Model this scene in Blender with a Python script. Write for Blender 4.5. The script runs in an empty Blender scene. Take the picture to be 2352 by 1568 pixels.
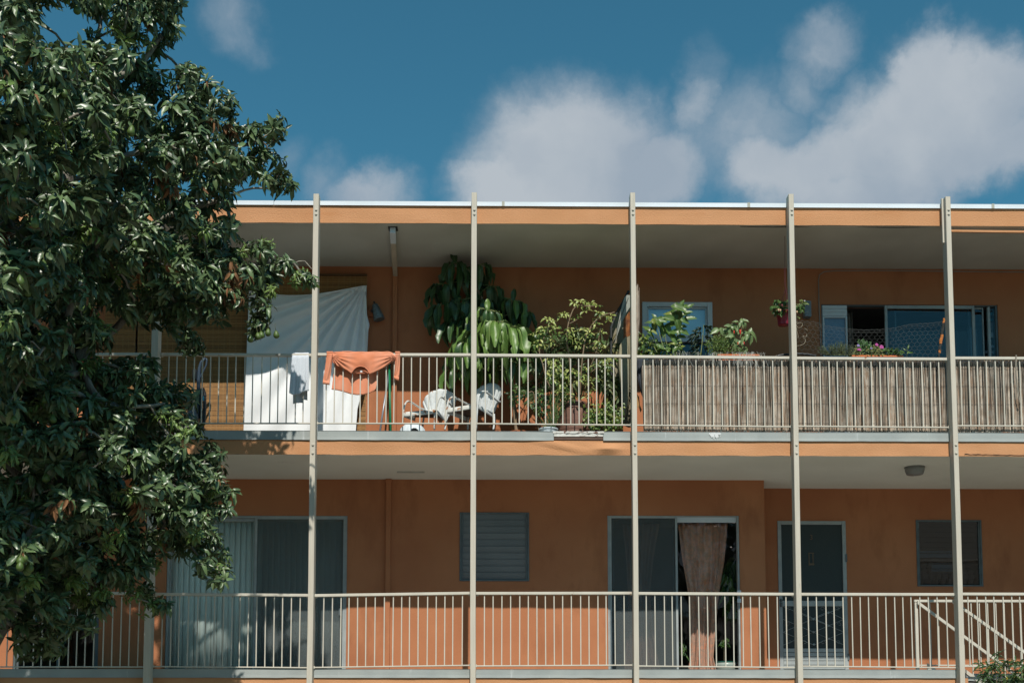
import bpy, math, random
import numpy as np
from mathutils import Vector, Matrix, Euler, Quaternion
from mathutils import noise as mnoise

# ------------------------------------------------------------------ camera
sc = bpy.context.scene
FPX, SHY = 2850.0, 685.0            # focal length and vertical lens shift in units of a 2352 wide picture
TH, PS = math.radians(4.93), math.radians(0.66)
CAM = Vector((0.0, -15.1, -0.94))
cd = bpy.data.cameras.new('camera'); cam = bpy.data.objects.new('camera', cd)
sc.collection.objects.link(cam); sc.camera = cam
cam.location = CAM; cam.rotation_euler = Euler((math.pi/2 + TH, 0, -PS), 'XYZ')
cd.sensor_width = 36.0; cd.lens = 36.0*FPX/2352.0; cd.shift_y = SHY/2352.0
cd.clip_start = 0.1; cd.clip_end = 3000.0
CR = cam.rotation_euler.to_matrix()

def P(px, py, Y):
    """point of the plane y = Y that is seen at (px, py) of the 2352 x 1568 picture"""
    v = CR @ Vector(((px-1176.0)/FPX, -(py-784.0-SHY)/FPX, -1.0))
    t = (Y-CAM.y)/v.y
    return CAM + v*t
def X(px, Y, py=1000): return P(px, py, Y).x
def Z(py, Y, px=1176): return P(px, py, Y).z
CRT = CR.transposed()
def proj(p):
    v = CRT @ (Vector(p)-CAM)
    return 1176.0+FPX*v.x/-v.z, 784.0+SHY-FPX*v.y/-v.z

# ------------------------------------------------------------------ light
SUN_EL, SUN_AZ = math.radians(50.5), math.radians(5.0)     # azimuth from the facade normal towards +x
sun_dir = Vector((math.sin(SUN_AZ)*math.cos(SUN_EL), -math.cos(SUN_AZ)*math.cos(SUN_EL), math.sin(SUN_EL)))
sl = bpy.data.lights.new('sun', 'SUN'); so = bpy.data.objects.new('sun', sl); sc.collection.objects.link(so)
sl.energy = 4.9; sl.angle = math.radians(0.53); sl.color = (1.0, 0.945, 0.85)
so.rotation_euler = sun_dir.to_track_quat('Z', 'Y').to_euler()
so.location = (5, -20, 20)

sc.view_settings.view_transform = 'Standard'; sc.view_settings.look = 'None'
sc.view_settings.gamma = 1.0; sc.view_settings.use_curve_mapping = False
sc.view_settings.exposure = 0.0
sc.cycles.max_bounces = 10; sc.cycles.diffuse_bounces = 4; sc.cycles.transparent_max_bounces = 24
sc.cycles.use_denoising = True

def blob(nt, vec, px, py, rx, ry, amp):
    """one soft cloud core: an ellipse of directions"""
    c = (P(px, py, 0)-CAM).normalized()
    sx, sy = FPX/rx, FPX/ry
    m = nt.nodes.new('ShaderNodeVectorMath'); m.operation = 'SUBTRACT'; nt.links.new(vec, m.inputs[0]); m.inputs[1].default_value = c
    s = nt.nodes.new('ShaderNodeVectorMath'); s.operation = 'MULTIPLY'; nt.links.new(m.outputs[0], s.inputs[0]); s.inputs[1].default_value = (sx, 1.0, sy)
    l = nt.nodes.new('ShaderNodeVectorMath'); l.operation = 'LENGTH'; nt.links.new(s.outputs[0], l.inputs[0])
    r = nt.nodes.new('ShaderNodeMapRange'); r.interpolation_type = 'SMOOTHSTEP'
    nt.links.new(l.outputs['Value'], r.inputs['Value'])
    r.inputs['From Min'].default_value = 1.0; r.inputs['From Max'].default_value = 0.0
    r.inputs['To Min'].default_value = 0.0; r.inputs['To Max'].default_value = amp
    return r.outputs[0]

def build_world():
    w = bpy.data.worlds.new('World'); sc.world = w; w.use_nodes = True
    nt = w.node_tree; N = nt.nodes; L = nt.links
    for n in list(N): N.remove(n)
    out = N.new('ShaderNodeOutputWorld'); bg = N.new('ShaderNodeBackground'); L.new(bg.outputs[0], out.inputs[0])
    sky = N.new('ShaderNodeTexSky'); sky.sky_type = 'NISHITA'; sky.sun_disc = False
    sky.sun_elevation = SUN_EL; sky.sun_rotation = math.pi - SUN_AZ
    sky.air_density = 0.9; sky.dust_density = 0.0; sky.ozone_density = 2.6; sky.altitude = 300
    bg.inputs['Strength'].default_value = 0.085
    tint = N.new('ShaderNodeMix'); tint.data_type = 'RGBA'; tint.blend_type = 'MULTIPLY'; tint.inputs['Factor'].default_value = 1.0
    L.new(sky.outputs[0], tint.inputs['A']); tint.inputs['B'].default_value = (0.54, 1.27, 1.13, 1)
    tc = N.new('ShaderNodeTexCoord')
    # warp
    nz = N.new('ShaderNodeTexNoise'); nz.inputs['Scale'].default_value = 8.0; nz.inputs['Detail'].default_value = 12; nz.inputs['Roughness'].default_value = 0.62
    L.new(tc.outputs['Generated'], nz.inputs['Vector'])
    w1 = N.new('ShaderNodeVectorMath'); w1.operation = 'SUBTRACT'; L.new(nz.outputs['Color'], w1.inputs[0]); w1.inputs[1].default_value = (0.5, 0.5, 0.5)
    w2 = N.new('ShaderNodeVectorMath'); w2.operation = 'SCALE'; L.new(w1.outputs[0], w2.inputs[0]); w2.inputs['Scale'].default_value = 0.085
    w3 = N.new('ShaderNodeVectorMath'); w3.operation = 'ADD'; L.new(tc.outputs['Generated'], w3.inputs[0]); L.new(w2.outputs[0], w3.inputs[1])
    vec = w3.outputs[0]
    B = [(1320,400,330,250,1.25),(1300,310,210,130,.95),(1480,410,240,140,1.0),(1170,470,220,120,0.9),(1590,250,100,160,.55),(1625,170,90,110,.34),(1690,320,340,230,.46),(1870,390,150,140,.85),
         (2125,150,110,130,.85),(2110,290,260,220,1.1),(2265,240,180,140,1.0),(2230,360,230,120,.9),(2010,430,280,140,1.0),(1960,310,170,130,.75),(2340,330,150,140,.8),
         (1890,90,150,100,.58),(1850,170,130,110,.42),(1770,400,190,140,.78),(1700,250,110,110,.32),(860,450,170,90,.68),(540,40,130,120,.42),(1970,220,140,110,.55),
         (660,360,90,100,.28),(750,420,110,120,.36)]
    for q_ in range(len(B)): pass
    acc = None
    for b in B:
        o = blob(nt, vec, *b)
        if acc is None: acc = o
        else:
            m = N.new('ShaderNodeMath'); m.operation = 'MAXIMUM'; L.new(acc, m.inputs[0]); L.new(o, m.inputs[1]); acc = m.outputs[0]
    # the same scattered cumulus over the rest of the sky
    n2 = N.new('ShaderNodeTexNoise'); n2.inputs['Scale'].default_value = 2.6; n2.inputs['Detail'].default_value = 8; n2.inputs['Roughness'].default_value = 0.55
    mp = N.new('ShaderNodeMapping'); mp.inputs['Scale'].default_value = (1, 1, 1.9); mp.inputs['Location'].default_value = (3.1, 0.4, 1.7)
    L.new(tc.outputs['Generated'], mp.inputs['Vector']); L.new(mp.outputs[0], n2.inputs['Vector'])
    r2 = N.new('ShaderNodeMapRange'); L.new(n2.outputs['Fac'], r2.inputs['Value'])
    r2.inputs['From Min'].default_value = 0.52; r2.inputs['From Max'].default_value = 0.72; r2.inputs['To Max'].default_value = 1.0
    sp = N.new('ShaderNodeSeparateXYZ'); L.new(tc.outputs['Generated'], sp.inputs[0])
    # (view cone: the clouds seen in the photograph stand there; others elsewhere)
    dt = N.new('ShaderNodeVectorMath'); dt.operation = 'DOT_PRODUCT'; L.new(tc.outputs['Generated'], dt.inputs[0]); dt.inputs[1].default_value = (P(1176, 150, 0)-CAM).normalized()
    r3 = N.new('ShaderNodeMapRange'); L.new(dt.outputs['Value'], r3.inputs['Value'])
    r3.inputs['From Min'].default_value = 0.86; r3.inputs['From Max'].default_value = 0.80
    m3 = N.new('ShaderNodeMath'); m3.operation = 'MULTIPLY'; L.new(r2.outputs[0], m3.inputs[0]); L.new(r3.outputs[0], m3.inputs[1])
    mx = N.new('ShaderNodeMath'); mx.operation = 'MAXIMUM'; L.new(acc, mx.inputs[0]); L.new(m3.outputs[0], mx.inputs[1])
    # fine break-up of density
    n4 = N.new('ShaderNodeTexNoise'); n4.inputs['Scale'].default_value = 13.0; n4.inputs['Detail'].default_value = 12; n4.inputs['Roughness'].default_value = 0.60
    L.new(w3.outputs[0], n4.inputs['Vector'])
    a4 = N.new('ShaderNodeMath'); a4.operation = 'MULTIPLY_ADD'; L.new(n4.outputs['Fac'], a4.inputs[0]); a4.inputs[1].default_value = 1.5; a4.inputs[2].default_value = 0.25
    m4 = N.new('ShaderNodeMath'); m4.operation = 'MULTIPLY'; L.new(mx.outputs[0], m4.inputs[0]); L.new(a4.outputs[0], m4.inputs[1])
    r5 = N.new('ShaderNodeMapRange'); r5.interpolation_type = 'SMOOTHSTEP'; L.new(m4.outputs[0], r5.inputs['Value'])
    r5.inputs['From Min'].default_value = 0.09; r5.inputs['From Max'].default_value = 0.74; r5.inputs['To Max'].default_value = 0.97
    # cloud colour: slightly brighter where dense, soft grey folds
    cr = N.new('ShaderNodeMapRange'); n6 = N.new('ShaderNodeTexNoise'); n6.inputs['Scale'].default_value = 7.0; n6.inputs['Detail'].default_value = 4
    L.new(w3.outputs[0], n6.inputs['Vector']); L.new(n6.outputs['Fac'], cr.inputs['Value']); cr.inputs['From Min'].default_value = 0.36; cr.inputs['From Max'].default_value = 0.62
    cc = N.new('ShaderNodeMix'); cc.data_type = 'RGBA'; L.new(cr.outputs[0], cc.inputs['Factor'])
    cc.inputs['A'].default_value = (3.9, 4.7, 5.6, 1); cc.inputs['B'].default_value = (5.6, 6.15, 6.7, 1)
    fin = N.new('ShaderNodeMix'); fin.data_type = 'RGBA'; L.new(r5.outputs[0], fin.inputs['Factor'])
    L.new(tint.outputs['Result'], fin.inputs['A']); L.new(cc.outputs['Result'], fin.inputs['B'])
    L.new(fin.outputs['Result'], bg.inputs['Color'])
build_world()

# ------------------------------------------------------------------ materials
def nd(nt, typ, **kw):
    n = nt.nodes.new(typ)
    for k, v in kw.items(): setattr(n, k, v)
    return n
MATS = {}
def pmat(name, c1, c2=None, rough=0.75, scale=4.0, contrast=(0.35, 0.65), stretch=(1, 1, 1), bump=0.0, bscale=120.0, bdist=0.004,
         metal=0.0, spec=0.4, c3=None, c3scale=9.0, c3range=(0.62, 0.7), c3stretch=(1, 1, 1), island=0.0, trans=0.0, midrib=None, back=None, detail=5.0):
    """noise-varied surface; c3 = patches (rust, stain); island = per-piece value change; midrib = leaf vein colour"""
    if name in MATS: return MATS[name]
    m = bpy.data.materials.new(name); m.use_nodes = True; MATS[name] = m
    nt = m.node_tree; L = nt.links; pb = nt.nodes['Principled BSDF']
    geo = nd(nt, 'ShaderNodeNewGeometry')
    def coord(st):
        mp = nd(nt, 'ShaderNodeMapping'); mp.inputs['Scale'].default_value = st
        L.new(geo.outputs['Position'], mp.inputs['Vector']); return mp.outputs[0]
    c2 = c2 or tuple(x*0.8 for x in c1)
    nz = nd(nt, 'ShaderNodeTexNoise'); nz.inputs['Scale'].default_value = scale; nz.inputs['Detail'].default_value = detail
    L.new(coord(stretch), nz.inputs['Vector'])
    mr = nd(nt, 'ShaderNodeMapRange'); L.new(nz.outputs['Fac'], mr.inputs['Value'])
    mr.inputs['From Min'].default_value, mr.inputs['From Max'].default_value = contrast
    mx = nd(nt, 'ShaderNodeMix', data_type='RGBA'); L.new(mr.outputs[0], mx.inputs['Factor'])
    mx.inputs['A'].default_value = (*c1, 1); mx.inputs['B'].default_value = (*c2, 1)
    col = mx.outputs['Result']
    if c3:
        n3 = nd(nt, 'ShaderNodeTexNoise'); n3.inputs['Scale'].default_value = c3scale; n3.inputs['Detail'].default_value = 8; n3.inputs['Roughness'].default_value = 0.62
        L.new(coord(c3stretch), n3.inputs['Vector'])
        m3 = nd(nt, 'ShaderNodeMapRange'); L.new(n3.outputs['Fac'], m3.inputs['Value'])
        m3.inputs['From Min'].default_value, m3.inputs['From Max'].default_value = c3range
        x3 = nd(nt, 'ShaderNodeMix', data_type='RGBA'); L.new(m3.outputs[0], x3.inputs['Factor'])
        L.new(col, x3.inputs['A']); x3.inputs['B'].default_value = (*c3, 1); col = x3.outputs['Result']
    if island:
        mi = nd(nt, 'ShaderNodeMapRange'); L.new(geo.outputs['Random Per Island'], mi.inputs['Value'])
        mi.inputs['To Min'].default_value = 1-island; mi.inputs['To Max'].default_value = 1+island
        xi = nd(nt, 'ShaderNodeVectorMath', operation='SCALE'); L.new(col, xi.inputs[0]); L.new(mi.outputs[0], xi.inputs['Scale']); col = xi.outputs[0]
    if midrib:
        uv = nd(nt, 'ShaderNodeUVMap'); sx = nd(nt, 'ShaderNodeSeparateXYZ'); L.new(uv.outputs[0], sx.inputs[0])
        a = nd(nt, 'ShaderNodeMath', operation='SUBTRACT'); L.new(sx.outputs['X'], a.inputs[0]); a.inputs[1].default_value = 0.5
        b = nd(nt, 'ShaderNodeMath', operation='ABSOLUTE'); L.new(a.outputs[0], b.inputs[0])
        mm = nd(nt, 'ShaderNodeMapRange'); L.new(b.outputs[0], mm.inputs['Value']); mm.inputs['From Min'].default_value = 0.045; mm.inputs['From Max'].default_value = 0.015
        # side veins
        s1 = nd(nt, 'ShaderNodeMath', operation='MULTIPLY_ADD'); L.new(b.outputs[0], s1.inputs[0]); s1.inputs[1].default_value = -0.5; L.new(sx.outputs['Y'], s1.inputs[2])
        s2 = nd(nt, 'ShaderNodeMath', operation='MULTIPLY'); L.new(s1.outputs[0], s2.inputs[0]); s2.inputs[1].default_value = 60.0
        s3 = nd(nt, 'ShaderNodeMath', operation='SINE'); L.new(s2.outputs[0], s3.inputs[0])
        s4 = nd(nt, 'ShaderNodeMapRange'); L.new(s3.outputs[0], s4.inputs['Value']); s4.inputs['From Min'].default_value = 0.8; s4.inputs['From Max'].default_value = 1.0; s4.inputs['To Max'].default_value = 0.28
        s5 = nd(nt, 'ShaderNodeMath', operation='MAXIMUM'); L.new(mm.outputs[0], s5.inputs[0]); L.new(s4.outputs[0], s5.inputs[1])
        xm = nd(nt, 'ShaderNodeMix', data_type='RGBA'); L.new(s5.outputs[0], xm.inputs['Factor']); L.new(col, xm.inputs['A']); xm.inputs['B'].default_value = (*midrib, 1); col = xm.outputs['Result']
    if back:
        xb = nd(nt, 'ShaderNodeMix', data_type='RGBA'); L.new(geo.outputs['Backfacing'], xb.inputs['Factor']); L.new(col, xb.inputs['A']); xb.inputs['B'].default_value = (*back, 1); col = xb.outputs['Result']
    L.new(col, pb.inputs['Base Color'])
    pb.inputs['Roughness'].default_value = rough; pb.inputs['Metallic'].default_value = metal
    pb.inputs['Specular IOR Level'].default_value = spec
    if bump:
        nb = nd(nt, 'ShaderNodeTexNoise'); nb.inputs['Scale'].default_value = bscale; nb.inputs['Detail'].default_value = 4
        L.new(coord(stretch if stretch[2] < 1 else (1, 1, 1)), nb.inputs['Vector'])
        bp = nd(nt, 'ShaderNodeBump'); bp.inputs['Strength'].default_value = bump; bp.inputs['Distance'].default_value = bdist
        L.new(nb.outputs['Fac'], bp.inputs['Height']); L.new(bp.outputs[0], pb.inputs['Normal'])
    if trans:
        tr = nd(nt, 'ShaderNodeBsdfTranslucent'); L.new(col, tr.inputs['Color'])
        ms = nd(nt, 'ShaderNodeMixShader'); ms.inputs[0].default_value = trans
        L.new(pb.outputs[0], ms.inputs[1]); L.new(tr.outputs[0], ms.inputs[2])
        L.new(ms.outputs[0], nt.nodes['Material Output'].inputs['Surface'])
    return m
def glass(name, tint=(0.93, 0.96, 0.97), rough=0.0, boost=1.0):
    if name in MATS: return MATS[name]
    m = bpy.data.materials.new(name); m.use_nodes = True; MATS[name] = m
    nt = m.node_tree; L = nt.links; nt.nodes.remove(nt.nodes['Principled BSDF'])
    t = nd(nt, 'ShaderNodeBsdfTransparent'); t.inputs[0].default_value = (*tint, 1)
    g = nd(nt, 'ShaderNodeBsdfGlossy'); g.inputs['Roughness'].default_value = rough
    nz = nd(nt, 'ShaderNodeTexNoise'); nz.inputs['Scale'].default_value = 1.3; ge = nd(nt, 'ShaderNodeNewGeometry'); L.new(ge.outputs['Position'], nz.inputs['Vector'])
    bp = nd(nt, 'ShaderNodeBump'); bp.inputs['Strength'].default_value = 0.05; bp.inputs['Distance'].default_value = 0.05; L.new(nz.outputs['Fac'], bp.inputs['Height']); L.new(bp.outputs[0], g.inputs['Normal'])
    fr = nd(nt, 'ShaderNodeFresnel'); fr.inputs['IOR'].default_value = 1.5
    k = nd(nt, 'ShaderNodeMath', operation='MULTIPLY'); L.new(fr.outputs[0], k.inputs[0]); k.inputs[1].default_value = boost
    bf = nd(nt, 'ShaderNodeMath', operation='SUBTRACT'); bf.inputs[0].default_value = 1.0; L.new(ge.outputs['Backfacing'], bf.inputs[1])
    k2 = nd(nt, 'ShaderNodeMath', operation='MULTIPLY'); L.new(k.outputs[0], k2.inputs[0]); L.new(bf.outputs[0], k2.inputs[1]); k = k2
    ms = nd(nt, 'ShaderNodeMixShader'); L.new(k.outputs[0], ms.inputs[0]); L.new(t.outputs[0], ms.inputs[1]); L.new(g.outputs[0], ms.inputs[2])
    L.new(ms.outputs[0], nt.nodes['Material Output'].inputs['Surface']); return m
def screen(name, col, cover):
    if name in MATS: return MATS[name]
    m = bpy.data.materials.new(name); m.use_nodes = True; MATS[name] = m
    nt = m.node_tree; L = nt.links; pb = nt.nodes['Principled BSDF']
    nz = nd(nt, 'ShaderNodeTexNoise'); nz.inputs['Scale'].default_value = 300.0; ge = nd(nt, 'ShaderNodeNewGeometry'); L.new(ge.outputs['Position'], nz.inputs['Vector'])
    mr = nd(nt, 'ShaderNodeMapRange'); L.new(nz.outputs['Fac'], mr.inputs['Value']); mr.inputs['To Min'].default_value = cover-0.12; mr.inputs['To Max'].default_value = cover+0.12
    pb.inputs['Base Color'].default_value = (*col, 1); pb.inputs['Roughness'].default_value = 0.8
    t = nd(nt, 'ShaderNodeBsdfTransparent'); ms = nd(nt, 'ShaderNodeMixShader'); L.new(mr.outputs[0], ms.inputs[0])
    L.new(t.outputs[0], ms.inputs[1]); L.new(pb.outputs[0], ms.inputs[2]); L.new(ms.outputs[0], nt.nodes['Material Output'].inputs['Surface']); return m

STUCCO = pmat('orange_stucco', (0.455, 0.190, 0.093), (0.385, 0.150, 0.073), rough=0.9, scale=1.3, contrast=(0.3, 0.7), bump=0.6, bscale=95, bdist=0.006, spec=0.15,
              c3=(0.29, 0.112, 0.055), c3scale=2.4, c3range=(0.55, 0.80), c3stretch=(1, 1, 0.35))
FASCIA = pmat('fascia_stucco', (0.54, 0.275, 0.140), (0.50, 0.25, 0.122), rough=0.9, scale=2.2, bump=0.7, bscale=60, bdist=0.007, spec=0.15,
              c3=(0.47, 0.21, 0.09), c3scale=3.0, c3range=(0.58, 0.78), c3stretch=(0.5, 1, 2.0))
SOFFIT = pmat('shade_toned_soffit_plaster', (0.55, 0.555, 0.50), (0.46, 0.465, 0.415), rough=0.95, scale=1.1, bump=0.4, bscale=70, spec=0.1,
              c3=(0.40, 0.39, 0.34), c3scale=1.6, c3range=(0.66, 0.80), c3stretch=(0.5, 2.2, 1))  # stained plaster, darkened overall for the weaker bounce light upstairs
SOFFIT2 = pmat('bounce_toned_soffit_plaster', (0.76, 0.77, 0.70), (0.70, 0.71, 0.64), rough=0.95, scale=1.1, bump=0.4, bscale=70, spec=0.1, c3=(0.50, 0.49, 0.43), c3scale=1.6, c3range=(0.66, 0.80), c3stretch=(0.5, 2.2, 1))  # same plaster, lightened for the light bounced up from the ground
CAPM = pmat('grey_metal_edging', (0.345, 0.375, 0.365), (0.29, 0.32, 0.315), rough=0.7, scale=3, c3=(0.44, 0.47, 0.47), c3scale=9, c3range=(0.62, 0.68), c3stretch=(1, 1, 0.12), spec=0.3, bump=0.25, bscale=25, bdist=0.004)
WHITEM = pmat('white_roof_flashing', (0.68, 0.74, 0.80), (0.60, 0.67, 0.72), rough=0.55, scale=1.5, spec=0.4)
POSTM = pmat('cream_painted_wood', (0.54, 0.50, 0.425), (0.48, 0.445, 0.375), rough=0.75, scale=14, stretch=(3, 3, 0.15), bump=0.5, bscale=90, bdist=0.003, spec=0.25,
             c3=(0.33, 0.29, 0.23), c3scale=5, c3range=(0.65, 0.72), c3stretch=(3, 3, 0.5))
RAILM = pmat('cream_painted_steel', (0.56, 0.53, 0.455), (0.51, 0.48, 0.41), rough=0.55, scale=6, spec=0.4, c3=(0.30, 0.15, 0.07), c3scale=6, c3range=(0.69, 0.73))
FLOORM = pmat('balcony_deck', (0.26, 0.265, 0.26), (0.21, 0.215, 0.21), rough=0.8, scale=2)
ALU = pmat('aluminium_frame', (0.37, 0.40, 0.40), (0.30, 0.33, 0.335), rough=0.5, scale=8, metal=0.1, spec=0.5)
ALUD = pmat('dark_aluminium', (0.12, 0.15, 0.16), (0.09, 0.11, 0.12), rough=0.5, scale=8, spec=0.4)
WHITEF = pmat('white_window_paint', (0.62, 0.66, 0.70), (0.56, 0.60, 0.64), rough=0.6, scale=3)
DARK = pmat('dark_interior', (0.05, 0.05, 0.048), (0.035, 0.035, 0.034), rough=0.9)
GLASS = glass('window_glass')
GLASSR = glass('jalousie_glass', (0.45, 0.52, 0.55), 0.06, 1.7)
SCREEN = screen('insect_screen', (0.10, 0.12, 0.125), 0.40)

# ------------------------------------------------------------------ mesh helpers
col0 = sc.collection
def link(o, parent=None):
    col0.objects.link(o)
    if parent is not None: o.parent = parent
    return o
def wloc(o):
    v = Vector((0, 0, 0))
    while o is not None: v += o.location; o = o.parent
    return v
class MB:
    def __init__(s): s.v, s.f, s.m, s.uv = [], [], [], None
    def add(s, vs, fs, mi=0):
        o = len(s.v); s.v += [tuple(v) for v in vs]; s.f += [tuple(i+o for i in f) for f in fs]; s.m += [mi]*len(fs); return s
    def box(s, x0, x1, y0, y1, z0, z1, mi=0, mat=None):
        if x0 > x1: x0, x1 = x1, x0
        if y0 > y1: y0, y1 = y1, y0
        if z0 > z1: z0, z1 = z1, z0
        vs = [(x0,y0,z0),(x1,y0,z0),(x1,y1,z0),(x0,y1,z0),(x0,y0,z1),(x1,y0,z1),(x1,y1,z1),(x0,y1,z1)]
        if mat is not None: vs = [mat @ Vector(v) for v in vs]
        return s.add(vs, [(0,3,2,1),(4,5,6,7),(0,1,5,4),(1,2,6,5),(2,3,7,6),(3,0,4,7)], mi)
    def bbox(s, x0, x1, y0, y1, z0, z1, b=0.004, mi=0, mat=None):
        """bevelled box"""
        if x0 > x1: x0, x1 = x1, x0
        if y0 > y1: y0, y1 = y1, y0
        if z0 > z1: z0, z1 = z1, z0
        vs = []
        for z, ins in ((z0, b), (z0+b, 0), (z1-b, 0), (z1, b)):
            X0, X1, Y0, Y1 = x0+ins, x1-ins, y0+ins, y1-ins
            c = b if ins == 0 else b*0.5
            vs += [(X0+c,Y0,z),(X1-c,Y0,z),(X1,Y0+c,z),(X1,Y1-c,z),(X1-c,Y1,z),(X0+c,Y1,z),(X0,Y1-c,z),(X0,Y0+c,z)]
        fs = [tuple(range(7, -1, -1)), tuple(range(24, 32))]
        for r in range(3):
            for i in range(8): fs.append((r*8+i, r*8+(i+1) % 8, (r+1)*8+(i+1) % 8, (r+1)*8+i))
        if mat is not None: vs = [mat @ Vector(v) for v in vs]
        return s.add(vs, fs, mi)
    def tube(s, pts, r, n=6, mi=0, cap=True):
        pts = [Vector(p) for p in pts]; k = len(pts)
        rs = r if isinstance(r, (list, tuple)) else [r]*k
        vs = []; pn = None
        for i, p in enumerate(pts):
            t = (pts[min(i+1, k-1)]-pts[max(i-1, 0)])
            if t.length < 1e-9: t = Vector((0, 0, 1))
            t.normalize()
            if pn is None: a = Vector((0, 0, 1)) if abs(t.z) < 0.9 else Vector((0, 1, 0)); pn = a.cross(t).normalized()
            u = (pn-t*pn.dot(t))
            u = u.normalized() if u.length > 1e-6 else t.orthogonal().normalized()
            pn = u; w = t.cross(u)
            for j in range(n):
                a = 2*math.pi*j/n; vs.append(p+(u*math.cos(a)+w*math.sin(a))*rs[i])
        fs = []
        for i in range(k-1):
            for j in range(n): fs.append((i*n+j, i*n+(j+1) % n, (i+1)*n+(j+1) % n, (i+1)*n+j))
        if cap: fs += [tuple(range(n-1, -1, -1)), tuple(range((k-1)*n, k*n))]
        return s.add(vs, fs, mi)
    def lathe(s, prof, c=(0, 0, 0), n=20, mi=0, mat=None, sy=1.0, seam=None):
        """prof = [(r, z)...]"""
        vs = []
        for r, z in prof:
            for j in range(n):
                a = 2*math.pi*j/n; rr = r*(seam(a) if seam else 1)
                vs.append(Vector((rr*math.cos(a), rr*math.sin(a)*sy, z)))
        if mat is not None: vs = [mat @ v for v in vs]
        vs = [v+Vector(c) for v in vs]; k = len(prof); fs = []
        for i in range(k-1):
            for j in range(n): fs.append((i*n+j, i*n+(j+1) % n, (i+1)*n+(j+1) % n, (i+1)*n+j))
        fs += [tuple(range(n-1, -1, -1)), tuple(range((k-1)*n, k*n))]
        return s.add(vs, fs, mi)
    def grid(s, fn, nu, nv, mi=0, thick=None):
        """fn(u, v) -> point; thick = second sheet offset vector fn"""
        vs = [fn(i/(nu-1), j/(nv-1)) for j in range(nv) for i in range(nu)]
        fs = [(j*nu+i, j*nu+i+1, (j+1)*nu+i+1, (j+1)*nu+i) for j in range(nv-1) for i in range(nu-1)]
        s.add(vs, fs, mi)
        if thick:
            o = Vector(thick); vs2 = [Vector(v)+o for v in vs]
            s.add(vs2, [tuple(reversed(f)) for f in fs], mi)
            n0 = len(s.v)-2*len(vs); n1 = n0+len(vs)
            edge = [i for i in range(nu)]+[j*nu+nu-1 for j in range(1, nv)]+[(nv-1)*nu+i for i in range(nu-2, -1, -1)]+[j*nu for j in range(nv-2, 0, -1)]
            for a, b in zip(edge, edge[1:]+edge[:1]): s.f.append((n0+a, n1+a, n1+b, n0+b)); s.m.append(mi)
        return s
    def prism(s, pts, d, mi=0):
        """outline pts (3D, planar) extruded by vector d"""
        n = len(pts); d = Vector(d)
        vs = [Vector(p) for p in pts]+[Vector(p)+d for p in pts]
        return s.add(vs, [tuple(range(n)), tuple(range(2*n-1, n-1, -1))]+[(i, n+i, n+(i+1) % n, (i+1) % n) for i in range(n)], mi)
    def build(s, name, mats, parent=None, smooth=False, kind=None, label=None):
        base = wloc(parent) if parent is not None else Vector((0, 0, 0))
        me = bpy.data.meshes.new(name)
        me.from_pydata([(v[0]-base.x, v[1]-base.y, v[2]-base.z) for v in s.v], [], s.f)
        mats = mats if isinstance(mats, (list, tuple)) else [mats]
        for m in mats: me.materials.append(m)
        if len(mats) > 1: me.polygons.foreach_set('material_index', s.m)
        if smooth: me.polygons.foreach_set('use_smooth', [True]*len(me.polygons))
        me.update()
        o = bpy.data.objects.new(name, me); link(o, parent)
        if kind: o['kind'] = kind
        if label: o['label'] = label
        return o
def thing(name, label, cat, loc=(0, 0, 0), group=None):
    o = bpy.data.objects.new(name, None); o.location = loc; o.empty_display_size = 0.1; link(o)
    o['label'] = label; o['category'] = cat
    if group: o['group'] = group
    return o
def tag(o, label, cat, group=None):
    o['label'] = label; o['category'] = cat
    if group: o['group'] = group
    return o
def share(src, name, parent, offset):
    """copy of a part with the same mesh, moved by offset"""
    o = src.copy(); o.name = name; link(o, parent); o.location = src.location+Vector(offset); return o
R = random.Random(7)
def U(a, b): return R.uniform(a, b)
def lerp(a, b, t): return a+(b-a)*t

# leaves ------------------------------------------------------------
def leaf_tmpl(n=5, droop=0.25, fold=0.25, shape='ovate', wave=0.0, twist=0.0):
    """unit leaf: length 1 along +y, full width 1, up +z"""
    vs, fs, uv = [], [], []
    for i in range(n+1):
        t = i/n
        if shape == 'ovate': w = math.sin(math.pi*min(1, t**0.85))**0.85
        elif shape == 'obovate': w = math.sin(math.pi*t**1.45)**0.55
        elif shape == 'lance': w = math.sin(math.pi*t**0.75)**1.1
        elif shape == 'round': w = math.sin(math.pi*t)**0.55
        else: w = 1.0-0.75*abs(2*t-1)**2
        w = max(w, 0.05 if 0 < i < n else 0.03)*0.5
        z = -droop*t*t + wave*math.sin(t*9.0)*0.04
        y = t*(1-0.25*droop*t)
        tw = twist*t
        for s in (-1, 0, 1):
            x = s*w; zz = z+abs(x)*fold+(wave*0.06*math.sin(t*14+s*1.7) if s else 0)
            vs.append((x*math.cos(tw), y, zz+x*math.sin(tw))); uv.append((0.5+0.5*s*(w*2), t))
    for i in range(n):
        for s in (0, 1):
            a = i*3+s; b = a+1; c = a+4; d = a+3
            fs += [(a, b, c), (a, c, d)]
    return np.array(vs), np.array(fs), np.array(uv)
TM = {}
def tmpl(shape, n=5):
    k = (shape, n)
    if k not in TM:
        TM[k] = [leaf_tmpl(n, d, f, shape, w, tw) for d, f, w, tw in ((0.18, 0.3, 0.6, 0.15), (0.45, 0.2, 1.0, -0.2), (0.8, 0.25, 0.4, 0.3))]
    return TM[k]
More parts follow.
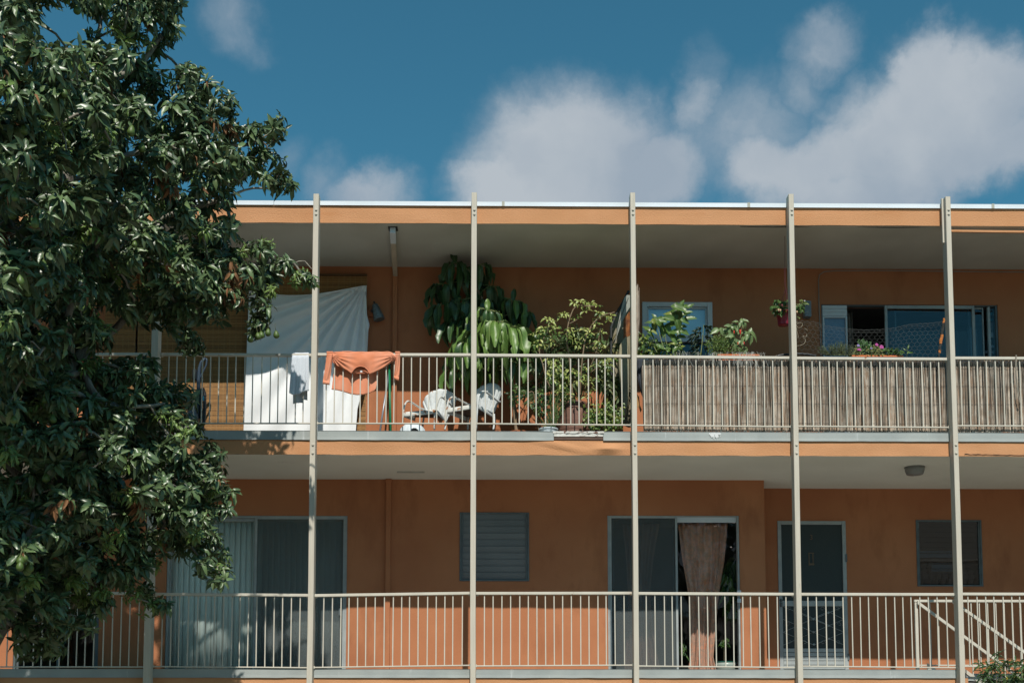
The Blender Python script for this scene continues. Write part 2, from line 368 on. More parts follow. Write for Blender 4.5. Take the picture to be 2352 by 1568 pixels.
def frame_np(pos, fwd, up, Lg, W):
    f = Vector(fwd).normalized(); s = f.cross(Vector(up))
    if s.length < 1e-4: s = f.orthogonal()
    s.normalize(); n = s.cross(f)
    return (s.x*W, f.x*Lg, n.x*Lg, pos[0], s.y*W, f.y*Lg, n.y*Lg, pos[1], s.z*W, f.z*Lg, n.z*Lg, pos[2])
def batch_leaves(name, frames, tm, mats, midx, parent, kind='stuff', smooth=True):
    """all leaves of the list in one mesh"""
    base = wloc(parent)
    A = np.array(frames).reshape(-1, 3, 4); K = len(A)
    if K == 0: return None
    pick = np.arange(K) % len(tm); V, F, UVs, MI = [], [], [], []; off = 0
    midx = np.array(midx)
    for i, (tv, tf, tu) in enumerate(tm):
        a = A[pick == i]; k = len(a)
        if k == 0: continue
        v = np.einsum('kij,nj->kni', a[:, :, :3], tv)+a[:, None, :, 3]
        V.append(v.reshape(-1, 3)); f = tf[None]+(np.arange(k)*len(tv))[:, None, None]+off
        F.append(f.reshape(-1, 3)); UVs.append(np.tile(tu[tf.reshape(-1)], (k, 1))); MI.append(np.repeat(midx[pick == i], len(tf))); off += k*len(tv)
    V = np.concatenate(V)-np.array(base); F = np.concatenate(F); UVs = np.concatenate(UVs); MI = np.concatenate(MI)
    me = bpy.data.meshes.new(name); me.vertices.add(len(V)); me.vertices.foreach_set('co', V.astype(np.float32).ravel())
    me.loops.add(F.size); me.loops.foreach_set('vertex_index', F.astype(np.int32).ravel())
    me.polygons.add(len(F)); me.polygons.foreach_set('loop_start', np.arange(0, F.size, 3, dtype=np.int32))
    me.polygons.foreach_set('loop_total', np.full(len(F), 3, dtype=np.int32))
    for m in mats: me.materials.append(m)
    me.polygons.foreach_set('material_index', MI.astype(np.int32))
    me.polygons.foreach_set('use_smooth', np.ones(len(F), dtype=bool))
    ul = me.uv_layers.new(name='UVMap'); ul.data.foreach_set('uv', UVs.astype(np.float32).ravel())
    me.update(); me.validate()
    o = bpy.data.objects.new(name, me); link(o, parent)
    if kind: o['kind'] = kind
    return o
LM = {}
def leaf_mesh(key, t, mat):
    k = (key, mat.name)
    if k not in LM:
        tv, tf, tu = t
        me = bpy.data.meshes.new('leaf'); me.from_pydata(tv.tolist(), [], tf.tolist()); me.materials.append(mat)
        ul = me.uv_layers.new(name='UVMap'); ul.data.foreach_set('uv', tu[tf.reshape(-1)].astype(np.float32).ravel())
        me.polygons.foreach_set('use_smooth', [True]*len(me.polygons)); LM[k] = me
    return LM[k]
def single_leaves(name, frames, shape, mats, midx, parent, n=5):
    tm = tmpl(shape, n); base = wloc(parent)
    for i, (fr, mi) in enumerate(zip(frames, midx)):
        j = i % len(tm); o = bpy.data.objects.new(name, leaf_mesh((shape, n, j), tm[j], mats[mi])); link(o, parent)
        m = Matrix((fr[0:4], fr[4:8], fr[8:12], (0, 0, 0, 1))); m.translation -= base; o.matrix_local = m
def leaves(parent, frames, shape, mats, midx, limit=300, n=5, name='leaf'):
    """the leaves that show largest one by one, the rest as one part"""
    if len(frames) <= limit: single_leaves(name, frames, shape, mats, midx, parent, n); return
    def near(i):
        f = frames[i]; p = Vector((f[3], f[7], f[11])); return (p-CAM).length/(abs(f[1])+abs(f[5])*0.3+abs(f[9])+1e-3)
    order = sorted(range(len(frames)), key=near); a, b = order[:limit], order[limit:]
    single_leaves(name, [frames[i] for i in a], shape, mats, [midx[i] for i in a], parent, n)
    batch_leaves('foliage', [frames[i] for i in b], tmpl(shape, n), mats, [midx[i] for i in b], parent)
# ------------------------------------------------------------------ ground
GZ = -2.55
def ground():
    mb = MB(); n = 24
    mb.add([(-900, -900, GZ), (900, -900, GZ), (900, 900, GZ), (-900, 900, GZ)], [(0, 1, 2, 3)])
    o = mb.build('ground', pmat('dry_ground', (0.20, 0.18, 0.14), (0.15, 0.145, 0.10), rough=0.95, scale=0.4)); o['kind'] = 'structure'
    mb = MB(); mb.add([(-30, -34, GZ+.004), (30, -34, GZ+.004), (30, -3.2, GZ+.004), (-30, -3.2, GZ+.004)], [(0, 1, 2, 3)])
    o = mb.build('driveway', pmat('worn_asphalt', (0.235, 0.215, 0.18), (0.20, 0.18, 0.15), rough=0.9, scale=0.7)); o['kind'] = 'structure'
ground()

# ------------------------------------------------------------------ building
WY, WY2 = 1.43, 1.96
XL, XR = -9.2, 9.2
px0 = 1100
Z_FL_T, Z_FL_B = Z(463, -.02, px0), Z(472.5, -.02, px0)
Z_UF_B = Z(513.5, 0, px0)
Z_C2T, Z_C2B = Z(989, -.03, px0), Z(1010, -.03, px0)
Z_F2B = Z(1044.5, 0, px0)
Z_C1T, Z_C1B = Z(1535.5, -.03, px0), Z(1555.5, -.03, px0)
Z_F1B = Z_C1B-0.16
bld = thing('apartment_building', 'two-storey orange stucco walk-up with open galleries behind thin cream posts', 'building', (0, 0, GZ))
def bpart(mb, name, mat, **k): return mb.build(name, mat, bld, **k)

def wavy_band(x0, x1, y, z0, z1, depth, amp=0.004, nx=160, nz=5, bumpf=None, seed=0):
    """stucco band with a slightly uneven face and lower edge, as one closed strip"""
    mb = MB()
    def f(u, v):
        x = lerp(x0, x1, u); z = lerp(z0, z1, v)
        if v == 0: z += amp*mnoise.noise(Vector((x*3.0, seed, 1)))*1.2
        yy = y-amp*mnoise.noise(Vector((x*1.7, z*5, seed)))*1.5
        if bumpf: yy -= bumpf(x, (z-z0)/(z1-z0))
        return (x, yy, z)
    mb.grid(f, nx, nz)
    mb.box(x0, x1, y+0.012, y+depth, z0+0.012, z1)
    return mb
UF_T = Z_FL_B-0.004
bpart(wavy_band(XL, XR, 0.0, Z_UF_B, UF_T, 0.10, seed=1), 'roof_fascia', FASCIA)
bpart(MB().bbox(XL, XR, -.006, .02, UF_T-.018, UF_T+.004, .003), 'fascia_lip', FASCIA)
bulgeX, bulgeY = X(1395, 0, 1035), 0
def bulge(x, v):
    d = (x-bulgeX)/0.16; r = 0.045*math.exp(-d*d)*max(0, 1-abs(v-0.42)*2.2)
    d2 = (x-X(1290, 0, 1030))/0.30; r += 0.014*math.exp(-d2*d2)*max(0, math.sin(v*5+x*6))
    return r
bpart(wavy_band(XL, XR, 0.0, Z_F2B, Z_C2B, 0.10, amp=.006, nx=420, nz=14, bumpf=bulge, seed=4), 'gallery_fascia', FASCIA)
bpart(wavy_band(XL, X(2206, 0), 0.0, Z_F1B, Z_C1B, 0.10, seed=9), 'lower_gallery_fascia', FASCIA)
# cracks in the right-hand lower edge of the gallery fascia
mb = MB(); pts = []
for i in range(60):
    t = i/59; pts.append((lerp(X(2215, 0, 1045), 6.9, t), -.007, Z(lerp(1043, 1047, t), 0, 2280)+.008*mnoise.noise(Vector((t*22, 0, 0)))))
for a, b in zip(pts, pts[1:]):
    w = .0035+.004*abs(mnoise.noise(Vector((a[0]*8, 3, 0)))); mb.add([(a[0], a[1], a[2]-w), (b[0], b[1], b[2]-w), (b[0], b[1], b[2]+w), (a[0], a[1], a[2]+w)], [(0, 1, 2, 3)])
bpart(mb, 'fascia_crack', pmat('crack_dark', (0.06, 0.04, 0.03), rough=1))
# roof, flashing, slabs
bpart(MB().box(XL, XR, .10, 8.0, Z_UF_B+.05, UF_T), 'roof', pmat('roof_felt', (0.35, 0.36, 0.36)))
xs = sorted([XL, XR]+[X(p, 0, 465) for p in (1155, 1718, 2278, 630)])
for a, b in zip(xs, xs[1:]):
    mb = MB()
    mb.box(a, b-.004, -.020, -.012, Z_FL_B, Z_FL_T-.002); mb.box(a, b-.004, -.020, .25, Z_FL_T-.003, Z_FL_T); mb.box(a, b-.004, -.023, -.012, Z_FL_B-.003, Z_FL_B+.002)
    bpart(mb, 'roof_flashing', WHITEM)
for p in (1155, 1718, 2278):
    x = X(p, 0, 465); bpart(MB().box(x-.012, x+.022, -.025, -.012, Z_FL_B-.004, Z_FL_T+.004), 'flashing_joint', pmat('sealant', (0.42, 0.42, 0.36)))
def soffit(z, x0, x1, y0, y1, name, mat=None):
    mb = MB()
    mb.grid(lambda u, v: (lerp(x0, x1, u), lerp(y0, y1, v), z+.0025*mnoise.noise(Vector((lerp(x0, x1, u)*1.2, v*2, 5)))), 60, 4)
    mb.f = [tuple(reversed(f)) for f in mb.f]
    return bpart(mb, name, mat or SOFFIT)
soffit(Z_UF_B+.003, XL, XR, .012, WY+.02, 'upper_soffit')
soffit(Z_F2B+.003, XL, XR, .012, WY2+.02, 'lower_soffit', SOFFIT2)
bpart(MB().box(XL, XR, .10, 8.0, Z_F2B+.045, Z_C2T-.012), 'upper_gallery_floor', pmat('low_bounce_deck', (0.13, 0.13, 0.12), (0.10, 0.10, 0.092), rough=.85))  # upper deck coloured darker to cut the light it bounces onto the wall
STX0 = X(2208, .3, 1500)
mb = MB(); mb.box(XL, STX0, .10, 8.0, Z_F1B+.02, Z_C1T-.012); mb.box(STX0, XR, .80, 8.0, Z_F1B+.02, Z_C1T-.012)
bpart(mb, 'lower_gallery_floor', FLOORM)
# base storey wall under the lower gallery
bpart(MB().box(XL, XR, 1.9, 2.1, GZ, Z_F1B+.02), 'ground_floor_wall', STUCCO)

POSTPX = [(-22, .068), (350, .083), (718.3, .068), (1087.6, .066), (1457.7, .062), (1828.5, .064), (2194.5, .062), (2562, .066)]
PX = [(X(p, -.14, 1002), w) for p, w in POSTPX]
PTOP = [445, 445, 445, 442, 442.5, 445.5, 451.5, 452]
mbolt = MB(); mbolt.lathe([(.0, -.001), (.019, 0), (.019, .003), (.012, .004), (.012, .012), (.0, .014)], n=8, mat=Matrix.Rotation(math.pi/2, 4, 'X'))
bolt_src = None
for i, ((x, w), tp) in enumerate(zip(PX, PTOP)):
    zt = Z(tp, -.14, POSTPX[i][0])
    mb = MB(); segs = 14
    # a slightly bowed, hand-sawn timber
    for k in range(segs+1):
        z = lerp(GZ, zt, k/segs); dx = .006*mnoise.noise(Vector((i*3.1, z*.5, 0))); b = .004
        X0, X1, Y0, Y1 = x-w/2+dx, x+w/2+dx, -.14, -.0015
        mb.v += [(X0+b, Y0, z), (X1-b, Y0, z), (X1, Y0+b, z), (X1, Y1, z), (X0, Y1, z), (X0, Y0+b, z)]
        if k:
            o = (k-1)*6
            for j in range(6): mb.f.append((o+j, o+(j+1) % 6, o+6+(j+1) % 6, o+6+j)); mb.m.append(0)
    mb.f.append(tuple(range(segs*6, segs*6+6))); mb.m.append(0)
    if i == 6:   # split, weathered board end beside the last post
        zz = Z(456, -.07, 2170); mb.box(x-w/2-.026, x-w/2-.004, -.075, -.04, Z_UF_B-.25, zz)
    po = bpart(mb, 'post', POSTM)
    if 1 <= i <= 6:
        for (py, pX) in ((482, 0), (492, 0), (1021, 0), (1040, 0)):
            z = Z(py, -.14, POSTPX[i][0]); bx = x+.004
            if bolt_src is None:
                bolt_src = mbolt.build('bolt', POSTM, po); bolt_src.location = Vector((bx, -.1405, z))-wloc(po)
                # local mesh was stored relative to parent origin: bring it back
                for v in bolt_src.data.vertices: v.co += wloc(po)
            else:
                o = bolt_src.copy(); link(o, po); o.location = Vector((bx, -.1405, z))-wloc(po)

def span(i): return PX[i][0]+PX[i][1]/2, PX[i+1][0]-PX[i+1][1]/2
# grey metal edging between the posts
DMG = (X(1272, -.03, 1000), X(1386, -.03, 1000))
for lev, (zt, zb) in enumerate(((Z_C2T, Z_C2B), (Z_C1T, Z_C1B))):
    for i in range(7):
        a, b = span(i); a += .003; b -= .003
        if lev == 1 and i == 6: continue
        segs = [(a, b)]
        if lev == 0 and i == 3: segs = [(a, DMG[0]), (DMG[1], b)]
        for (a, b) in segs:
            mb = MB(); r = 40
            mb.grid(lambda u, v: (lerp(a, b, u), -.014-.0025*mnoise.noise(Vector((lerp(a, b, u)*2.4, v, lev)))-.004*(v == 0), lerp(zb, zt, v)+(.004*mnoise.noise(Vector((lerp(a, b, u)*5, lev+3, 0))) if v == 0 else 0)), r, 4)
            mb.box(a, b, -.010, .3, zb+.008, zt-.002); mb.box(a, b, -.018, .3, zt-.002, zt)
            bpart(mb, 'floor_edging', CAPM)
# exposed, peeling boards where the edging is missing
PEEL = pmat('peeling_white_paint', (0.66, 0.66, 0.62), (0.55, 0.54, 0.50), rough=0.9, scale=20, c3=(0.16, 0.09, 0.07), c3scale=17, c3range=(0.56, 0.60), c3stretch=(0.6, 1, 2.2), bump=0.8, bscale=60)
BWOOD = pmat('rotten_wood', (0.14, 0.09, 0.065), (0.08, 0.05, 0.04), rough=0.95, scale=22, stretch=(0.4, 1, 4), bump=0.8, bscale=80)
mb = MB(); mb.box(DMG[0]+.004, DMG[1]-.004, -.012, .2, Z(1001.5, -.01), Z(992.5, -.01)); bpart(mb, 'peeling_board', PEEL)
mb = MB(); mb.box(DMG[0]+.004, DMG[1]-.004, -.005, .2, Z(1009, -.01), Z(1001.5, -.01)); bpart(mb, 'rotten_board', BWOOD)
mb = MB(); mb.grid(lambda u, v: (lerp(DMG[0]-.01, DMG[1]+.01, u), -.02-.01*mnoise.noise(Vector((u*12, 0, 2))), Z(989.5, -.02)-.022*v-.012*abs(mnoise.noise(Vector((u*25, v, 7))))*v), 50, 3, thick=(0, .2, 0))
bpart(mb, 'torn_edging', PEEL)
# paint splash on the edging
mb = MB(); R2 = random.Random(3)
for k in range(26):
    x = X(1628, 0)+.002+k*.0056; w = .004+R2.random()*.004; top = Z(992+R2.random()*2, -.03, 1640); ln = .02+R2.random()*.075*(1-abs(k-13)/20)
    mb.box(x-.0026, x+.0026, -.0215-.0001*k, -.0195, top-ln, top)
bpart(mb, 'paint_splash', pmat('white_paint', (0.72, 0.74, 0.74)))

# railings
UP_T = [(811, 811), (811, 813), (811.5, 812.5), (813, 815.5), (816.5, 819.5), (820, 822.5), (820, 821)]
UP_B = [(971, 971), (970.5, 970.5), (970.5, 971), (971, 974.5), (974.5, 978.5), (977, 980), (976, 977)]
LO_T = [(1356, 1359.5), (1360.5, 1363.5), (1364, 1358.5), (1359, 1358.5), (1359, 1361), (1361, 1361.5), (1360.5, 1361)]
LO_B = [(1529, 1529), (1528, 1531), (1530.5, 1525.5), (1527, 1525), (1527, 1530.5), (1527.5, 1531), (1528, 1529)]
BAL = {}
def railing(i, top, bot):
    a, b = span(i); YR = -.022
    pa, pb = POSTPX[i][0], POSTPX[i+1][0]
    za, zb = Z(top[0], YR, pa), Z(top[1], YR, pb); ba, bb = Z(bot[0], YR, pa), Z(bot[1], YR, pb)
    mb = MB()
    def bar(z0, z1, h, y0, y1):
        c = .003
        v = []
        for x, z in ((a, z0), (b, z1)):
            v += [(x, y0, z-h+c), (x, y0+c, z-h), (x, y1-c, z-h), (x, y1, z-h+c), (x, y1, z-c), (x, y1-c, z), (x, y0+c, z), (x, y0, z-c)]
        mb.add(v, [tuple(range(8)), tuple(range(15, 7, -1))]+[(k, 8+k, 8+(k+1) % 8, (k+1) % 8) for k in range(8)])
    bar(za, zb, .034, -.045, -.003); bar(ba, bb, .016, -.032, -.010)
    for x, s in ((a, 1), (b, -1)):      # weld plates under the rail ends
        zz = za if s > 0 else zb
        mb.box(x+s*.001, x+s*.03, -.03, -.008, zz-.046, zz-.034); mb.box(x+s*.001, x+s*.012, -.034, -.006, (ba if s > 0 else bb)-.020, (ba if s > 0 else bb)+.012)
    rl = bpart(mb, 'railing', RAILM)
    n = 17; step = (b-a)/(n+1)
    for k in range(n):
        x = a+step*(k+1)+U(-.006, .006); t = (x-a)/(b-a); zt, zbm = lerp(za, zb, t)-.034, lerp(ba, bb, t)
        hgt = round(zt-zbm, 3)
        if 'm' not in BAL:
            m2 = MB().bbox(-.0065, .0065, -.0065, .0065, 0, 1.0, .0012); me = bpy.data.meshes.new('baluster')
            me.from_pydata([tuple(v) for v in m2.v], [], m2.f); me.materials.append(RAILM); BAL['m'] = me
        o = bpy.data.objects.new('baluster', BAL['m']); link(o, rl)
        o.location = Vector((x, -.021, zbm))-wloc(rl); o.scale = (1, 1, hgt); o.rotation_euler = (0, U(-.004, .004), 0)
    return rl
for i in range(7):
    railing(i, UP_T[i], UP_B[i])
    railing(i, LO_T[i], LO_B[i])

# walls with openings -------------------------------------------------
def wall(name, x0, x1, z0, z1, y, holes, th=.16, mat=STUCCO):
    """holes = [(x0, x1, z0, z1)] left to right"""
    mb = MB(); cur = x0
    for (a, b, c, d) in sorted(holes):
        mb.box(cur, a, y, y+th, z0, z1)
        if c > z0+.001: mb.box(a, b, y, y+th, z0, c)
        if d < z1-.001: mb.box(a, b, y, y+th, d, z1)
        cur = b
    mb.box(cur, x1, y, y+th, z0, z1)
    # weld coplanar neighbours visually: same plane, butt joints only
    return bpart(mb, name, mat)
def hole(xa, xb, ya, yb, Y):
    xm = (xa+xb)/2
    return (X(xa, Y, (ya+yb)/2), X(xb, Y, (ya+yb)/2), Z(yb, Y, xm), Z(ya, Y, xm))
zU0, zU1 = Z_C2T-.012, Z_UF_B+.02
zL0, zL1 = Z_C1T-.012, Z_F2B+.02
H_UJ = hole(1057, 1212, 699, 851, WY)
H_UW = hole(1475.5, 1636, 695, 850, WY)
H_UD = (*hole(1887, 2293, 699.5, 800, WY)[:2], zU0+.01, hole(1887, 2293, 699.5, 800, WY)[3])
H_UL = (X(250, WY, 800), X(520, WY, 800), zU0+.01, Z(680, WY, 400))
wall('upper_wall', XL, XR, zU0, zU1, WY, [H_UL, H_UJ, H_UW, H_UD])
H_LA = (*hole(37, 231, 1190, 1400, WY)[:2], zL0+.01, Z(1190, WY, 130))
H_LB = (*hole(383, 797, 1183, 1400, WY)[:2], zL0+.01, Z(1183, WY, 590))
H_LC = hole(1055.5, 1215.5, 1176, 1334, WY)
H_LD = (*hole(1396, 1700, 1183, 1500, WY)[:2], zL0+.01, Z(1183, WY, 1550))
XC = X(1758, WY, 1300)
wall('lower_wall', XL, XC, zL0, zL1, WY, [H_LA, H_LB, H_LC, H_LD])
bpart(MB().box(XC-.16, XC-.001, WY+.16, WY2, zL0, zL1), 'return_wall', STUCCO)
H_D3 = (*hole(1788, 1944, 1196.5, 1450, WY2)[:2], zL0+.01, Z(1196.5, WY2, 1866))
H_LE = hole(2105, 2256, 1193.5, 1346, WY2)
wall('recessed_wall', XC-.16, XR, zL0, zL1, WY2, [H_D3, H_LE])
# inside: back walls, party walls
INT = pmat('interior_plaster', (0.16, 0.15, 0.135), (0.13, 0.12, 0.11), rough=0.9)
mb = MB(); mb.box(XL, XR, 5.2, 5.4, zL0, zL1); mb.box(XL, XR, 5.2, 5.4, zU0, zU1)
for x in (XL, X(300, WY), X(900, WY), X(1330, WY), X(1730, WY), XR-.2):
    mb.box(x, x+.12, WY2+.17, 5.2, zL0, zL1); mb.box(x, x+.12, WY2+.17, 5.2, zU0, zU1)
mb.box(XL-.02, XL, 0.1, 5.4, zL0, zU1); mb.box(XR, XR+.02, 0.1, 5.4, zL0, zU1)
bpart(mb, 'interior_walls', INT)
# base strip of concrete curb under wall (visible in places)
# ------------------------------------------------------------------ windows and doors
def rframe(mb, x0, x1, z0, z1, y0, y1, w, wt=None, wb=None, mi=0):
    wt = w if wt is None else wt; wb = w if wb is None else wb
    mb.bbox(x0, x0+w, y0, y1, z0, z1, .003, mi); mb.bbox(x1-w, x1, y0, y1, z0, z1, .003, mi)
    mb.bbox(x0+w+.0005, x1-w-.0005, y0+.001, y1-.001, z1-wt, z1, .003, mi)
    if wb: mb.bbox(x0+w+.0005, x1-w-.0005, y0+.001, y1-.001, z0, z0+wb, .003, mi)
def pane(parent, x0, x1, z0, z1, y, mat=GLASS, name='pane', th=.005):
    return MB().box(x0, x1, y, y+th, z0, z1).build(name, mat, parent)

def jalousie(hl, Y, n, tilt, frame_m, slat_m, label=None, w=.022):
    x0, x1, z0, z1 = hl
    mb = MB(); rframe(mb, x0+.001, x1-.001, z0+.001, z1-.001, Y-.012, Y+.06, w)
    wn = mb.build('jalousie_window', frame_m, bld, label=label)
    MB().box(x0+w+.002, x0+w+.022, Y+.004, Y+.05, z0+w, z1-w).build('slat_clip_rail', ALUD, wn); MB().box(x1-w-.022, x1-w-.002, Y+.004, Y+.05, z0+w, z1-w).build('slat_clip_rail', ALUD, wn)
    h = (z1-z0-2*w)/n; sl = h*1.16
    for k in range(n):
        zc = z0+w+h*(k+.5); m = Matrix.Translation((0, Y+.028, zc)) @ Matrix.Rotation(tilt+U(-.03, .03), 4, 'X')
        mb = MB(); mb.box(x0+w+.02, x1-w-.02, -.0025, .0025, -sl/2, sl/2, 0, m); mb.build('slat', slat_m, wn)
    # insect screen and dark behind
    MB().box(x0+w, x1-w, Y+.085, Y+.087, z0+w, z1-w).build('insect_screen', SCREEN, wn)
    return wn
JG = pmat('frosted_jalousie_glass', (0.115, 0.15, 0.17), (0.095, 0.13, 0.15), rough=0.22, scale=2, spec=0.7)
jalousie(H_LC, WY, 10, math.radians(12), ALUD, JG)
jalousie(H_LE, WY2, 12, math.radians(14), ALUD, GLASSR)
jalousie(H_UJ, WY, 9, math.radians(12), ALUD, GLASSR)
# pale paper behind the right-hand louvres
mb = MB(); x0, x1 = X(2108, WY2, 1270), X(2190, WY2, 1270)
mb.box(x0, x1, WY2+.062, WY2+.066, Z(1278, WY2, 2150), Z(1263, WY2, 2150)); mb.box(lerp(x0, x1, .42), x1, WY2+.062, WY2+.066, Z(1310, WY2, 2150), Z(1291, WY2, 2150))
mb.build('window_paper', pmat('blue_grey_paper', (0.45, 0.55, 0.65)), bld)
# blocked panel inside the lower louvres (frosted sheet)
MB().box(H_LC[0]+.03, H_LC[1]-.03, WY+.13, WY+.135, H_LC[2]+.02, H_LC[3]-.02).build('window_blind', pmat('grey_blind', (0.13, 0.165, 0.19)), bld)

# white framed window, upper gallery
x0, x1, z0, z1 = H_UW; ym = 740
mb = MB(); fw = X(1487, WY, ym)-X(1474, WY, ym)
ft = Z(694, WY)-Z(706, WY)
mb.bbox(x0-.002, x0+fw*.85, WY-.03, WY+.05, z0, z1, .004); mb.bbox(x1-fw*.85, x1+.002, WY-.03, WY+.05, z0, z1, .004)
mb.bbox(x0+fw*.85, x1-fw*.85, WY-.029, WY+.05, z1-ft*.85, z1, .004)
zs = Z(776, WY)
mb.bbox(x0+fw*.85, x1-fw*.85, WY-.029, WY+.05, zs-.05, zs+.035, .004)
mb.box(x0+fw*.85, x1-fw*.85, WY-.045, WY-.03, zs-.058, zs-.05)
wn = mb.build('white_window', WHITEF, bld)
mb = MB(); rframe(mb, x0+fw*.85+.004, x1-fw*.85-.004, zs+.036, z1-ft*.85-.002, WY+.004, WY+.04, .02); mb.build('sash', WHITEF, wn)
pane(wn, x0+fw*.85+.02, x1-fw*.85-.02, zs+.05, z1-ft, WY+.022, glass('sky_glass', (.95, .97, .98), 0.0, 5.0))
mb = MB()
for k in range(9):
    za = lerp(zs+.04, z1-ft, k/9); zb = lerp(zs+.04, z1-ft, (k+1)/9)
    mb.add([(x0+fw, WY+.075, za), (x1-fw, WY+.075, za), (x1-fw, WY+.068, zb), (x0+fw, WY+.068, zb)], [(0, 1, 2, 3)])
mb.build('white_blind', pmat('sky_reflection_blind', (0.62, 0.74, 0.80), (0.56, 0.69, 0.76), rough=.6), wn)  # blue of the reflected sky is put into the blind's colour
pane(wn, x0+fw*.85, x1-fw*.85, z0, zs-.055, WY+.02, glass('low_glass', (.5, .55, .6), 0.02, 2.0))
MB().box(x0+fw*.85, x1-fw*.85, WY+.10, WY+.11, z0, zs-.055).build('dark_blind', pmat('slate_blind', (0.09, 0.10, 0.12)), wn)

# upper right sliding door
def sliding(hl, Y, name='sliding_door', mat=ALU, w=.028, th=.09, wt=None):
    x0, x1, z0, z1 = hl
    mb = MB(); rframe(mb, x0+.001, x1-.001, z0+.001, z1-.001, Y+.012, Y+.012+th, w, wt=wt, wb=.03)
    return mb.build(name, mat, bld)
yD = WY+.05; yy = 760
def xu(p): return X(p, yD, yy)
sd = sliding(H_UD, WY, wt=.014, mat=ALUD)
z0, z1 = H_UD[2]+.03, H_UD[3]-.012
mb = MB()                                                        # pet-door style infill panel
xa, xb = xu(1888), xu(1944.5); zt = Z(728, yD, 1915)
for k in range(3):
    mb.bbox(xa, xb, WY+.004, WY+.05, lerp(zt, z1, k/3)+.002, lerp(zt, z1, (k+1)/3), .003)
rframe(mb, xa, xb, z0, zt-.001, WY+.004, WY+.05, .024)
ip = mb.build('infill_panel', WHITEF, sd)
pane(sd, xa+.024, xb-.024, z0+.02, zt-.024, WY+.03, pmat('blue_frosted_pane', (0.12, 0.18, 0.27), rough=.25, spec=.8))
mb = MB(); xa, xb = xu(2031), xu(2237)
rframe(mb, xa, xb, z0, z1+.004, WY+.004, WY+.04, .036, wt=.045); mb.build('panel_frame', ALU, sd)
pane(sd, xa+.03, xb-.03, z0+.02, z1-.04, WY+.02, glass('blue_glass', (.72, .80, .83), 0.0, 1.6))
mb = MB(); rframe(mb, xu(2056), xu(2229), z0, z1-.05, WY+.055, WY+.075, .022); mb.build('inner_panel_frame', ALUD, sd)
mb = MB(); xa, xb = xu(2238), xu(2261); rframe(mb, xa, xb, z0, z1-.004, WY+.06, WY+.085, .02); mb.build('panel_frame', ALU, sd)
pane(sd, xa+.02, xb-.02, z0+.02, z1-.03, WY+.07, glass('blue_glass'))
mb = MB(); mb.bbox(xu(2267), xu(2273), WY+.01, WY+.05, z0, z1-.01, .003); mb.build('mullion', ALU, sd)
pane(sd, xu(2273.5), xu(2291), z0, z1-.01, WY+.035, GLASS)
# pale wall seen through the glass
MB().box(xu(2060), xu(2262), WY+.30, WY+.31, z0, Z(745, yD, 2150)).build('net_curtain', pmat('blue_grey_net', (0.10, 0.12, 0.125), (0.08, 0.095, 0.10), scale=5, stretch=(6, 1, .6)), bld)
MB().box(xu(2238), xu(2258), WY+.28, WY+.29, z0, Z(740, yD, 2250)).build('light_sheet', pmat('pale_sheet', (0.30, 0.38, 0.44)), bld)

def curtain(name, xa, xb, z0, z1, y, mat, folds=8, amp=.03, pinch=None, label=None, cat=None, thick=.004, seed=0, parent=None, nv=30):
    nu = folds*8+1
    def f(u, v):
        p = pinch(v) if pinch else (0.0, 1.0)
        uu = lerp(p[0], p[1], u); ph = u*folds*2*math.pi+1.3*mnoise.noise(Vector((u*3, v*1.5, seed)))*2
        a = amp*(0.6+0.4*mnoise.noise(Vector((u*5, v*2, seed+4)))*2)
        return (lerp(xa, xb, uu), y+a*math.sin(ph)+.012*math.sin(v*7+u*9), lerp(z0, z1, v))
    mb = MB(); mb.grid(f, nu, nv, thick=(0, thick, 0))
    o = mb.build(name, mat, parent, smooth=True)
    if cat: tag(o, label, cat)
    return o
BEIGE = pmat('taupe_curtain_cloth', (0.20, 0.165, 0.135), (0.15, 0.12, 0.10), rough=.9, scale=30)
def pin1(v): return (0.0, lerp(1.0, .62, v))
curtain('curtain', xu(1944), xu(1979), Z_C2T, H_UD[3]-.03, WY+.22, BEIGE, 5, .025, pin1, 'taupe curtain bunched in the open gap of the upstairs sliding door', 'curtain', seed=2)

# lower left sliding door with vertical blinds
def xl(p, Y=WY+.05): return X(p, Y, 1400)
sdl = sliding(H_LB, WY, w=.03, wt=.03)
z0, z1 = H_LB[2]+.03, H_LB[3]-.03
mb = MB(); rframe(mb, xl(385), xl(586), z0, z1+.012, WY+.055, WY+.085, .034, wt=.05); mb.build('panel_frame', ALU, sdl)
pane(sdl, xl(390), xl(582), z0+.02, z1-.03, WY+.07, GLASS)
mb = MB(); rframe(mb, xl(583), xl(793), z0, z1+.012, WY+.018, WY+.045, .034, wt=.028); mb.build('screen_frame', ALU, sdl)
pane(sdl, xl(588), xl(788), z0+.02, z1-.01, WY+.03, SCREEN, 'insect_screen', .002)
pane(sdl, xl(586), xl(792), z0+.02, z1-.01, WY+.062, glass('reflecting_glass', (.93, .96, .97), 0.0, 1.3))
mb = MB(); mb.box(xl(779), xl(783), WY+.012, WY+.02, Z(1412, WY, 780), Z(1395, WY, 780)); mb.build('handle', ALUD, sdl)
VB = pmat('pale_green_vinyl', (0.82, 0.86, 0.79), (0.76, 0.80, 0.73), rough=.6, scale=2)
vb = MB().box(xl(386), xl(795), WY+.13, WY+.17, z1-.03, z1+.0).build('vertical_blind', VB, None); tag(vb, 'pale green vertical blinds behind the wide glass door downstairs, near the tree', 'blind')
n = 31; step = (xl(792)-xl(387))/n
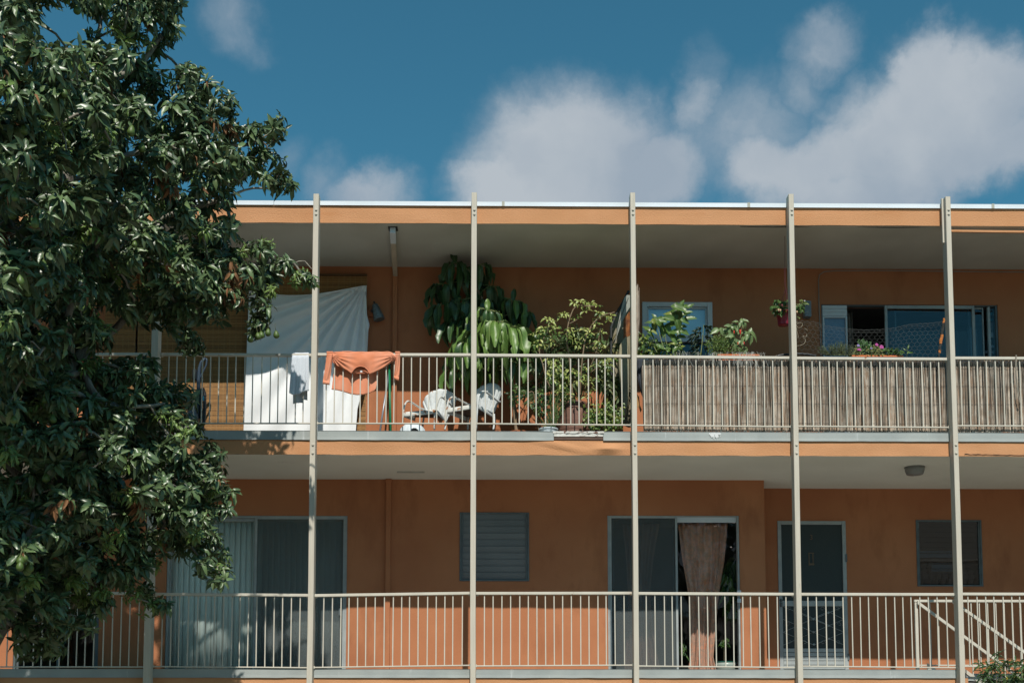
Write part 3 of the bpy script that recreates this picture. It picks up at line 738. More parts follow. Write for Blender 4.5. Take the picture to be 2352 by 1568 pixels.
for k in range(n):
    xc = xl(387)+step*(k+.5); m = Matrix.Translation((xc, WY+.15, 0)) @ Matrix.Rotation(math.radians(-16+U(-5, 5)), 4, 'Z')
    mb = MB()
    mb.grid(lambda u, v: m @ Vector((lerp(-.052, .052, u), .006*(1-(2*u-1)**2)*-1, lerp(z0+.01, z1-.03, v))), 5, 2, thick=(0, .0012, 0))
    mb.build('slat', VB, vb, smooth=True)
# dark lower left door
sda = sliding(H_LA, WY, mat=ALUD)
z0, z1 = H_LA[2]+.03, H_LA[3]-.03
mb = MB(); rframe(mb, xl(40), xl(140), z0, z1, WY+.055, WY+.085, .035); mb.build('panel_frame', ALUD, sda); pane(sda, xl(42), xl(138), z0, z1, WY+.07)
mb = MB(); rframe(mb, xl(135), xl(228), z0, z1, WY+.018, WY+.045, .035); mb.build('panel_frame', ALUD, sda); pane(sda, xl(137), xl(226), z0, z1, WY+.03)
sdu = sliding(H_UL, WY, mat=ALUD); pane(sdu, H_UL[0]+.03, H_UL[1]-.03, H_UL[2]+.03, H_UL[3]-.03, WY+.05)
# lower middle sliding door
sdm = sliding(H_LD, WY, w=.024, wt=.012)
z0, z1 = H_LD[2]+.035, H_LD[3]-.012
mb = MB(); rframe(mb, xl(1400), xl(1557), z0, z1+.003, WY+.014, WY+.04, .030, wt=.026, wb=.05); mb.build('screen_frame', ALU, sdm)
pane(sdm, xl(1405), xl(1552), z0+.02, z1-.02, WY+.028, SCREEN, 'insect_screen', .002)
mb = MB(); rframe(mb, xl(1408), xl(1550), z0, z1-.02, WY+.07, WY+.09, .016); mb.build('inner_panel_frame', ALUD, sdm)
mb = MB(); rframe(mb, xl(1553), xl(1698), z0, z1+.003, WY+.055, WY+.085, .018, wt=.075, wb=.06); mb.build('panel_frame', WHITEF, sdm)
pane(sdm, xl(1556), xl(1692), z0+.04, z1-.06, WY+.068, glass('clear_glass', (.92, .95, .95), 0.0, 1.0))
pane(sdm, xl(1408), xl(1550), z0+.02, z1-.02, WY+.08, GLASS)
mb = MB()
for py in (1359, 1378): mb.bbox(xl(1692), xl(1701), WY-.012, WY+.012, Z(py+5, WY, 1696), Z(py-4, WY, 1696), .002)
mb.build('latch', WHITEF, sdm)

# screen door number 3
x0, x1, z0, z1 = H_D3
mb = MB(); rframe(mb, x0-.004, x1+.004, z0+.02, z1+.004, WY2-.012, WY2+.04, .052, wt=.05, wb=.05)
dr = mb.build('screen_door', ALU, bld)
zr = Z(1385, WY2, 1866); zk = Z(1487, WY2, 1866)
MB().bbox(x0+.05, x1-.05, WY2-.008, WY2+.03, zr-.038, zr+.038, .003).build('cross_rail', ALU, dr)
mb = MB(); nk = 6
for k in range(nk): mb.bbox(x0+.05, x1-.05, WY2-.006, WY2+.02, lerp(z0+.07, zk, k/nk), lerp(z0+.07, zk, (k+1)/nk)-.006, .003)
mb.build('kick_plate', ALU, dr)
SCRD = pmat('door_screen_dark', (0.035, 0.05, 0.052), (0.03, 0.042, 0.045), rough=.7, scale=60)
pane(dr, x0+.048, x1-.048, zr+.03, z1-.045, WY2+.012, SCRD, 'insect_screen', .002)
pane(dr, x0+.048, x1-.048, zk, zr-.03, WY2+.012, SCRD, 'lower_screen', .002)
# wrought scroll lattice in the lower half
mb = MB(); xm = (x0+x1)/2; zm = (zk+zr)/2; wx = (x1-x0-.10)/4; wz = (zr-zk-.08)/6; yl = WY2-.004
nodes = []
for (i, j) in [(-1, 0), (0, 2), (1, 0), (0, -2), (-.0, 0)]:
    nodes.append((xm+i*wx*1.0, zm+j*wz))
def seg(a, b): mb.tube([(a[0], yl, a[1]), (b[0], yl, b[1])], .0038, 4)
G = lambda i, j: (xm+i*wx, zm+j*wz)
for j in (-3, -1, 1): 
    seg(G(-1, j+1), G(0, j+2 if j < 1 else 2)) if j < 1 else None
for (a, b) in [((-2, 1), (-1, 0)), ((-2, 3), (0, 1)), ((-1, 0), (1, -2)), ((0, 1), (2, -1)), ((-2, -1), (0, -3)), ((1, 2.2), (2, 1)), ((-1, 2.2), (1, .1)),
               ((2, 3), (0, 1)), ((2, 1), (0, -1)), ((2, -1), (0, -3)), ((0, 1), (-2, -1)), ((1, 2.2), (-1, .1)), ((0, -1), (-2, -3)), ((0, -1), (2, -3))]:
    seg(G(*a), G(*b))
for (i, j) in [(-1, 0), (0, 1), (1, 0), (0, -1), (-1, 2), (1, 2), (-1, -2), (1, -2), (0, -2.9)]:
    c = G(i, j); mb.lathe([(0, -.003), (.016, 0), (0, .004)], (c[0], yl, c[1]), 6, mat=Matrix.Rotation(math.pi/2, 4, 'X'))
for (i, j, s) in [(-1.6, 2.6, 1), (-.6, 2.6, -1), (.6, 2.6, 1), (1.6, 2.6, -1), (-1.6, -2.6, 1), (-.6, -2.6, -1), (.6, -2.6, 1), (1.6, -2.6, -1), (-1.7, 0.2, 1), (1.7, .2, -1)]:
    c = G(i, j); pts = []
    for k in range(12):
        a = k*.55; r = .032*(1-k/16); pts.append((c[0]+s*r*math.cos(a), yl, c[1]+r*math.sin(a)))
    mb.tube(pts, .0025, 4)
mb.build('scroll_lattice', pmat('pewter_ironwork', (0.30, 0.34, 0.35), rough=.5, metal=.1), dr)
mb = MB(); hx = x0+.026; hz = Z(1378, WY2, 1792); mb.lathe([(0, -.03), (.022, -.03), (.024, -.01), (.012, 0), (.012, .02)], (hx, WY2-.02, hz), 10, mat=Matrix.Rotation(math.pi/2, 4, 'X')); mb.bbox(hx-.014, hx+.014, WY2-.03, WY2-.012, hz-.09, hz-.03, .003)
mb.build('handle', ALUD, dr, smooth=True)
mb = MB(); mb.bbox(x1-.012, x1+.012, WY2-.024, WY2-.012, Z(1290, WY2, 1940), Z(1272, WY2, 1940), .002); mb.bbox(x1-.012, x1+.012, WY2-.024, WY2-.012, z0+.25, z0+.34, .002)
mb.build('hinge', ALUD, dr)
def text_part(s, size, pos, mat, parent, name, rot=(math.pi/2, 0, 0), ext=.001):
    cu = bpy.data.curves.new('lettering', 'FONT'); cu.body = s; cu.size = size; cu.extrude = ext; cu.align_x = 'CENTER'; cu.align_y = 'CENTER'
    t = bpy.data.objects.new('tmp', cu); col0.objects.link(t)
    dg = bpy.context.evaluated_depsgraph_get(); me = bpy.data.meshes.new_from_object(t.evaluated_get(dg)); bpy.data.objects.remove(t)
    o = bpy.data.objects.new(name, me); me.materials.clear(); me.materials.append(mat); link(o, parent)
    o.location = Vector(pos)-(wloc(parent) if parent else Vector()); o.rotation_euler = rot; return o
BR = pmat('tarnished_brass', (0.17, 0.115, 0.07), rough=.5)
text_part('3', .10, (X(1863.5, WY2, 1234), WY2+.006, Z(1233.5, WY2, 1863)), BR, dr, 'door_number')
# knocker seen through the screen
mb = MB(); kx, kz = X(1863.5, WY2, 1283), Z(1283, WY2, 1863)
mb.box(kx-.035, kx-.025, WY2+.004, WY2+.01, kz-.09, kz+.09); mb.box(kx-.025, kx+.04, WY2+.004, WY2+.01, kz+.08, kz+.09); mb.box(kx-.025, kx+.04, WY2+.004, WY2+.01, kz-.085, kz-.06); mb.box(kx+.02, kx+.03, WY2+.004, WY2+.01, kz-.06, kz+.08)
mb.build('knocker', BR, dr)

# downpipes
def pipe(name, xa, Y, z0, z1, w, d, mat, parent=bld): return MB().bbox(xa-w/2, xa+w/2, Y-d, Y-.002, z0, z1, .005).build(name, mat, parent)
xlp = X(891.5, WY, 1300); pipe('downpipe', xlp, WY, zL0, zL1-.03, .066, .055, STUCCO)
MB().bbox(xlp-.042, xlp+.042, WY-.062, WY-.003, zL1-.06, zL1-.022, .004).build('pipe_collar', STUCCO, bld)
xup = X(907.5, WY, 750); pipe('downpipe', xup, WY, zU0, Z(637, WY, 908), .066, .055, STUCCO)
CREAMP = pmat('cream_gutter_paint', (0.50, 0.44, 0.34), rough=.6)
# sloping leader from the soffit outlet to the wall pipe
mb = MB(); a = Vector((X(902, .12, 528), .12, Z_UF_B-.045)); b = Vector((xup, WY-.03, Z(632, WY-.03, 908)))
d = (b-a); L_ = d.length; q = d.to_track_quat('Y', 'Z').to_matrix().to_4x4(); M4 = Matrix.Translation(a) @ q
mb.bbox(-.034, .034, 0, L_*.80, -.028, .028, .005, 0, M4); mb.bbox(-.031, .031, L_*.80, L_, -.026, .026, .005, 0, M4)
mb.build('sloping_drainpipe', CREAMP, bld)
m = M4 @ Matrix.Translation((0, 0, 0)); mb = MB(); mb.bbox(-.036, .036, -.002, .30, -.032, .034, .004, 0, m); mb.box(-.032, .032, 0, .06, .03, .09, 0, m); mb.build('white_pipe_elbow', WHITEM, bld)
MB().bbox(a.x-.06, a.x+.06, .10, .24, Z_UF_B-.002, Z_UF_B+.008, .003).build('pipe_flange', DARK, bld)
# soffit details
MB().bbox(X(912, .95, 1094), X(975, .95, 1094), .93, .965, Z_F2B-.014, Z_F2B+.004, .003).build('light_mounting_bracket', pmat('grey_paint', (.48, .48, .44)), bld)
lx, ly = X(2101, .62, 1080), .62
lt = thing('ceiling_light', 'round grey flush ceiling lamp under the lower soffit at right', 'light', (lx, ly, Z_F2B+.005))
LR = .5*(X(2124, ly, 1080)-X(2078, ly, 1080))
MB().lathe([(LR*1.0, .0), (LR*1.0, -.012), (LR*.95, -.018)], (lx, ly, Z_F2B+.006), 28).build('mounting_plate', pmat('grey_plate', (.20, .20, .19)), lt, smooth=False)
MB().lathe([(LR*.98, -.012), (LR*.94, -.05), (LR*.85, -.085), (LR*.78, -.098), (0.001, -.105)], (lx, ly, Z_F2B+.006), 28).build('shade', pmat('grey_glass_shade', (.24, .245, .24), rough=.4), lt, smooth=True)
MB().lathe([(.008, -.10), (.012, -.108), (.0, -.118)], (lx, ly, Z_F2B+.006), 8).build('finial', ALU, lt)
# loose batten under the roof edge at far right, with cable
mb = MB(); xa, xb = PX[6][0]+PX[6][1]/2+.002, 7.4
mb.add([(xa, .02, Z(527.5, .02, 2190)), (xb, .02, Z(530.5, .02, 2352)), (xb, .02, Z(535.0, .02, 2352)), (xa, .02, Z(532, .02, 2190)),
        (xa, .05, Z(527.5, .02, 2190)), (xb, .05, Z(530.5, .02, 2352)), (xb, .05, Z(535.0, .02, 2352)), (xa, .05, Z(532, .02, 2190))],
       [(0, 3, 2, 1), (4, 5, 6, 7), (0, 1, 5, 4), (2, 3, 7, 6)])
mb.build('loose_batten', FASCIA, bld)
mb = MB(); mb.tube([(X(1700+i*40, .05, 522), .05, Z(520+1.6*math.sin(i*.9)+i*.15, .05, 1700+i*40)) for i in range(13)], .004, 5); mb.build('roof_cable', DARK, bld)
CAB = pmat('grey_cable', (.30, .30, .28), rough=.6)
mb = MB(); pts = [(X(p, WY-.01, y), WY-.012, Z(y, WY-.01, p)) for p, y in ((2600, 627), (2352, 625), (2160, 623), (2030, 621.5), (1920, 622), (1893, 624), (1882, 631), (1880, 645), (1881, 700), (1884, 760), (1886, 830))]
mb.tube(pts, .006, 6); mb.build('wall_cable', CAB, bld)

# spiky tin wall lamp by the sheet
wl = thing('wall_lamp', 'dented tin cone wall lamp beside the hanging white sheet', 'wall lamp', (X(858, WY, 715), WY, Z(715, WY, 858)))
TIN = pmat('tarnished_tin', (.20, .24, .26), (.10, .12, .13), rough=.45, scale=60, metal=.5, bump=1, bscale=140)
cpos = Vector((X(853, WY, 716), WY-.005, Z(716, WY, 853)))
MB().lathe([(.001, -.025), (.075, -.02), (.078, 0), (.03, .004)], tuple(cpos), 20, mat=Matrix.Rotation(math.pi/2, 4, 'X') @ Matrix.Scale(-1, 4, (0, 0, 1))).build('back_plate', STUCCO, wl, smooth=True)
mt = Matrix.Translation((X(866, WY-.12, 716), WY-.12, Z(716, WY-.12, 866))) @ Matrix.Rotation(math.radians(-17), 4, 'Y')
MB().lathe([(.001, .115), (.03, .112), (.042, .09), (.078, -.11), (.074, -.115), (.03, -.10)], (0, 0, 0), 24, mat=mt, seam=lambda a: 1+.05*math.sin(a*9)).build('lamp_shade', TIN, wl, smooth=True)
MB().tube([(cpos.x, WY-.01, cpos.z), (cpos.x+.02, WY-.06, cpos.z), (X(861, WY-.12, 713), WY-.12, cpos.z+.01)], .018, 8).build('arm', TIN, wl)
MB().tube([mt @ Vector((0, 0, .10)), mt @ Vector((0, 0, .15))], .012, 6).build('lamp_holder', DARK, wl)

# grey metal box on upper wall, right of 4th bay post
bx = thing('meter_box', 'small grey metal box fixed to the upper wall beside the strawberry basket', 'box', (X(1851, WY, 709), WY, Z(709, WY, 1851)))
MB().bbox(X(1846, WY-.06, 709), X(1861.5, WY-.06, 709), WY-.11, WY-.002, Z(727, WY-.1, 1852), Z(690.5, WY-.1, 1852), .006).build('housing', pmat('grey_box_paint', (.24, .27, .30), (.2, .23, .26), rough=.5), bx)
MB().lathe([(.014, 0), (.012, .008), (0, .01)], (X(1854.5, WY-.11, 717), WY-.11, Z(717, WY-.11, 1854)), 10, mat=Matrix.Rotation(math.pi/2, 4, 'X')).build('knob', ALU, bx)

# ------------------------------------------------------------------ stair at the right
st = thing('staircase', 'cream steel stair with sloping handrails going down behind the last post', 'staircase', (STX0+.1, .45, GZ))
YB = .72
def S(p, y, Y): return Vector((X(p, Y, y), Y, Z(y, Y, p)))
# landing guard rail
mb = MB(); a, b = S(2099, 1379.5, YB), S(2480, 1379.5, YB); mb.bbox(a.x, b.x, YB-.02, YB+.02, a.z-.016, a.z+.016, .003)
zb_ = Z(1527, YB, 2200); mb.bbox(a.x+.02, b.x, YB-.01, YB+.01, zb_-.009, zb_+.009, .002)
mb.build('landing_rail', RAILM, st)
nx = X(2105, YB, 1440); mb = MB(); mb.bbox(nx-.02, nx+.02, YB-.02, YB+.02, Z_C1T-.01, a.z-.02, .003); mb.build('newel_post', RAILM, st)
stx = (X(2150, YB, 1450)-X(2131, YB, 1450))
for k in range(18):
    x = X(2137, YB, 1450)+k*stx*1.0; mb = MB().bbox(x-.0065, x+.0065, YB-.0065, YB+.0065, zb_, a.z-.016, .001); mb.build('baluster', RAILM, st)
def slope_bar(p0, p1, Y, h, dpt, name):
    a, b = S(*p0, Y), S(*p1, Y); mb = MB(); v = []
    for q_ in (a, b): v += [(q_.x, Y-dpt/2, q_.z-h/2), (q_.x, Y+dpt/2, q_.z-h/2), (q_.x, Y+dpt/2, q_.z+h/2), (q_.x, Y-dpt/2, q_.z+h/2)]
    mb.add(v, [(0, 3, 2, 1), (4, 5, 6, 7)]+[(k, (k+1) % 4, 4+(k+1) % 4, 4+k) for k in range(4)]); return mb.build(name, RAILM, st), a, b
slope_bar((2107, 1382.5), (2420, 1612), YB-.045, .042, .03, 'handrail')
_, a2, b2 = slope_bar((2188, 1380), (2420, 1545), .10, .042, .03, 'handrail')
_, a3, b3 = slope_bar((2212, 1537), (2420, 1685), .10, .05, .02, 'stringer')
slope_bar((2130, 1530), (2420, 1740), YB-.05, .09, .03, 'stringer')
for k in range(7):
    t = (k+1)/8.0; x = X(2233+k*37, .10, 1480)
    zt_ = lerp(a2.z, b2.z, (x-a2.x)/(b2.x-a2.x)); zs_ = lerp(a3.z, b3.z, (x-a3.x)/(b3.x-a3.x))
    MB().bbox(x-.007, x+.007, .093, .107, zs_, zt_-.02, .001).build('baluster', RAILM, st)
slp = (b3.z-a3.z)/(b3.x-a3.x)
for k in range(11):
    x = STX0+.12+k*.26; z = Z_C1T-.02+slp*(k*.26+.16)
    if z < GZ: break
    MB().bbox(x, x+.28, .12, YB-.06, z-.05, z, .004).build('step', pmat('concrete_step', (.40, .39, .36)), st)
# edge of the floor behind the stairwell
bpart(MB().box(STX0, XR, .765, .80, Z_C1B+.01, Z_C1T-.002), 'stairwell_edging', CAPM)
bpart(MB().box(STX0, XR, .80, .90, Z_F1B-.3, Z_C1B+.01), 'stairwell_wall', FASCIA)
# ------------------------------------------------------------------ across the street: what the glass reflects and what hides the low sky
LF = [pmat('leaf_dark_green', (0.074, 0.120, 0.054), (0.046, 0.084, 0.038), rough=.36, spec=.6, scale=3, island=.45, midrib=(.10, .16, .05), back=(.075, .11, .05), trans=.10),
      pmat('leaf_mid_green', (0.118, 0.178, 0.074), (0.085, 0.140, 0.055), rough=.40, spec=.5, scale=3, island=.3, midrib=(.14, .21, .07), back=(.09, .13, .06), trans=.14),
      pmat('leaf_young_green', (0.15, 0.235, 0.055), (0.11, 0.19, 0.045), rough=.4, spec=.45, scale=3, island=.25, midrib=(.22, .30, .10), back=(.14, .19, .07), trans=.2),
      pmat('leaf_withered_brown', (0.20, 0.10, 0.045), (0.13, 0.065, 0.03), rough=.7, spec=.2, scale=12, island=.3, back=(.16, .10, .06))]
BARK = pmat('grey_bark', (0.20, 0.185, 0.155), (0.10, 0.09, 0.075), rough=.95, scale=16, stretch=(1, 1, .35), bump=1.0, bscale=45, bdist=.012)
TWIG = pmat('green_twig', (0.22, 0.24, 0.10), (0.15, 0.15, 0.07), rough=.6, island=.2)

def simple_tree(x, y, h, r, seed, label):
    rr = random.Random(seed); t = thing('street_tree', label, 'tree', (x, y, GZ), 'street trees across the driveway')
    mb = MB(); mb.tube([(x, y, GZ), (x+.1, y, GZ+h*.25), (x-.05, y+.1, GZ+h*.5)], [.28, .2, .14], 8)
    for k in range(5):
        a = k*1.3; mb.tube([(x-.02, y+.05, GZ+h*.4), (x+r*.4*math.cos(a), y+r*.4*math.sin(a), GZ+h*.6), (x+r*.7*math.cos(a), y+r*.7*math.sin(a), GZ+h*.72)], [.12, .07, .03], 6)
    mb.build('trunk', BARK, t, smooth=True)
    fr, mi = [], []
    for c in range(60):
        d = Vector((rr.gauss(0, 1), rr.gauss(0, 1), rr.gauss(0, 1))).normalized()*rr.random()**.4
        cc = Vector((x+d.x*r, y+d.y*r, GZ+h*.68+d.z*h*.32))
        for k in range(26):
            e = Vector((rr.gauss(0, 1), rr.gauss(0, 1), rr.gauss(0, 1))).normalized()
            fr.append(frame_np(cc+e*r*.28*rr.random(), (e.x, e.y, e.z*.6-.3), (0, 0, 1), .45, .28)); mi.append(rr.choice((0, 0, 1)))
    batch_leaves('crown', fr, tmpl('ovate', 2), LF, mi, t)
STL = ['westernmost street tree across the driveway, behind the photographer', 'tall broad street tree across the driveway, second from its west end', 'shortest street tree across the driveway, standing in the middle', 'tallest street tree across the driveway, fourth from its west end', 'easternmost street tree across the driveway, behind the photographer']
for i, (x, y, h, r) in enumerate([(-17, -31, 14, 5.5), (-8, -33, 16, 6), (1.5, -32, 13.5, 5.4), (9, -34, 16.5, 6), (18, -31, 14.5, 5.6)]):
    simple_tree(x, y, h, r, i, STL[i])
hb = thing('neighbour_house', 'low beige house across the driveway behind the photographer', 'house', (0, -44, GZ))
mb = MB(); mb.box(-26, 26, -52, -42, GZ, GZ+6.2); mb.build('wall', pmat('beige_house_wall', (.34, .30, .24)), hb)
mb = MB(); mb.box(-26.5, 26.5, -52.5, -41.5, GZ+6.2, GZ+6.6); mb.prism([(-26.5, -52.5, GZ+6.6), (-26.5, -41.5, GZ+6.6), (-26.5, -47, GZ+8.4)], (53, 0, 0)); mb.build('roof', pmat('dark_shingles', (.12, .10, .09)), hb)
for k in range(7):
    w = MB().box(-22+k*7, -20+k*7, -41.98, -41.9, GZ+1.2, GZ+2.6).build('window', ALUD, hb)

# ------------------------------------------------------------------ avocado tree
POLY = [(-260, -170), (400, -170), (408, 30), (398, 110), (440, 150), (492, 190), (515, 240), (552, 285), (575, 305), (605, 268), (638, 278), (650, 300), (610, 335),
        (640, 380), (655, 430), (640, 452), (600, 425), (560, 440), (525, 475), (535, 520), (600, 550), (650, 588), (700, 580), (728, 600), (730, 645), (690, 655), (650, 680),
        (630, 735), (590, 742), (560, 700), (520, 710), (490, 740), (455, 770), (425, 800), (395, 775), (365, 740), (330, 690), (295, 735), (262, 700), (236, 740),
        (245, 820), (300, 830), (350, 830), (385, 865), (420, 905), (462, 960), (490, 1010), (508, 1060), (522, 1110), (530, 1150), (505, 1190), (495, 1240), (506, 1315),
        (450, 1290), (410, 1262), (375, 1275), (350, 1330), (345, 1375), (300, 1380), (285, 1345), (240, 1375), (215, 1425), (145, 1480), (95, 1480), (45, 1490), (0, 1440), (-260, 1440)]
def inside(x, y, poly=POLY):
    c = False; j = len(poly)-1
    for i in range(len(poly)):
        xi, yi = poly[i]; xj, yj = poly[j]
        if (yi > y) != (yj > y) and x < (xj-xi)*(y-yi)/(yj-yi)+xi: c = not c
        j = i
    return c
def edge_dist(x, y, poly=POLY):
    best = 1e9; n = len(poly)
    for i in range(n):
        ax, ay = poly[i]; bx, by = poly[(i+1) % n]
        dx, dy = bx-ax, by-ay; t = max(0, min(1, ((x-ax)*dx+(y-ay)*dy)/(dx*dx+dy*dy+1e-9)))
        d = math.hypot(x-ax-dx*t, y-ay-dy*t)
        if d < best: best = d
    return best
RT = random.Random(21)
tree = thing('avocado_tree', 'large avocado tree with glossy dark leaves and green fruit before the building', 'tree', (X(-70, -3.0, 1500), -3.0, GZ))
def ycenter(px, py):                   # the crown leans towards the building at its outer end
    a = max(0, min(1, px/620.0)); up = max(0, min(1, (1000-py)/300.0))
    return lerp(lerp(-3.0, -4.1, up), -1.75, a**.8)
# cluster centres: small branch ends spread through the crown
CL = []; tries = 0
# openings between the branches through which the sun reaches the wall behind
SHAFT = [(P(a, b, WY+.15), r) for a, b, r in ((462, 1420, .10), (478, 1465, .20), (490, 1510, .22), (455, 1500, .14), (600, 1445, .07), (620, 1490, .11), (570, 1440, .06), (700, 1470, .2), (760, 1480, .25), (720, 1430, .12), (20, 1480, .10), (360, 1440, .10), (60, 1500, .1))] + \
        [(P(a, b, WY-.07), r) for a, b, r in ((405, 925, .05), (436, 921, .03), (530, 940, .09), (545, 975, .09), (480, 960, .04), (640, 950, .22), (600, 960, .16))] + \
        [(P(a, b, -.02), r) for a, b, r in ((60, 1545, .09), (250, 1545, .06), (420, 1540, .06), (620, 1545, .12), (662, 1000, .05), (650, 1030, .04), (690, 1025, .05), (150, 1545, .05))]
def sunny(p):
    for T, r in SHAFT:
        d = p-T; t = d.dot(sun_dir)
        if t > 0 and (d-sun_dir*t).length < r: return True
    return False
SKYGAP = [(150, 55, 70), (250, 100, 28), (60, 150, 26), (395, 40, 14), (500, 495, 22), (215, 420, 14), (560, 500, 20), (440, 560, 12), (20, 560, 20)]
def gap(px, py): return any(math.hypot(px-a, (py-b)*1.2) < r for a, b, r in SKYGAP)
while len(CL) < 1120 and tries < 90000:
    tries += 1
    px, py = RT.uniform(-240, 730), RT.uniform(-160, 1475)
    if not inside(px, py): continue
    if gap(px, py): continue
    de = edge_dist(px, py)
    h = min(1.5+.5*max(0, min(1, (1000-py)/300.0)), .16+de*.0075)
    u = RT.uniform(-1, 1); u = math.copysign(abs(u)**.7, u)
    Y = ycenter(px, py)+u*h
    p = P(px, py, Y)
    if sunny(p): continue
    mind = .18 if de < 60 else (.225 if py < 850 else .195)
    if any((p-q[0]).length < mind for q in CL): continue
    CL.append((p, de))
for a, b, c in ((700, 600, -1.72), (716, 618, -1.70), (722, 640, -1.75), (690, 625, -1.8), (675, 605, -1.75), (705, 645, -1.85), (580, 745, -2.0), (600, 735, -2.0), (498, 1300, -2.2), (505, 1325, -2.2), (470, 1290, -2.3), (365, 1390, -2.3), (348, 1385, -2.4), (110, 1480, -2.6), (60, 1490, -2.7), (240, 1390, -2.5)): CL.append((P(a, b, c), 10))
print('clusters', len(CL))
# branch skeleton: grow from the trunk, always joining the nearest wood
trunk_pts = [Vector((tree.location.x, -3.0, GZ)), P(-48, 1500, -3.0), P(-12, 1420, -3.0), P(25, 1345, -2.95), P(70, 1290, -2.9), P(120, 1180, -2.9), P(150, 1020, -2.9), P(150, 850, -2.9), P(140, 640, -2.9), P(150, 420, -2.8), P(190, 220, -2.7), P(230, 60, -2.6), P(250, -120, -2.6)]
limbs = [[P(70, 1290, -2.9), P(190, 1210, -2.7), P(330, 1130, -2.4), P(450, 1090, -2.1)], [P(120, 1180, -2.9), P(40, 1080, -3.2), P(-80, 960, -3.4)],
         [P(150, 850, -2.9), P(300, 720, -2.6), P(440, 640, -2.3), P(560, 610, -2.0), P(650, 600, -1.8)], [P(140, 640, -2.9), P(10, 500, -3.3), P(-100, 400, -3.3)],
         [P(150, 420, -2.8), P(300, 350, -2.5), P(430, 330, -2.3), P(560, 335, -2.0), P(630, 300, -1.8)], [P(190, 220, -2.7), P(320, 150, -2.5), P(390, 60, -2.3), P(400, -60, -2.2)],
         [P(150, 1020, -2.9), P(260, 930, -3.4), P(380, 930, -2.6)], [P(140, 640, -2.9), P(260, 560, -2.4), P(380, 500, -2.2), P(560, 440, -2.0)], [P(190, 220, -2.7), P(80, 120, -3.1), P(-60, 60, -3.2)]]
nodes = []; par = []; wt = []
def addn(p, k): nodes.append(Vector(p)); par.append(k); wt.append(0.0); return len(nodes)-1
def chain(pts, start):
    k = start; q = pts[0] if start is None else nodes[start]
    if start is None: k = addn(pts[0], -1)
    for p in pts[1:]:
        q = nodes[k]; n = max(1, int((p-q).length/.22))
        for i in range(1, n+1):
            t = i/n; w = q.lerp(p, t)+Vector((mnoise.noise(p+Vector((i, 0, 0)))*.035, mnoise.noise(p+Vector((0, i, 9)))*.035, mnoise.noise(p+Vector((5, i, 0)))*.03))
            k = addn(w, k)
    return k
chain(trunk_pts, None)
for lb in limbs:
    k = min(range(len(nodes)), key=lambda i: (nodes[i]-lb[0]).length); chain(lb, k)
order = sorted(range(len(CL)), key=lambda i: min((CL[i][0]-n).length for n in nodes))
tipnode = {}
for ci in order:
    p = CL[ci][0]; na = np.array([tuple(n) for n in nodes]); d = np.linalg.norm(na-np.array(p), axis=1)
    k = int(np.argmin(d)); q = nodes[k]; dist = (p-q).length
    mid = q.lerp(p, .5)+Vector((RT.uniform(-.05, .05), RT.uniform(-.05, .05), RT.uniform(0, .08)))*min(1, dist*2)
    if dist > .12: k = addn(mid, k)
    tipnode[ci] = addn(p, k)
for i in range(len(nodes)): wt[i] += 0
cnt = [0]*len(nodes)
for ci, k in tipnode.items():
    while k >= 0: cnt[k] += 1; k = par[k]
def rad(k): return .0035+.0042*cnt[k]**.50 if cnt[k] else .003
mb = MB(); mt_ = MB()
kids = {}
for k in range(len(nodes)):
    if par[k] >= 0: kids.setdefault(par[k], []).append(k)
done = set()
def trace(k0, k1):
    ch = [k0, k1]
    while True:
        ks = kids.get(ch[-1], [])
        if not ks: break
        ch.append(max(ks, key=lambda j: cnt[j]))
    return ch
stack = [(0, kids[0][0])]; seen = set([0])
while stack:
    a, b = stack.pop()
    if b in seen: continue
    ch = trace(a, b)
    for j in ch[1:]: seen.add(j)
    rs = [rad(ch[1])]+[rad(j) for j in ch[1:]]
    tgt = mt_ if max(rs) > .045 else mb
    tgt.tube([nodes[j] for j in ch], rs, 9 if max(rs) > .045 else 5, cap=False)
    for j in ch[:-1]:
        for q in kids.get(j, []):
            if q not in seen: stack.append((j, q))
mt_.build('trunk', BARK, tree, smooth=True)
mb.build('branches', pmat('branch_bark', (.26, .245, .20), (.15, .135, .11), rough=.9, scale=20), tree, smooth=True, kind='stuff')

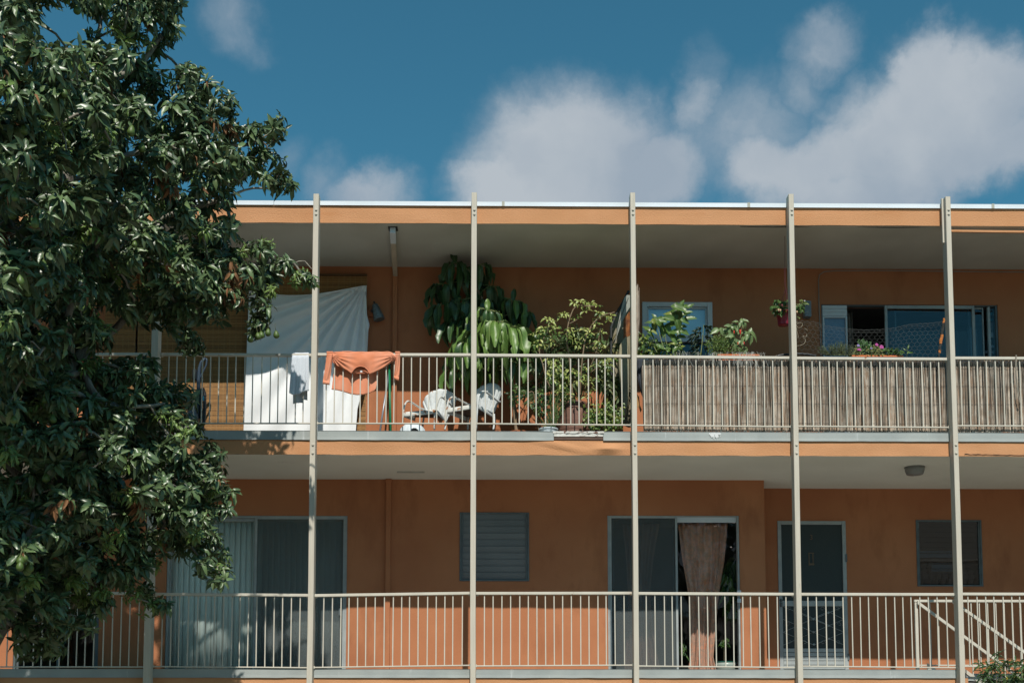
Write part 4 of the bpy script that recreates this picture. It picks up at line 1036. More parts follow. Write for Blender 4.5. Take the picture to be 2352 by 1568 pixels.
tw = MB(); frs = []; mis = []; fruit_spots = []
for ci, (p, de) in enumerate(CL):
    k = tipnode[ci]; q = nodes[par[k]] if par[k] >= 0 else p
    nw = 5 if de > 60 else 4
    out = Vector((0.35 if de < 60 else 0, -.35, .15))
    new = RT.random() < .15; dead = RT.random() < .035
    for w in range(nw):
        d = Vector((RT.gauss(0, 1), RT.gauss(0, 1)-.5, RT.gauss(0, .7)+.25)).normalized()
        L_ = RT.uniform(.06, .17); tip = p+d*L_
        tx, ty = proj(tip)
        if not inside(tx, ty) and de > 25 : continue
        if gap(tx, ty): continue
        if tx > 738 or sunny(tip) or sunny(tip+d*.06): continue
        tw.tube([p, p.lerp(tip, .5)+Vector((0, 0, .015)), tip], [.005, .004, .003], 3, cap=False)
        ax = (d+Vector((0, -.15, .35))).normalized()
        nl = RT.randint(9, 14); u = ax.orthogonal().normalized(); v = ax.cross(u); ph = RT.random()*6.28
        size = RT.uniform(.85, 1.15)*(.62 if new else 1)*(0.86 if de < 45 else 1)
        for i in range(nl):
            a = ph+i*2.4; t = i/nl; lift = lerp(-.25, .75, t)
            f = (u*math.cos(a)+v*math.sin(a))*(1-.35*max(0, lift))+ax*lift
            f = f.normalized()+Vector((0, 0, RT.uniform(-.62, .08)))
            Lg = size*RT.uniform(.12, .195)*(1-.3*t); W = Lg*RT.uniform(.30, .39)
            pos = tip-ax*(.05*(1-t))+f.normalized()*.012
            m = 2 if new else (3 if (dead and RT.random() < .45) or RT.random() < .012 else (1 if RT.random() < .38 else 0))
            if m == 3: f = f+Vector((0, 0, -1.1)); W *= .8
            frs.append(frame_np(pos, f, ax+Vector((0, -.25, .35))+Vector((RT.gauss(0, .25), RT.gauss(0, .25), 0)), Lg, W)); mis.append(m)
        if RT.random() < .13: fruit_spots.append(tip)
tw.build('twigs', TWIG, tree, kind='stuff')
print('leaves', len(frs))
# nearest leaves that stand free towards the camera are parts of their own
cell = {}
for i, f in enumerate(frs):
    p = Vector((f[3], f[7], f[11])); sx, sy = proj(p)
    if not (-10 < sx < 760 and -10 < sy < 1570): continue
    key = (int(sx//26), int(sy//26)); d = (p-CAM).length
    if key not in cell or d < cell[key][0]: cell[key] = (d, i)
near = [i for d, i in sorted(cell.values())[:300]]
ns = set(near)
single_leaves('leaf', [frs[i] for i in near], 'ovate', LF, [mis[i] for i in near], tree, 6)
rest = [i for i in range(len(frs)) if i not in ns]
batch_leaves('crown', [frs[i] for i in rest], tmpl('ovate', 4), LF, [mis[i] for i in rest], tree)
# avocados
AVO = pmat('avocado_skin', (0.085, 0.14, 0.028), (0.06, 0.105, 0.022), rough=.5, scale=40, spec=.5)
avm = {}
def avocado(p, s):
    if 'm' not in avm:
        mb = MB(); mb.lathe([(0, 0), (.008, -.003), (.016, -.014), (.026, -.032), (.031, -.050), (.028, -.066), (.016, -.077), (0, -.080)], (0, 0, -.07), 10)
        mb.tube([(0, 0, 0), (.006, 0, -.035), (0, 0, -.072)], [.002, .002, .004], 4, 1)
        me = bpy.data.meshes.new('avocado'); me.from_pydata([tuple(v) for v in mb.v], [], mb.f); me.materials.append(AVO); me.materials.append(TWIG)
        me.polygons.foreach_set('material_index', mb.m); me.polygons.foreach_set('use_smooth', [True]*len(me.polygons)); avm['m'] = me
    o = bpy.data.objects.new('avocado', avm['m']); link(o, tree); o.location = p-wloc(tree); o.scale = (s, s, s*RT.uniform(.95, 1.15)); o.rotation_euler = (RT.uniform(-.15, .15), RT.uniform(-.15, .15), RT.random()*6)
fruit_spots.sort(key=lambda p: p.y)
for p in fruit_spots[:210]: avocado(p+Vector((RT.uniform(-.03, .03), -.05, -.02)), RT.uniform(.85, 1.2))
for (a, b) in ((597, 745), (577, 752), (617, 738), (632, 742), (589, 748), (94, 295), (148, 480), (160, 545)): avocado(P(a, b, ycenter(a, b)-.35), 1.05)
# ------------------------------------------------------------------ bamboo blinds, sheet, laundry (upper gallery, left half)
def C2(p, Y, py=900): return X(p, Y, py)
BAM = pmat('woven_bamboo', (0.34, 0.18, 0.065), (0.22, 0.11, 0.04), rough=.7, scale=30, stretch=(1, 1, 12), spec=.3, island=.35)
STR = pmat('tan_string', (0.42, 0.27, 0.12), rough=.8)
def bamboo_blind(xa, xb, ytop, label):
    Y = WY-.07; x0, x1 = C2(xa, Y), C2(xb, Y); zt = Z(ytop, Y, (xa+xb)/2); zb = Z_C2T+.01
    t = thing('bamboo_blind', label, 'blind', ((x0+x1)/2, Y, zb), 'woven bamboo blinds on the upper wall')
    mb = MB(); n = int((zt-zb)/.0125); R3 = random.Random(int(xa))
    for k in range(n):
        z = zb+.0125*k; e = R3.uniform(-.003, .004); dy = .006*mnoise.noise(Vector((k*.06, xa, 0)))
        mb.box(x0+R3.uniform(0, .008), x1-R3.uniform(0, .008), Y+dy, Y+dy+.003, z+e*.3, z+.0108+e*.3)
    mb.build('bamboo_slats', BAM, t, kind='stuff')
    mb = MB(); m = int((x1-x0)/.077)
    for k in range(m+1):
        x = x0+.02+k*.077; mb.box(x-.0016, x+.0016, Y-.004, Y-.0025, zb, zt); 
        if k % 2: mb.box(x+.010, x+.012, Y-.004, Y-.0025, zb, zt)
    mb.build('binding_strings', STR, t, kind='stuff')
    MB().bbox(x0, x1, Y-.012, Y+.015, zt-.004, zt+.022, .003).build('head_rail', pmat('dark_bamboo', (.12, .065, .03)), t)
    return t
bamboo_blind(236, 309, 632, 'narrow woven bamboo blind at the left end, partly behind the avocado tree')
bamboo_blind(312, 841, 632, 'wide woven bamboo blind hanging behind the white sheet')

SHEETM = pmat('white_cotton_sheet', (0.88, 0.90, 0.915), (0.85, 0.87, 0.885), rough=.9, scale=8, bump=.15, bscale=200, spec=.15, trans=.06)
def sheet():
    Y = WY-.17
    def fl(v):                       # left / right outline in picture coordinates, v = 0 bottom, 1 top
        yb = 992
        return yb
    TR = (842, 657)
    def f(u, v):
        # rows: v=1 top line (sagging), v=0 bottom
        xl_, xr_ = lerp(559, 572, v), None
        rp = [(0, 817), (.16, 821), (.40, 842), (.56, 844), (.70, 846), (.735, 849), (.80, 843), (.93, 841), (1, 842)]
        for (a, xa), (b, xb) in zip(rp, rp[1:]):
            if a <= v <= b: xr_ = lerp(xa, xb, (v-a)/(b-a)); break
        px = lerp(xl_, xr_, u)
        top = lerp(668, 657, u)+ (20*math.sin(math.pi*min(1, u*1.02)) if u < 1 else 0)*(1-.45*u)
        py = lerp(993, top, v)
        # folds fan out of the upper right corner
        dx, dy = px-TR[0]+4, py-TR[1]+6; r = math.hypot(dx, dy); an = math.atan2(dy, -dx)
        near = max(0, 1-r/420)
        w = math.sin(an*34+2*mnoise.noise(Vector((an*6, r*.004, 0))))*(.010+.046*min(1, r/90)*near)*(1 if an > .15 else an/.15)
        w += math.sin(an*17+1.1)*.008*near*min(1, r/60)
        w += .026*math.sin(px*.032+py*.006+.8*math.sin(py*.01))*(1-near)*.8
        w += .010*mnoise.noise(Vector((px*.03, py*.010, 4)))
        return P(px, py, Y-w)
    mb = MB(); mb.grid(f, 120, 90, thick=(0, .003, 0))
    t = thing('white_sheet', 'large white bed sheet pinned up over the bamboo blind, gathered at its upper right corner', 'sheet', (X(700, Y, 990), Y, Z_C2T))
    mb.build('cloth', SHEETM, t, smooth=True)
    mb = MB(); pts = [f(i/40, 1.0)+Vector((0, -.006, 0)) for i in range(41)]; mb.tube(pts, .008, 6); mb.build('hem', SHEETM, t, smooth=True)
    mb = MB(); c = P(839, 672, Y+.03); mb.box(c.x-.02, c.x+.02, Y+.012, Y+.03, c.z-.05, c.z+.05); mb.build('clip', DARK, t)
sheet()

# upright vacuum cleaner by the blind
def vacuum():
    Y = .95
    def q(px, py, dy=0): return P(px, py, Y+dy)
    t = thing('vacuum_cleaner', 'dark upright vacuum cleaner with green tank standing behind the railing by the bamboo blind', 'vacuum cleaner', (X(456, Y, 990), Y, Z_C2T))
    BLK = pmat('black_plastic', (.025, .028, .032), rough=.4); BLU = pmat('navy_plastic', (.035, .055, .085), rough=.35)
    GRN = pmat('translucent_green_plastic', (.16, .23, .17), rough=.3); CL = pmat('clear_grey_tank', (.10, .13, .15), rough=.15, spec=.7)
    MB().tube([q(456, 960), q(456.5, 915), q(456, 870), q(458, 845), q(462, 832), q(472, 822)], [.030, .028, .026, .022, .02, .018], 10).build('body_spine', BLU, t, smooth=True)
    MB().tube([q(473, 823), q(475, 826), q(474, 838), q(468, 850), q(462, 862), q(459, 872)], .012, 8).build('handle', BLU, t, smooth=True)
    a = q(449.5, 862); mb = MB(); mb.bbox(a.x-.035, a.x+.02, Y-.05, Y+.03, a.z-.075, a.z+.075, .012); mb.build('switch_housing', BLK, t)
    a, b = q(438, 913), q(455, 898)
    MB().tube([q(437, 917, -.06), q(439, 910, -.06), q(452, 898, -.06), q(456, 900, -.06)], .016, 8).build('tank_handle', GRN, t, smooth=True)
    top = q(447, 909); zb = Z(966, Y, 447)
    MB().lathe([(.001, 0), (.07, 0), (.082, -.02), (.084, -.10), (.08, -.11), (.001, -.11)], (top.x, Y-.06, top.z), 18).build('tank_lid', GRN, t, smooth=True)
    MB().lathe([(.001, 0), (.078, 0), (.078, -.26), (.06, -.30), (.001, -.30)], (top.x, Y-.06, top.z-.108), 18).build('dust_tank', CL, t, smooth=True)
    mb = MB(); pts = [q(468, 975, -.05), q(470, 940, -.05), q(470, 905, -.05), q(466, 893, -.05), q(462, 898, -.05), q(461, 930, -.05), q(462, 965, -.05)]
    P2 = []
    for p0, p1 in zip(pts, pts[1:]):
        for k in range(9): P2.append(p0.lerp(p1, k/9))
    mb.tube(P2, [.022+.004*(k % 2) for k in range(len(P2))], 8); mb.build('hose', BLK, t)
    c = q(467, 915, -.09); MB().bbox(c.x-.008, c.x+.008, Y-.095, Y-.08, c.z-.03, c.z+.03, .003).build('button', pmat('cyan_plastic', (.03, .35, .55), rough=.3), t)
    z0 = Z_C2T; cx = X(456, Y, 985); mb = MB(); mb.bbox(cx-.17, cx+.17, Y-.26, Y+.06, z0, z0+.10, .03); mb.build('floor_head', BLK, t)
    mb = MB(); mb.bbox(cx-.09, cx+.09, Y-.12, Y+.05, z0+.10, z0+.30, .03); mb.build('motor_housing', BLU, t)
vacuum()

# clothes on the handrail
RZ = [Z(a, -.022, p) for a, p in ((811.3, 700), (811.6, 830))]
def drape(name, mat, outl_front, outl_back, label, cat, zr, nu=40, folds=None, seed=0, roll=.018):
    pass
TOW = pmat('pale_blue_terry', (.68, .73, .79), (.62, .67, .74), rough=1, scale=70, bump=1.0, bscale=260, bdist=.006, spec=.05)
def towel():
    t = thing('towel', 'pale blue towel hung over the upper handrail left of the post with the tree shadow', 'towel', (X(690, -.03, 900), -.03, Z(930, -.03, 690)))
    zr = Z(809.5, -.022, 690)
    def f(u, v):   # v 0..1 : front hem -> over rail -> back hem
        fx0, fx1 = 664, 709.5
        if v < .5:
            s = 1-v/.5; py = lerp(810, 902-6*u*0+5*math.sin(u*5), s**1.0); px = lerp(lerp(671, 664, s), 709.5, u); Y = -.055-.010*math.sin(u*16)*s-.006*math.sin(u*37+1)*s-.012*s
        else:
            s = (v-.5)/.5; py = lerp(810, 927-10*u*(1-u)+(-8 if u > .72 else 0), s); px = lerp(lerp(672, 673, s), 706, u); Y = .012+.012*math.sin(u*14+1)*s
        k = max(0, 1-abs(v-.5)/.05)
        p = P(px, py, Y*(1-k)+(-.022)*k); p.z += .012*k+.004*mnoise.noise(Vector((u*9, v*9, 3)))
        return p
    mb = MB(); mb.grid(f, 34, 60, thick=(0, .006, 0)); mb.build('cloth', TOW, t, smooth=True)
towel()
SHIRT = pmat('coral_jersey', (.66, .235, .125), (.70, .31, .20), rough=.95, scale=5, bump=.2, bscale=180, spec=.08, island=0)
def shirt():
    z = lambda x: 0
    t = thing('sweatshirt', 'faded orange long-sleeved sweatshirt hung upside down over the handrail, sleeves dangling', 'sweatshirt', (X(830, -.03, 860), -.03, Z(905, -.03, 830)))
    def g(zx, zy): return (900+zx/2.352)/1.7415, (1300+zy/2.352)/1.7415
    # body lobe hanging outside: top edge along the rail, lower edge V with neck opening
    low = [(1012, 350), (1060, 385), (1110, 405), (1150, 425), (1188, 455), (1205, 425), (1235, 398), (1275, 386), (1315, 396), (1345, 425), (1358, 462), (1395, 448), (1440, 425), (1500, 395), (1560, 355), (1606, 320)]
    top = [(1012, 268), (1040, 262), (1110, 254), (1200, 257), (1300, 260), (1400, 258), (1500, 258), (1545, 258), (1580, 270), (1606, 296)]
    def along(pl, u):
        a = u*(len(pl)-1); i = min(int(a), len(pl)-2); return (lerp(pl[i][0], pl[i+1][0], a-i), lerp(pl[i][1], pl[i+1][1], a-i))
    def at(pl, zx):
        for a, b in zip(pl, pl[1:]):
            if a[0] <= zx <= b[0]: return lerp(a[1], b[1], (zx-a[0])/(b[0]-a[0]))
        return pl[-1][1]
    def front(u, v):
        zx = lerp(1012, 1606, u); zt, zl = at(top, zx), at(low, zx); zy = lerp(zt, zl, v)
        # folds converge on both upper corners
        d1 = math.hypot(zx-1012, zy-300); d2 = math.hypot(zx-1606, zy-300)
        a1 = math.atan2(zy-285, zx-1000+1); a2 = math.atan2(zy-285, 1620-zx+1)
        w = .013*math.sin(a1*26)*max(0, 1-d1/260)+.013*math.sin(a2*28+1)*max(0, 1-d2/260)+.006*math.sin(zx*.03+zy*.02)
        w *= min(1, v*3)
        return P(*g(zx, zy), -.058-.014*math.sin(math.pi*v)-w)
    mb = MB(); mb.grid(front, 110, 18, thick=(0, .004, 0)); mb.build('front_body', SHIRT, t, smooth=True)
    def overr(u, v):
        zx = lerp(1012, 1606, u); a = lerp(-1.2, 1.2, v); p = P(*g(zx, at(top, zx)), -.022); r = .036
        return Vector((p.x, -.022+r*math.sin(a), p.z-.018+r*math.cos(a)*.75+.002*math.sin(zx*.05)))
    mb = MB(); mb.grid(overr, 60, 8, thick=(0, .002, .003)); mb.build('fold_over_rail', SHIRT, t, smooth=True)
    bl = [(1002, 605), (1060, 612), (1120, 628), (1180, 648), (1240, 657), (1300, 655), (1360, 640), (1400, 618), (1418, 600)]
    def back(u, v):
        xt = lerp(1040, 1480, u); xb_ = lerp(1002, 1418, u); zx = lerp(xt, xb_, v); zy = lerp(300, at(bl, min(1418, max(1002, lerp(1002, 1418, u)))), v)
        return P(*g(zx, zy), .015+.010*math.sin(u*14+v*2)+.006*math.sin(u*31))
    mb = MB(); mb.grid(back, 60, 26, thick=(0, .004, 0)); mb.build('back_body', SHIRT, t, smooth=True)
    # inside of the neck with its ribbed collar
    def neck(u, v):
        zx = lerp(1188, 1358, u); zy = lerp(at([(1188, 462), (1205, 430), (1235, 402), (1275, 392), (1315, 400), (1345, 430), (1358, 466)], zx), 455+4*math.sin(u*3.14), v)
        return P(*g(zx, zy), -.040+.012*math.sin(math.pi*u))
    mb = MB(); mb.grid(neck, 24, 6, thick=(0, .003, 0)); mb.build('neck_lining', pmat('deep_coral_jersey', (.60, .20, .10)), t, smooth=True)
    mb = MB(); mb.tube([P(*g(a, b), -.071) for a, b in ((1188, 456), (1196, 438), (1206, 424), (1220, 409), (1236, 397), (1255, 390), (1275, 387), (1296, 390), (1315, 397), (1331, 410), (1344, 425), (1352, 442), (1358, 460))], .0055, 6); mb.build('collar', SHIRT, t, smooth=True)
    c = P(*g(1282, 437), -.052); MB().bbox(c.x-.013, c.x+.013, c.y-.003, c.y, c.z-.010, c.z+.012, .001).build('tag', pmat('white_label', (.7, .75, .78)), t)
    def sleeve(pl, pr, nm, s):
        def f(u, v):
            a = along(pl, v); b = along(pr, v); zx = lerp(a[0], b[0], u); zy = lerp(a[1], b[1], u)
            bulge_ = math.sin(math.pi*u); rib = .0025*math.sin(u*40) if v > .82 else .007*math.sin(u*9+v*5+s)
            return P(*g(zx, zy), -.052-.020*bulge_-rib)
        mb = MB(); mb.grid(f, 18, 24, thick=(0, .006, 0)); mb.build('sleeve', SHIRT, t, smooth=True)
        def r(u, v):
            a = pl[0]; b = pr[0]; zx = lerp(a[0], b[0], u); an = lerp(-1.3, 1.5, v); p = P(*g(zx, 258), -.022)
            return Vector((p.x, -.022+.036*math.sin(an), p.z-.016+.026*math.cos(an)))
        mb = MB(); mb.grid(r, 10, 8, thick=(0, .002, .003)); mb.build('sleeve_fold', SHIRT, t, smooth=True)
        def cf(v0, v1):
            mb = MB(); mb.grid(lambda u, v: f(u, lerp(v0, v1, v))+Vector((0, -.0035, 0)), 18, 3, thick=(0, .003, 0)); mb.build('cuff', SHIRT, t, smooth=True)
        cf(.84, 1.0)
    sleeve([(958, 262), (950, 330), (938, 420), (924, 500), (918, 552)], [(1018, 262), (1008, 340), (1000, 420), (988, 510), (984, 562)], 'sleeve', 0)
    sleeve([(1602, 264), (1600, 330), (1597, 400), (1591, 460), (1589, 505)], [(1648, 262), (1646, 340), (1643, 420), (1640, 470), (1634, 526)], 'sleeve', 2)
shirt()

# two poles
def pole(name, label, cat, a, b, r, mat, extra=None):
    t = thing(name, label, cat, tuple(a)); MB().tube([a, a.lerp(b, .5), b], r, 10).build('pole', mat, t, smooth=True); return t
yb_ = .80
a = P(872.5, 992, yb_); b = P(896, 838, WY-.10)
t = pole('mop_handle', 'grey metal pole leaning against the wall behind the orange sweatshirt', 'pole', a, b, .0125, pmat('grey_metal_tube', (.26, .29, .33), rough=.35, metal=.4))
MB().tube([b, b+(b-a).normalized()*.06], [.014, .010], 8).build('grip', DARK, t)
a = P(897.3, 992, yb_+.05); b = P(893.5, 812, WY-.08)
t = pole('broom', 'green broom handle standing just right of the grey pole', 'broom', a, b, .0145, pmat('green_enamel', (.008, .20, .085), rough=.4))
MB().tube([b, b+(b-a).normalized()*.05], [.016, .012], 8).build('grip', DARK, t)
cc = P(897.3, 1004, yb_+.05); MB().bbox(cc.x-.14, cc.x+.14, cc.y-.03, cc.y+.03, Z_C2T+.02, Z_C2T+.09, .01).build('broom_head', pmat('green_enamel', (.008, .2, .085)), t)

# ------------------------------------------------------------------ shell-back metal chairs
CHW = pmat('chalky_white_enamel', (.62, .65, .65), (.52, .55, .56), rough=.7, scale=14, c3=(.30, .13, .05), c3scale=12, c3range=(.66, .70), spec=.3, bump=.3, bscale=60)
CHR = pmat('rust_freckled_white_enamel', (.62, .63, .60), (.50, .50, .47), rough=.7, scale=18, c3=(.30, .12, .04), c3scale=16, c3range=(.56, .61), spec=.3)
CHU = pmat('brown_underside', (.13, .075, .05), (.07, .04, .03), rough=.9, scale=9)  # seat underside is darker and browner than its top
def chair(label, sel):
    """sel: the measured outline of this chair"""
    t = thing('shell_back_chair', label, 'chair', sel['base'], 'shell-back metal garden chairs'); Y0 = sel['Y']
    def g(zx, zy): return (1580+zx/5.113)/1.7415, (1480+zy/5.113)/1.7415
    def q(a, Y): return P(*g(*a), Y+sel.get('dy', 0))
    # seat pan: four corners (front left, front right, back right, back left)
    FL, FR, BR_, BL = [q(a, y) for a, y in sel['seat']]
    def seat(u, v):
        a = FL.lerp(FR, u); b = BL.lerp(BR_, u); p = a.lerp(b, v); p.z -= .035*math.sin(math.pi*u)*math.sin(math.pi*min(1, v*1.1)); return p
    dn = Vector((0, 0, -.003))
    mb = MB(); mb.grid(seat, 14, 12, thick=(0, 0, -.003)); mb.build('seat', [CHU], t, smooth=True)
    mb = MB(); mb.grid(lambda u, v: seat(u, v)+Vector((0, 0, .002)), 14, 12, thick=(0, 0, .002)); mb.build('seat_top', CHW, t, smooth=True)
    # turned-down rim
    mb = MB(); h = sel.get('rim', .05)
    def lip(a, b, o):
        mb.grid(lambda u, v: a.lerp(b, u)+o*(.35+math.sin(v*1.57)*.65)*.012+Vector((0, 0, .006-h*v-.0*math.sin(math.pi*u))), 10, 4, thick=tuple(-o*.003))
    o = (FL-BL); o.z = 0; o.normalize(); lip(FL, FR, o)
    mb.build('seat_rim', CHR, t, smooth=True)
    mb = MB(); o2 = (FR-FL); o2.z = 0; o2.normalize(); lip(FR, BR_, o2); lip(BL, FL, -o2); mb.build('side_rim', CHW, t, smooth=True)
    # scalloped back: fan of ribs
    cen = [q(a, y) for a, y in sel['back']]          # ordered outline from lower left over the top to lower right
    foot = [q(a, y) for a, y in sel['foot']]         # matching points along the bottom
    n = len(cen)
    def rib(k):
        def f(u, v):
            a = foot[k].lerp(foot[k+1], u); b = cen[k].lerp(cen[k+1], u); p = a.lerp(b, v)
            bul = math.sin(math.pi*u); up = (b-a).normalized()
            p += Vector((-.007, -.013, 0))*bul*min(1, .35+v)
            if v > .7: p += up*bul*.011*((v-.7)/.3)
            return p
        mb = MB(); mb.grid(f, 9, 12, thick=(.002, .005, 0)); mb.build('back_rib', CHW, t, smooth=True)
    for k in range(n-1): rib(k)
    # tubes
    for nm, pts, m in sel['tubes']:
        pp = [q(a, y) for a, y in pts]; sm = []
        for i in range(len(pp)-1):
            p0, p1, p2, p3 = pp[max(i-1, 0)], pp[i], pp[i+1], pp[min(i+2, len(pp)-1)]
            for k in range(5):
                s = k/5; sm.append(.5*((2*p1)+(-p0+p2)*s+(2*p0-5*p1+4*p2-p3)*s*s+(-p0+3*p1-3*p2+p3)*s**3))
        sm.append(pp[-1]); MB().tube(sm, .0125, 8).build(nm, m, t, smooth=True)
    return t
zf = Z_C2T
chair('white shell-back metal chair, the left one, with rusty front rim and leg', dict(base=(X(985, .65, 988), .65, zf), Y=.6, rim=.062,
      seat=[((185, 870), .42), ((835, 805), .50), ((1035, 985), 1.02), ((430, 960), 1.0)],
      back=[((575, 740), 1.08), ((590, 620), 1.06), ((690, 490), 1.04), ((835, 415), 1.03), ((1000, 395), 1.02), ((1120, 440), 1.02), ((1210, 500), 1.02), ((1262, 590), 1.03), ((1235, 720), 1.05)],
      foot=[((620, 830), 1.02), ((680, 845), 1.01), ((750, 860), 1.0), ((820, 875), 1.0), ((890, 900), 1.0), ((960, 935), 1.0), ((1010, 965), 1.0), ((1060, 985), 1.01), ((1100, 960), 1.02)],
      tubes=[('arm_tube', [((165, 1060), .43), ((168, 900), .42), ((190, 740), .43), ((240, 650), .46), ((300, 640), .52), ((400, 700), .68), ((520, 775), .86), ((600, 805), 1.0)], CHR),
             ('arm_tube', [((805, 1215), .47), ((818, 900), .48), ((865, 680), .49), ((905, 570), .51), ((950, 550), .55), ((1010, 590), .66), ((1100, 670), .82), ((1165, 740), 1.0)], CHR),
             ('back_leg', [((1018, 1215), .92), ((1040, 1100), .95), ((1070, 960), 1.0)], CHW), ('back_leg', [((560, 1215), .95), ((570, 1100), .97), ((600, 900), 1.0)], CHW)]))
chair('white shell-back metal chair, the right one, tipped back beside the umbrella plant', dict(base=(X(1085, .65, 988), .65, zf), Y=.6, rim=.060, dy=-.24,
      seat=[((1065, 795), .40), ((1670, 695), .50), ((1995, 885), 1.0), ((1480, 960), .98)],
      back=[((1560, 620), 1.08), ((1600, 480), 1.05), ((1720, 375), 1.02), ((1850, 310), 1.0), ((1985, 272), 1.0), ((2100, 300), 1.0), ((2165, 370), 1.0), ((2180, 480), 1.02), ((2140, 605), 1.04)],
      foot=[((1600, 740), 1.05), ((1660, 760), 1.03), ((1720, 780), 1.02), ((1780, 810), 1.0), ((1845, 835), 1.0), ((1905, 860), 1.0), ((1960, 880), 1.0), ((2010, 900), 1.0), ((2040, 850), 1.01)],
      tubes=[('arm_tube', [((1040, 1060), .40), ((1058, 820), .40), ((1080, 680), .42), ((1120, 590), .45), ((1190, 550), .50), ((1290, 590), .62), ((1400, 655), .78), ((1530, 710), .96)], CHR),
             ('arm_tube', [((1655, 1215), .49), ((1675, 900), .49), ((1700, 600), .50), ((1740, 480), .53), ((1810, 435), .58), ((1880, 460), .66), ((2010, 560), .84), ((2085, 620), .96), ((2150, 650), 1.02)], CHW),
             ('back_leg', [((2010, 1215), .95), ((2030, 1080), .97), ((2025, 900), 1.0)], CHW), ('back_leg', [((1490, 1215), .95), ((1495, 1050), .97), ((1500, 930), 1.0)], CHW)]))
# upturned white bowl / pet-house shell on the floor
Yb = .30; c = P(947.5, 990, Yb)
t = thing('plastic_dome', 'white ribbed plastic dome with arched openings on the gallery floor below the left chair', 'planter', (c.x, Yb, zf))
rw = .5*(X(980, Yb)-X(916, Yb)); ht = (Z(970, Yb)-Z(990, Yb))
DOME = pmat('white_plastic', (.62, .68, .72), (.58, .64, .68), rough=.45, scale=4)
mb = MB(); nA, nH = 96, 24
for j in range(nH+1):
    a = j/nH*math.pi/2*.92
    for i in range(nA):
        th = i/nA*2*math.pi; rr = rw*math.cos(a)**.8*(1-.03*(abs(math.sin(th*4))**8))
        mb.v.append((c.x+rr*math.cos(th), Yb+rr*math.sin(th), zf+.012+(ht+.05)*math.sin(a)))
for j in range(nH):
    for i in range(nA):
        th = (i+.5)/nA*2*math.pi
        ph_ = abs(((th*2/math.pi+.35) % 1)-.5)*2; hh = (j+.5)/nH
        if ph_ < .42 and hh < .30*math.sqrt(1-(ph_/.42)**2): continue
        mb.f.append((j*nA+i, j*nA+(i+1) % nA, (j+1)*nA+(i+1) % nA, (j+1)*nA+i)); mb.m.append(0)
mb.f.append(tuple(nH*nA+i for i in range(nA))); mb.m.append(0)
mb.build('shell', DOME, t, smooth=True)
MB().lathe([(rw*1.01, 0), (rw*1.01, .012), (rw*.97, .014), (rw*.97, 0)], (c.x, Yb, zf), 40).build('rim', DOME, t)
# ------------------------------------------------------------------ potted plants of the upper gallery
ZF = Z_C2T
G_UMB = [pmat('umbrella_leaf_green', (.135, .235, .048), (.09, .18, .035), rough=.42, spec=.5, scale=6, midrib=(.26, .36, .12), back=(.12, .19, .06), trans=.22),
         pmat('umbrella_leaf_shaded', (.035, .085, .025), (.026, .065, .02), rough=.38, spec=.5, scale=6, midrib=(.14, .22, .08), back=(.07, .12, .05), trans=.12)]  # second leaf copy is darkened for the shade under the soffit
G_VAR = [pmat('variegated_leaf', (.23, .30, .075), (.46, .47, .17), rough=.4, scale=34, contrast=(.50, .56), trans=.2), pmat('arboricola_green', (.075, .14, .03), (.05, .10, .025), rough=.38, scale=20, trans=.18)]
G_PALM = [pmat('palm_leaflet', (.16, .22, .10), (.11, .16, .07), rough=.45, scale=12, trans=.2), pmat('palm_leaflet_dry', (.26, .24, .10), (.18, .16, .07), rough=.6, scale=12, trans=.15)]
G_CIT = [pmat('citrus_leaf', (.085, .165, .032), (.06, .12, .024), rough=.36, scale=10, midrib=(.20, .28, .09), back=(.12, .18, .07), trans=.22),
         pmat('citrus_leaf_yellow', (.24, .27, .055), (.14, .20, .04), rough=.42, scale=30, trans=.25), pmat('citrus_leaf_dark', (.03, .065, .022), (.022, .05, .018), rough=.4, scale=10, trans=.1)]
STEMB = pmat('tan_stem', (.26, .19, .12), (.18, .13, .085), rough=.8, scale=40)
STEMG = pmat('pale_green_stem', (.22, .27, .10), (.18, .20, .08), rough=.6)
TERRA = pmat('terracotta', (.42, .13, .045), (.34, .10, .035), rough=.85, scale=14, c3=(.50, .24, .12), c3scale=18, c3range=(.6, .7))
BRPOT = pmat('brown_glazed_pot', (.17, .085, .06), (.13, .065, .045), rough=.7, scale=9, stretch=(1, 1, 3), c3=(.26, .15, .11), c3scale=9, c3range=(.62, .72))
SOIL = pmat('potting_soil', (.05, .035, .022), rough=1)
RP = random.Random(99)
def pot(t, x, y, z0, r0, r1, h, mat, name='pot', lip=True, n=28):
    prof = [(0, 0), (r0, 0), (lerp(r0, r1, .85), h*.80), (r1, h*.9)]
    prof += [(r1*1.07, h*.9), (r1*1.09, h), (r1*.98, h), (r1*.93, h*.93), (0, h*.92)] if lip else [(r1, h), (r1*.94, h), (r1*.9, h*.93), (0, h*.92)]
    MB().lathe(prof, (x, y, z0), n).build(name, mat, t, smooth=False)
def smooth_path(pp, k=4):
    sm = []
    for i in range(len(pp)-1):
        p0, p1, p2, p3 = pp[max(i-1, 0)], pp[i], pp[i+1], pp[min(i+2, len(pp)-1)]
        for j in range(k):
            s = j/k; sm.append(.5*((2*p1)+(-p0+p2)*s+(2*p0-5*p1+4*p2-p3)*s*s+(-p0+3*p1-3*p2+p3)*s**3))
    sm.append(pp[-1]); return sm
def taper(n, a, b): return [lerp(a, b, i/(n-1)) for i in range(n)]

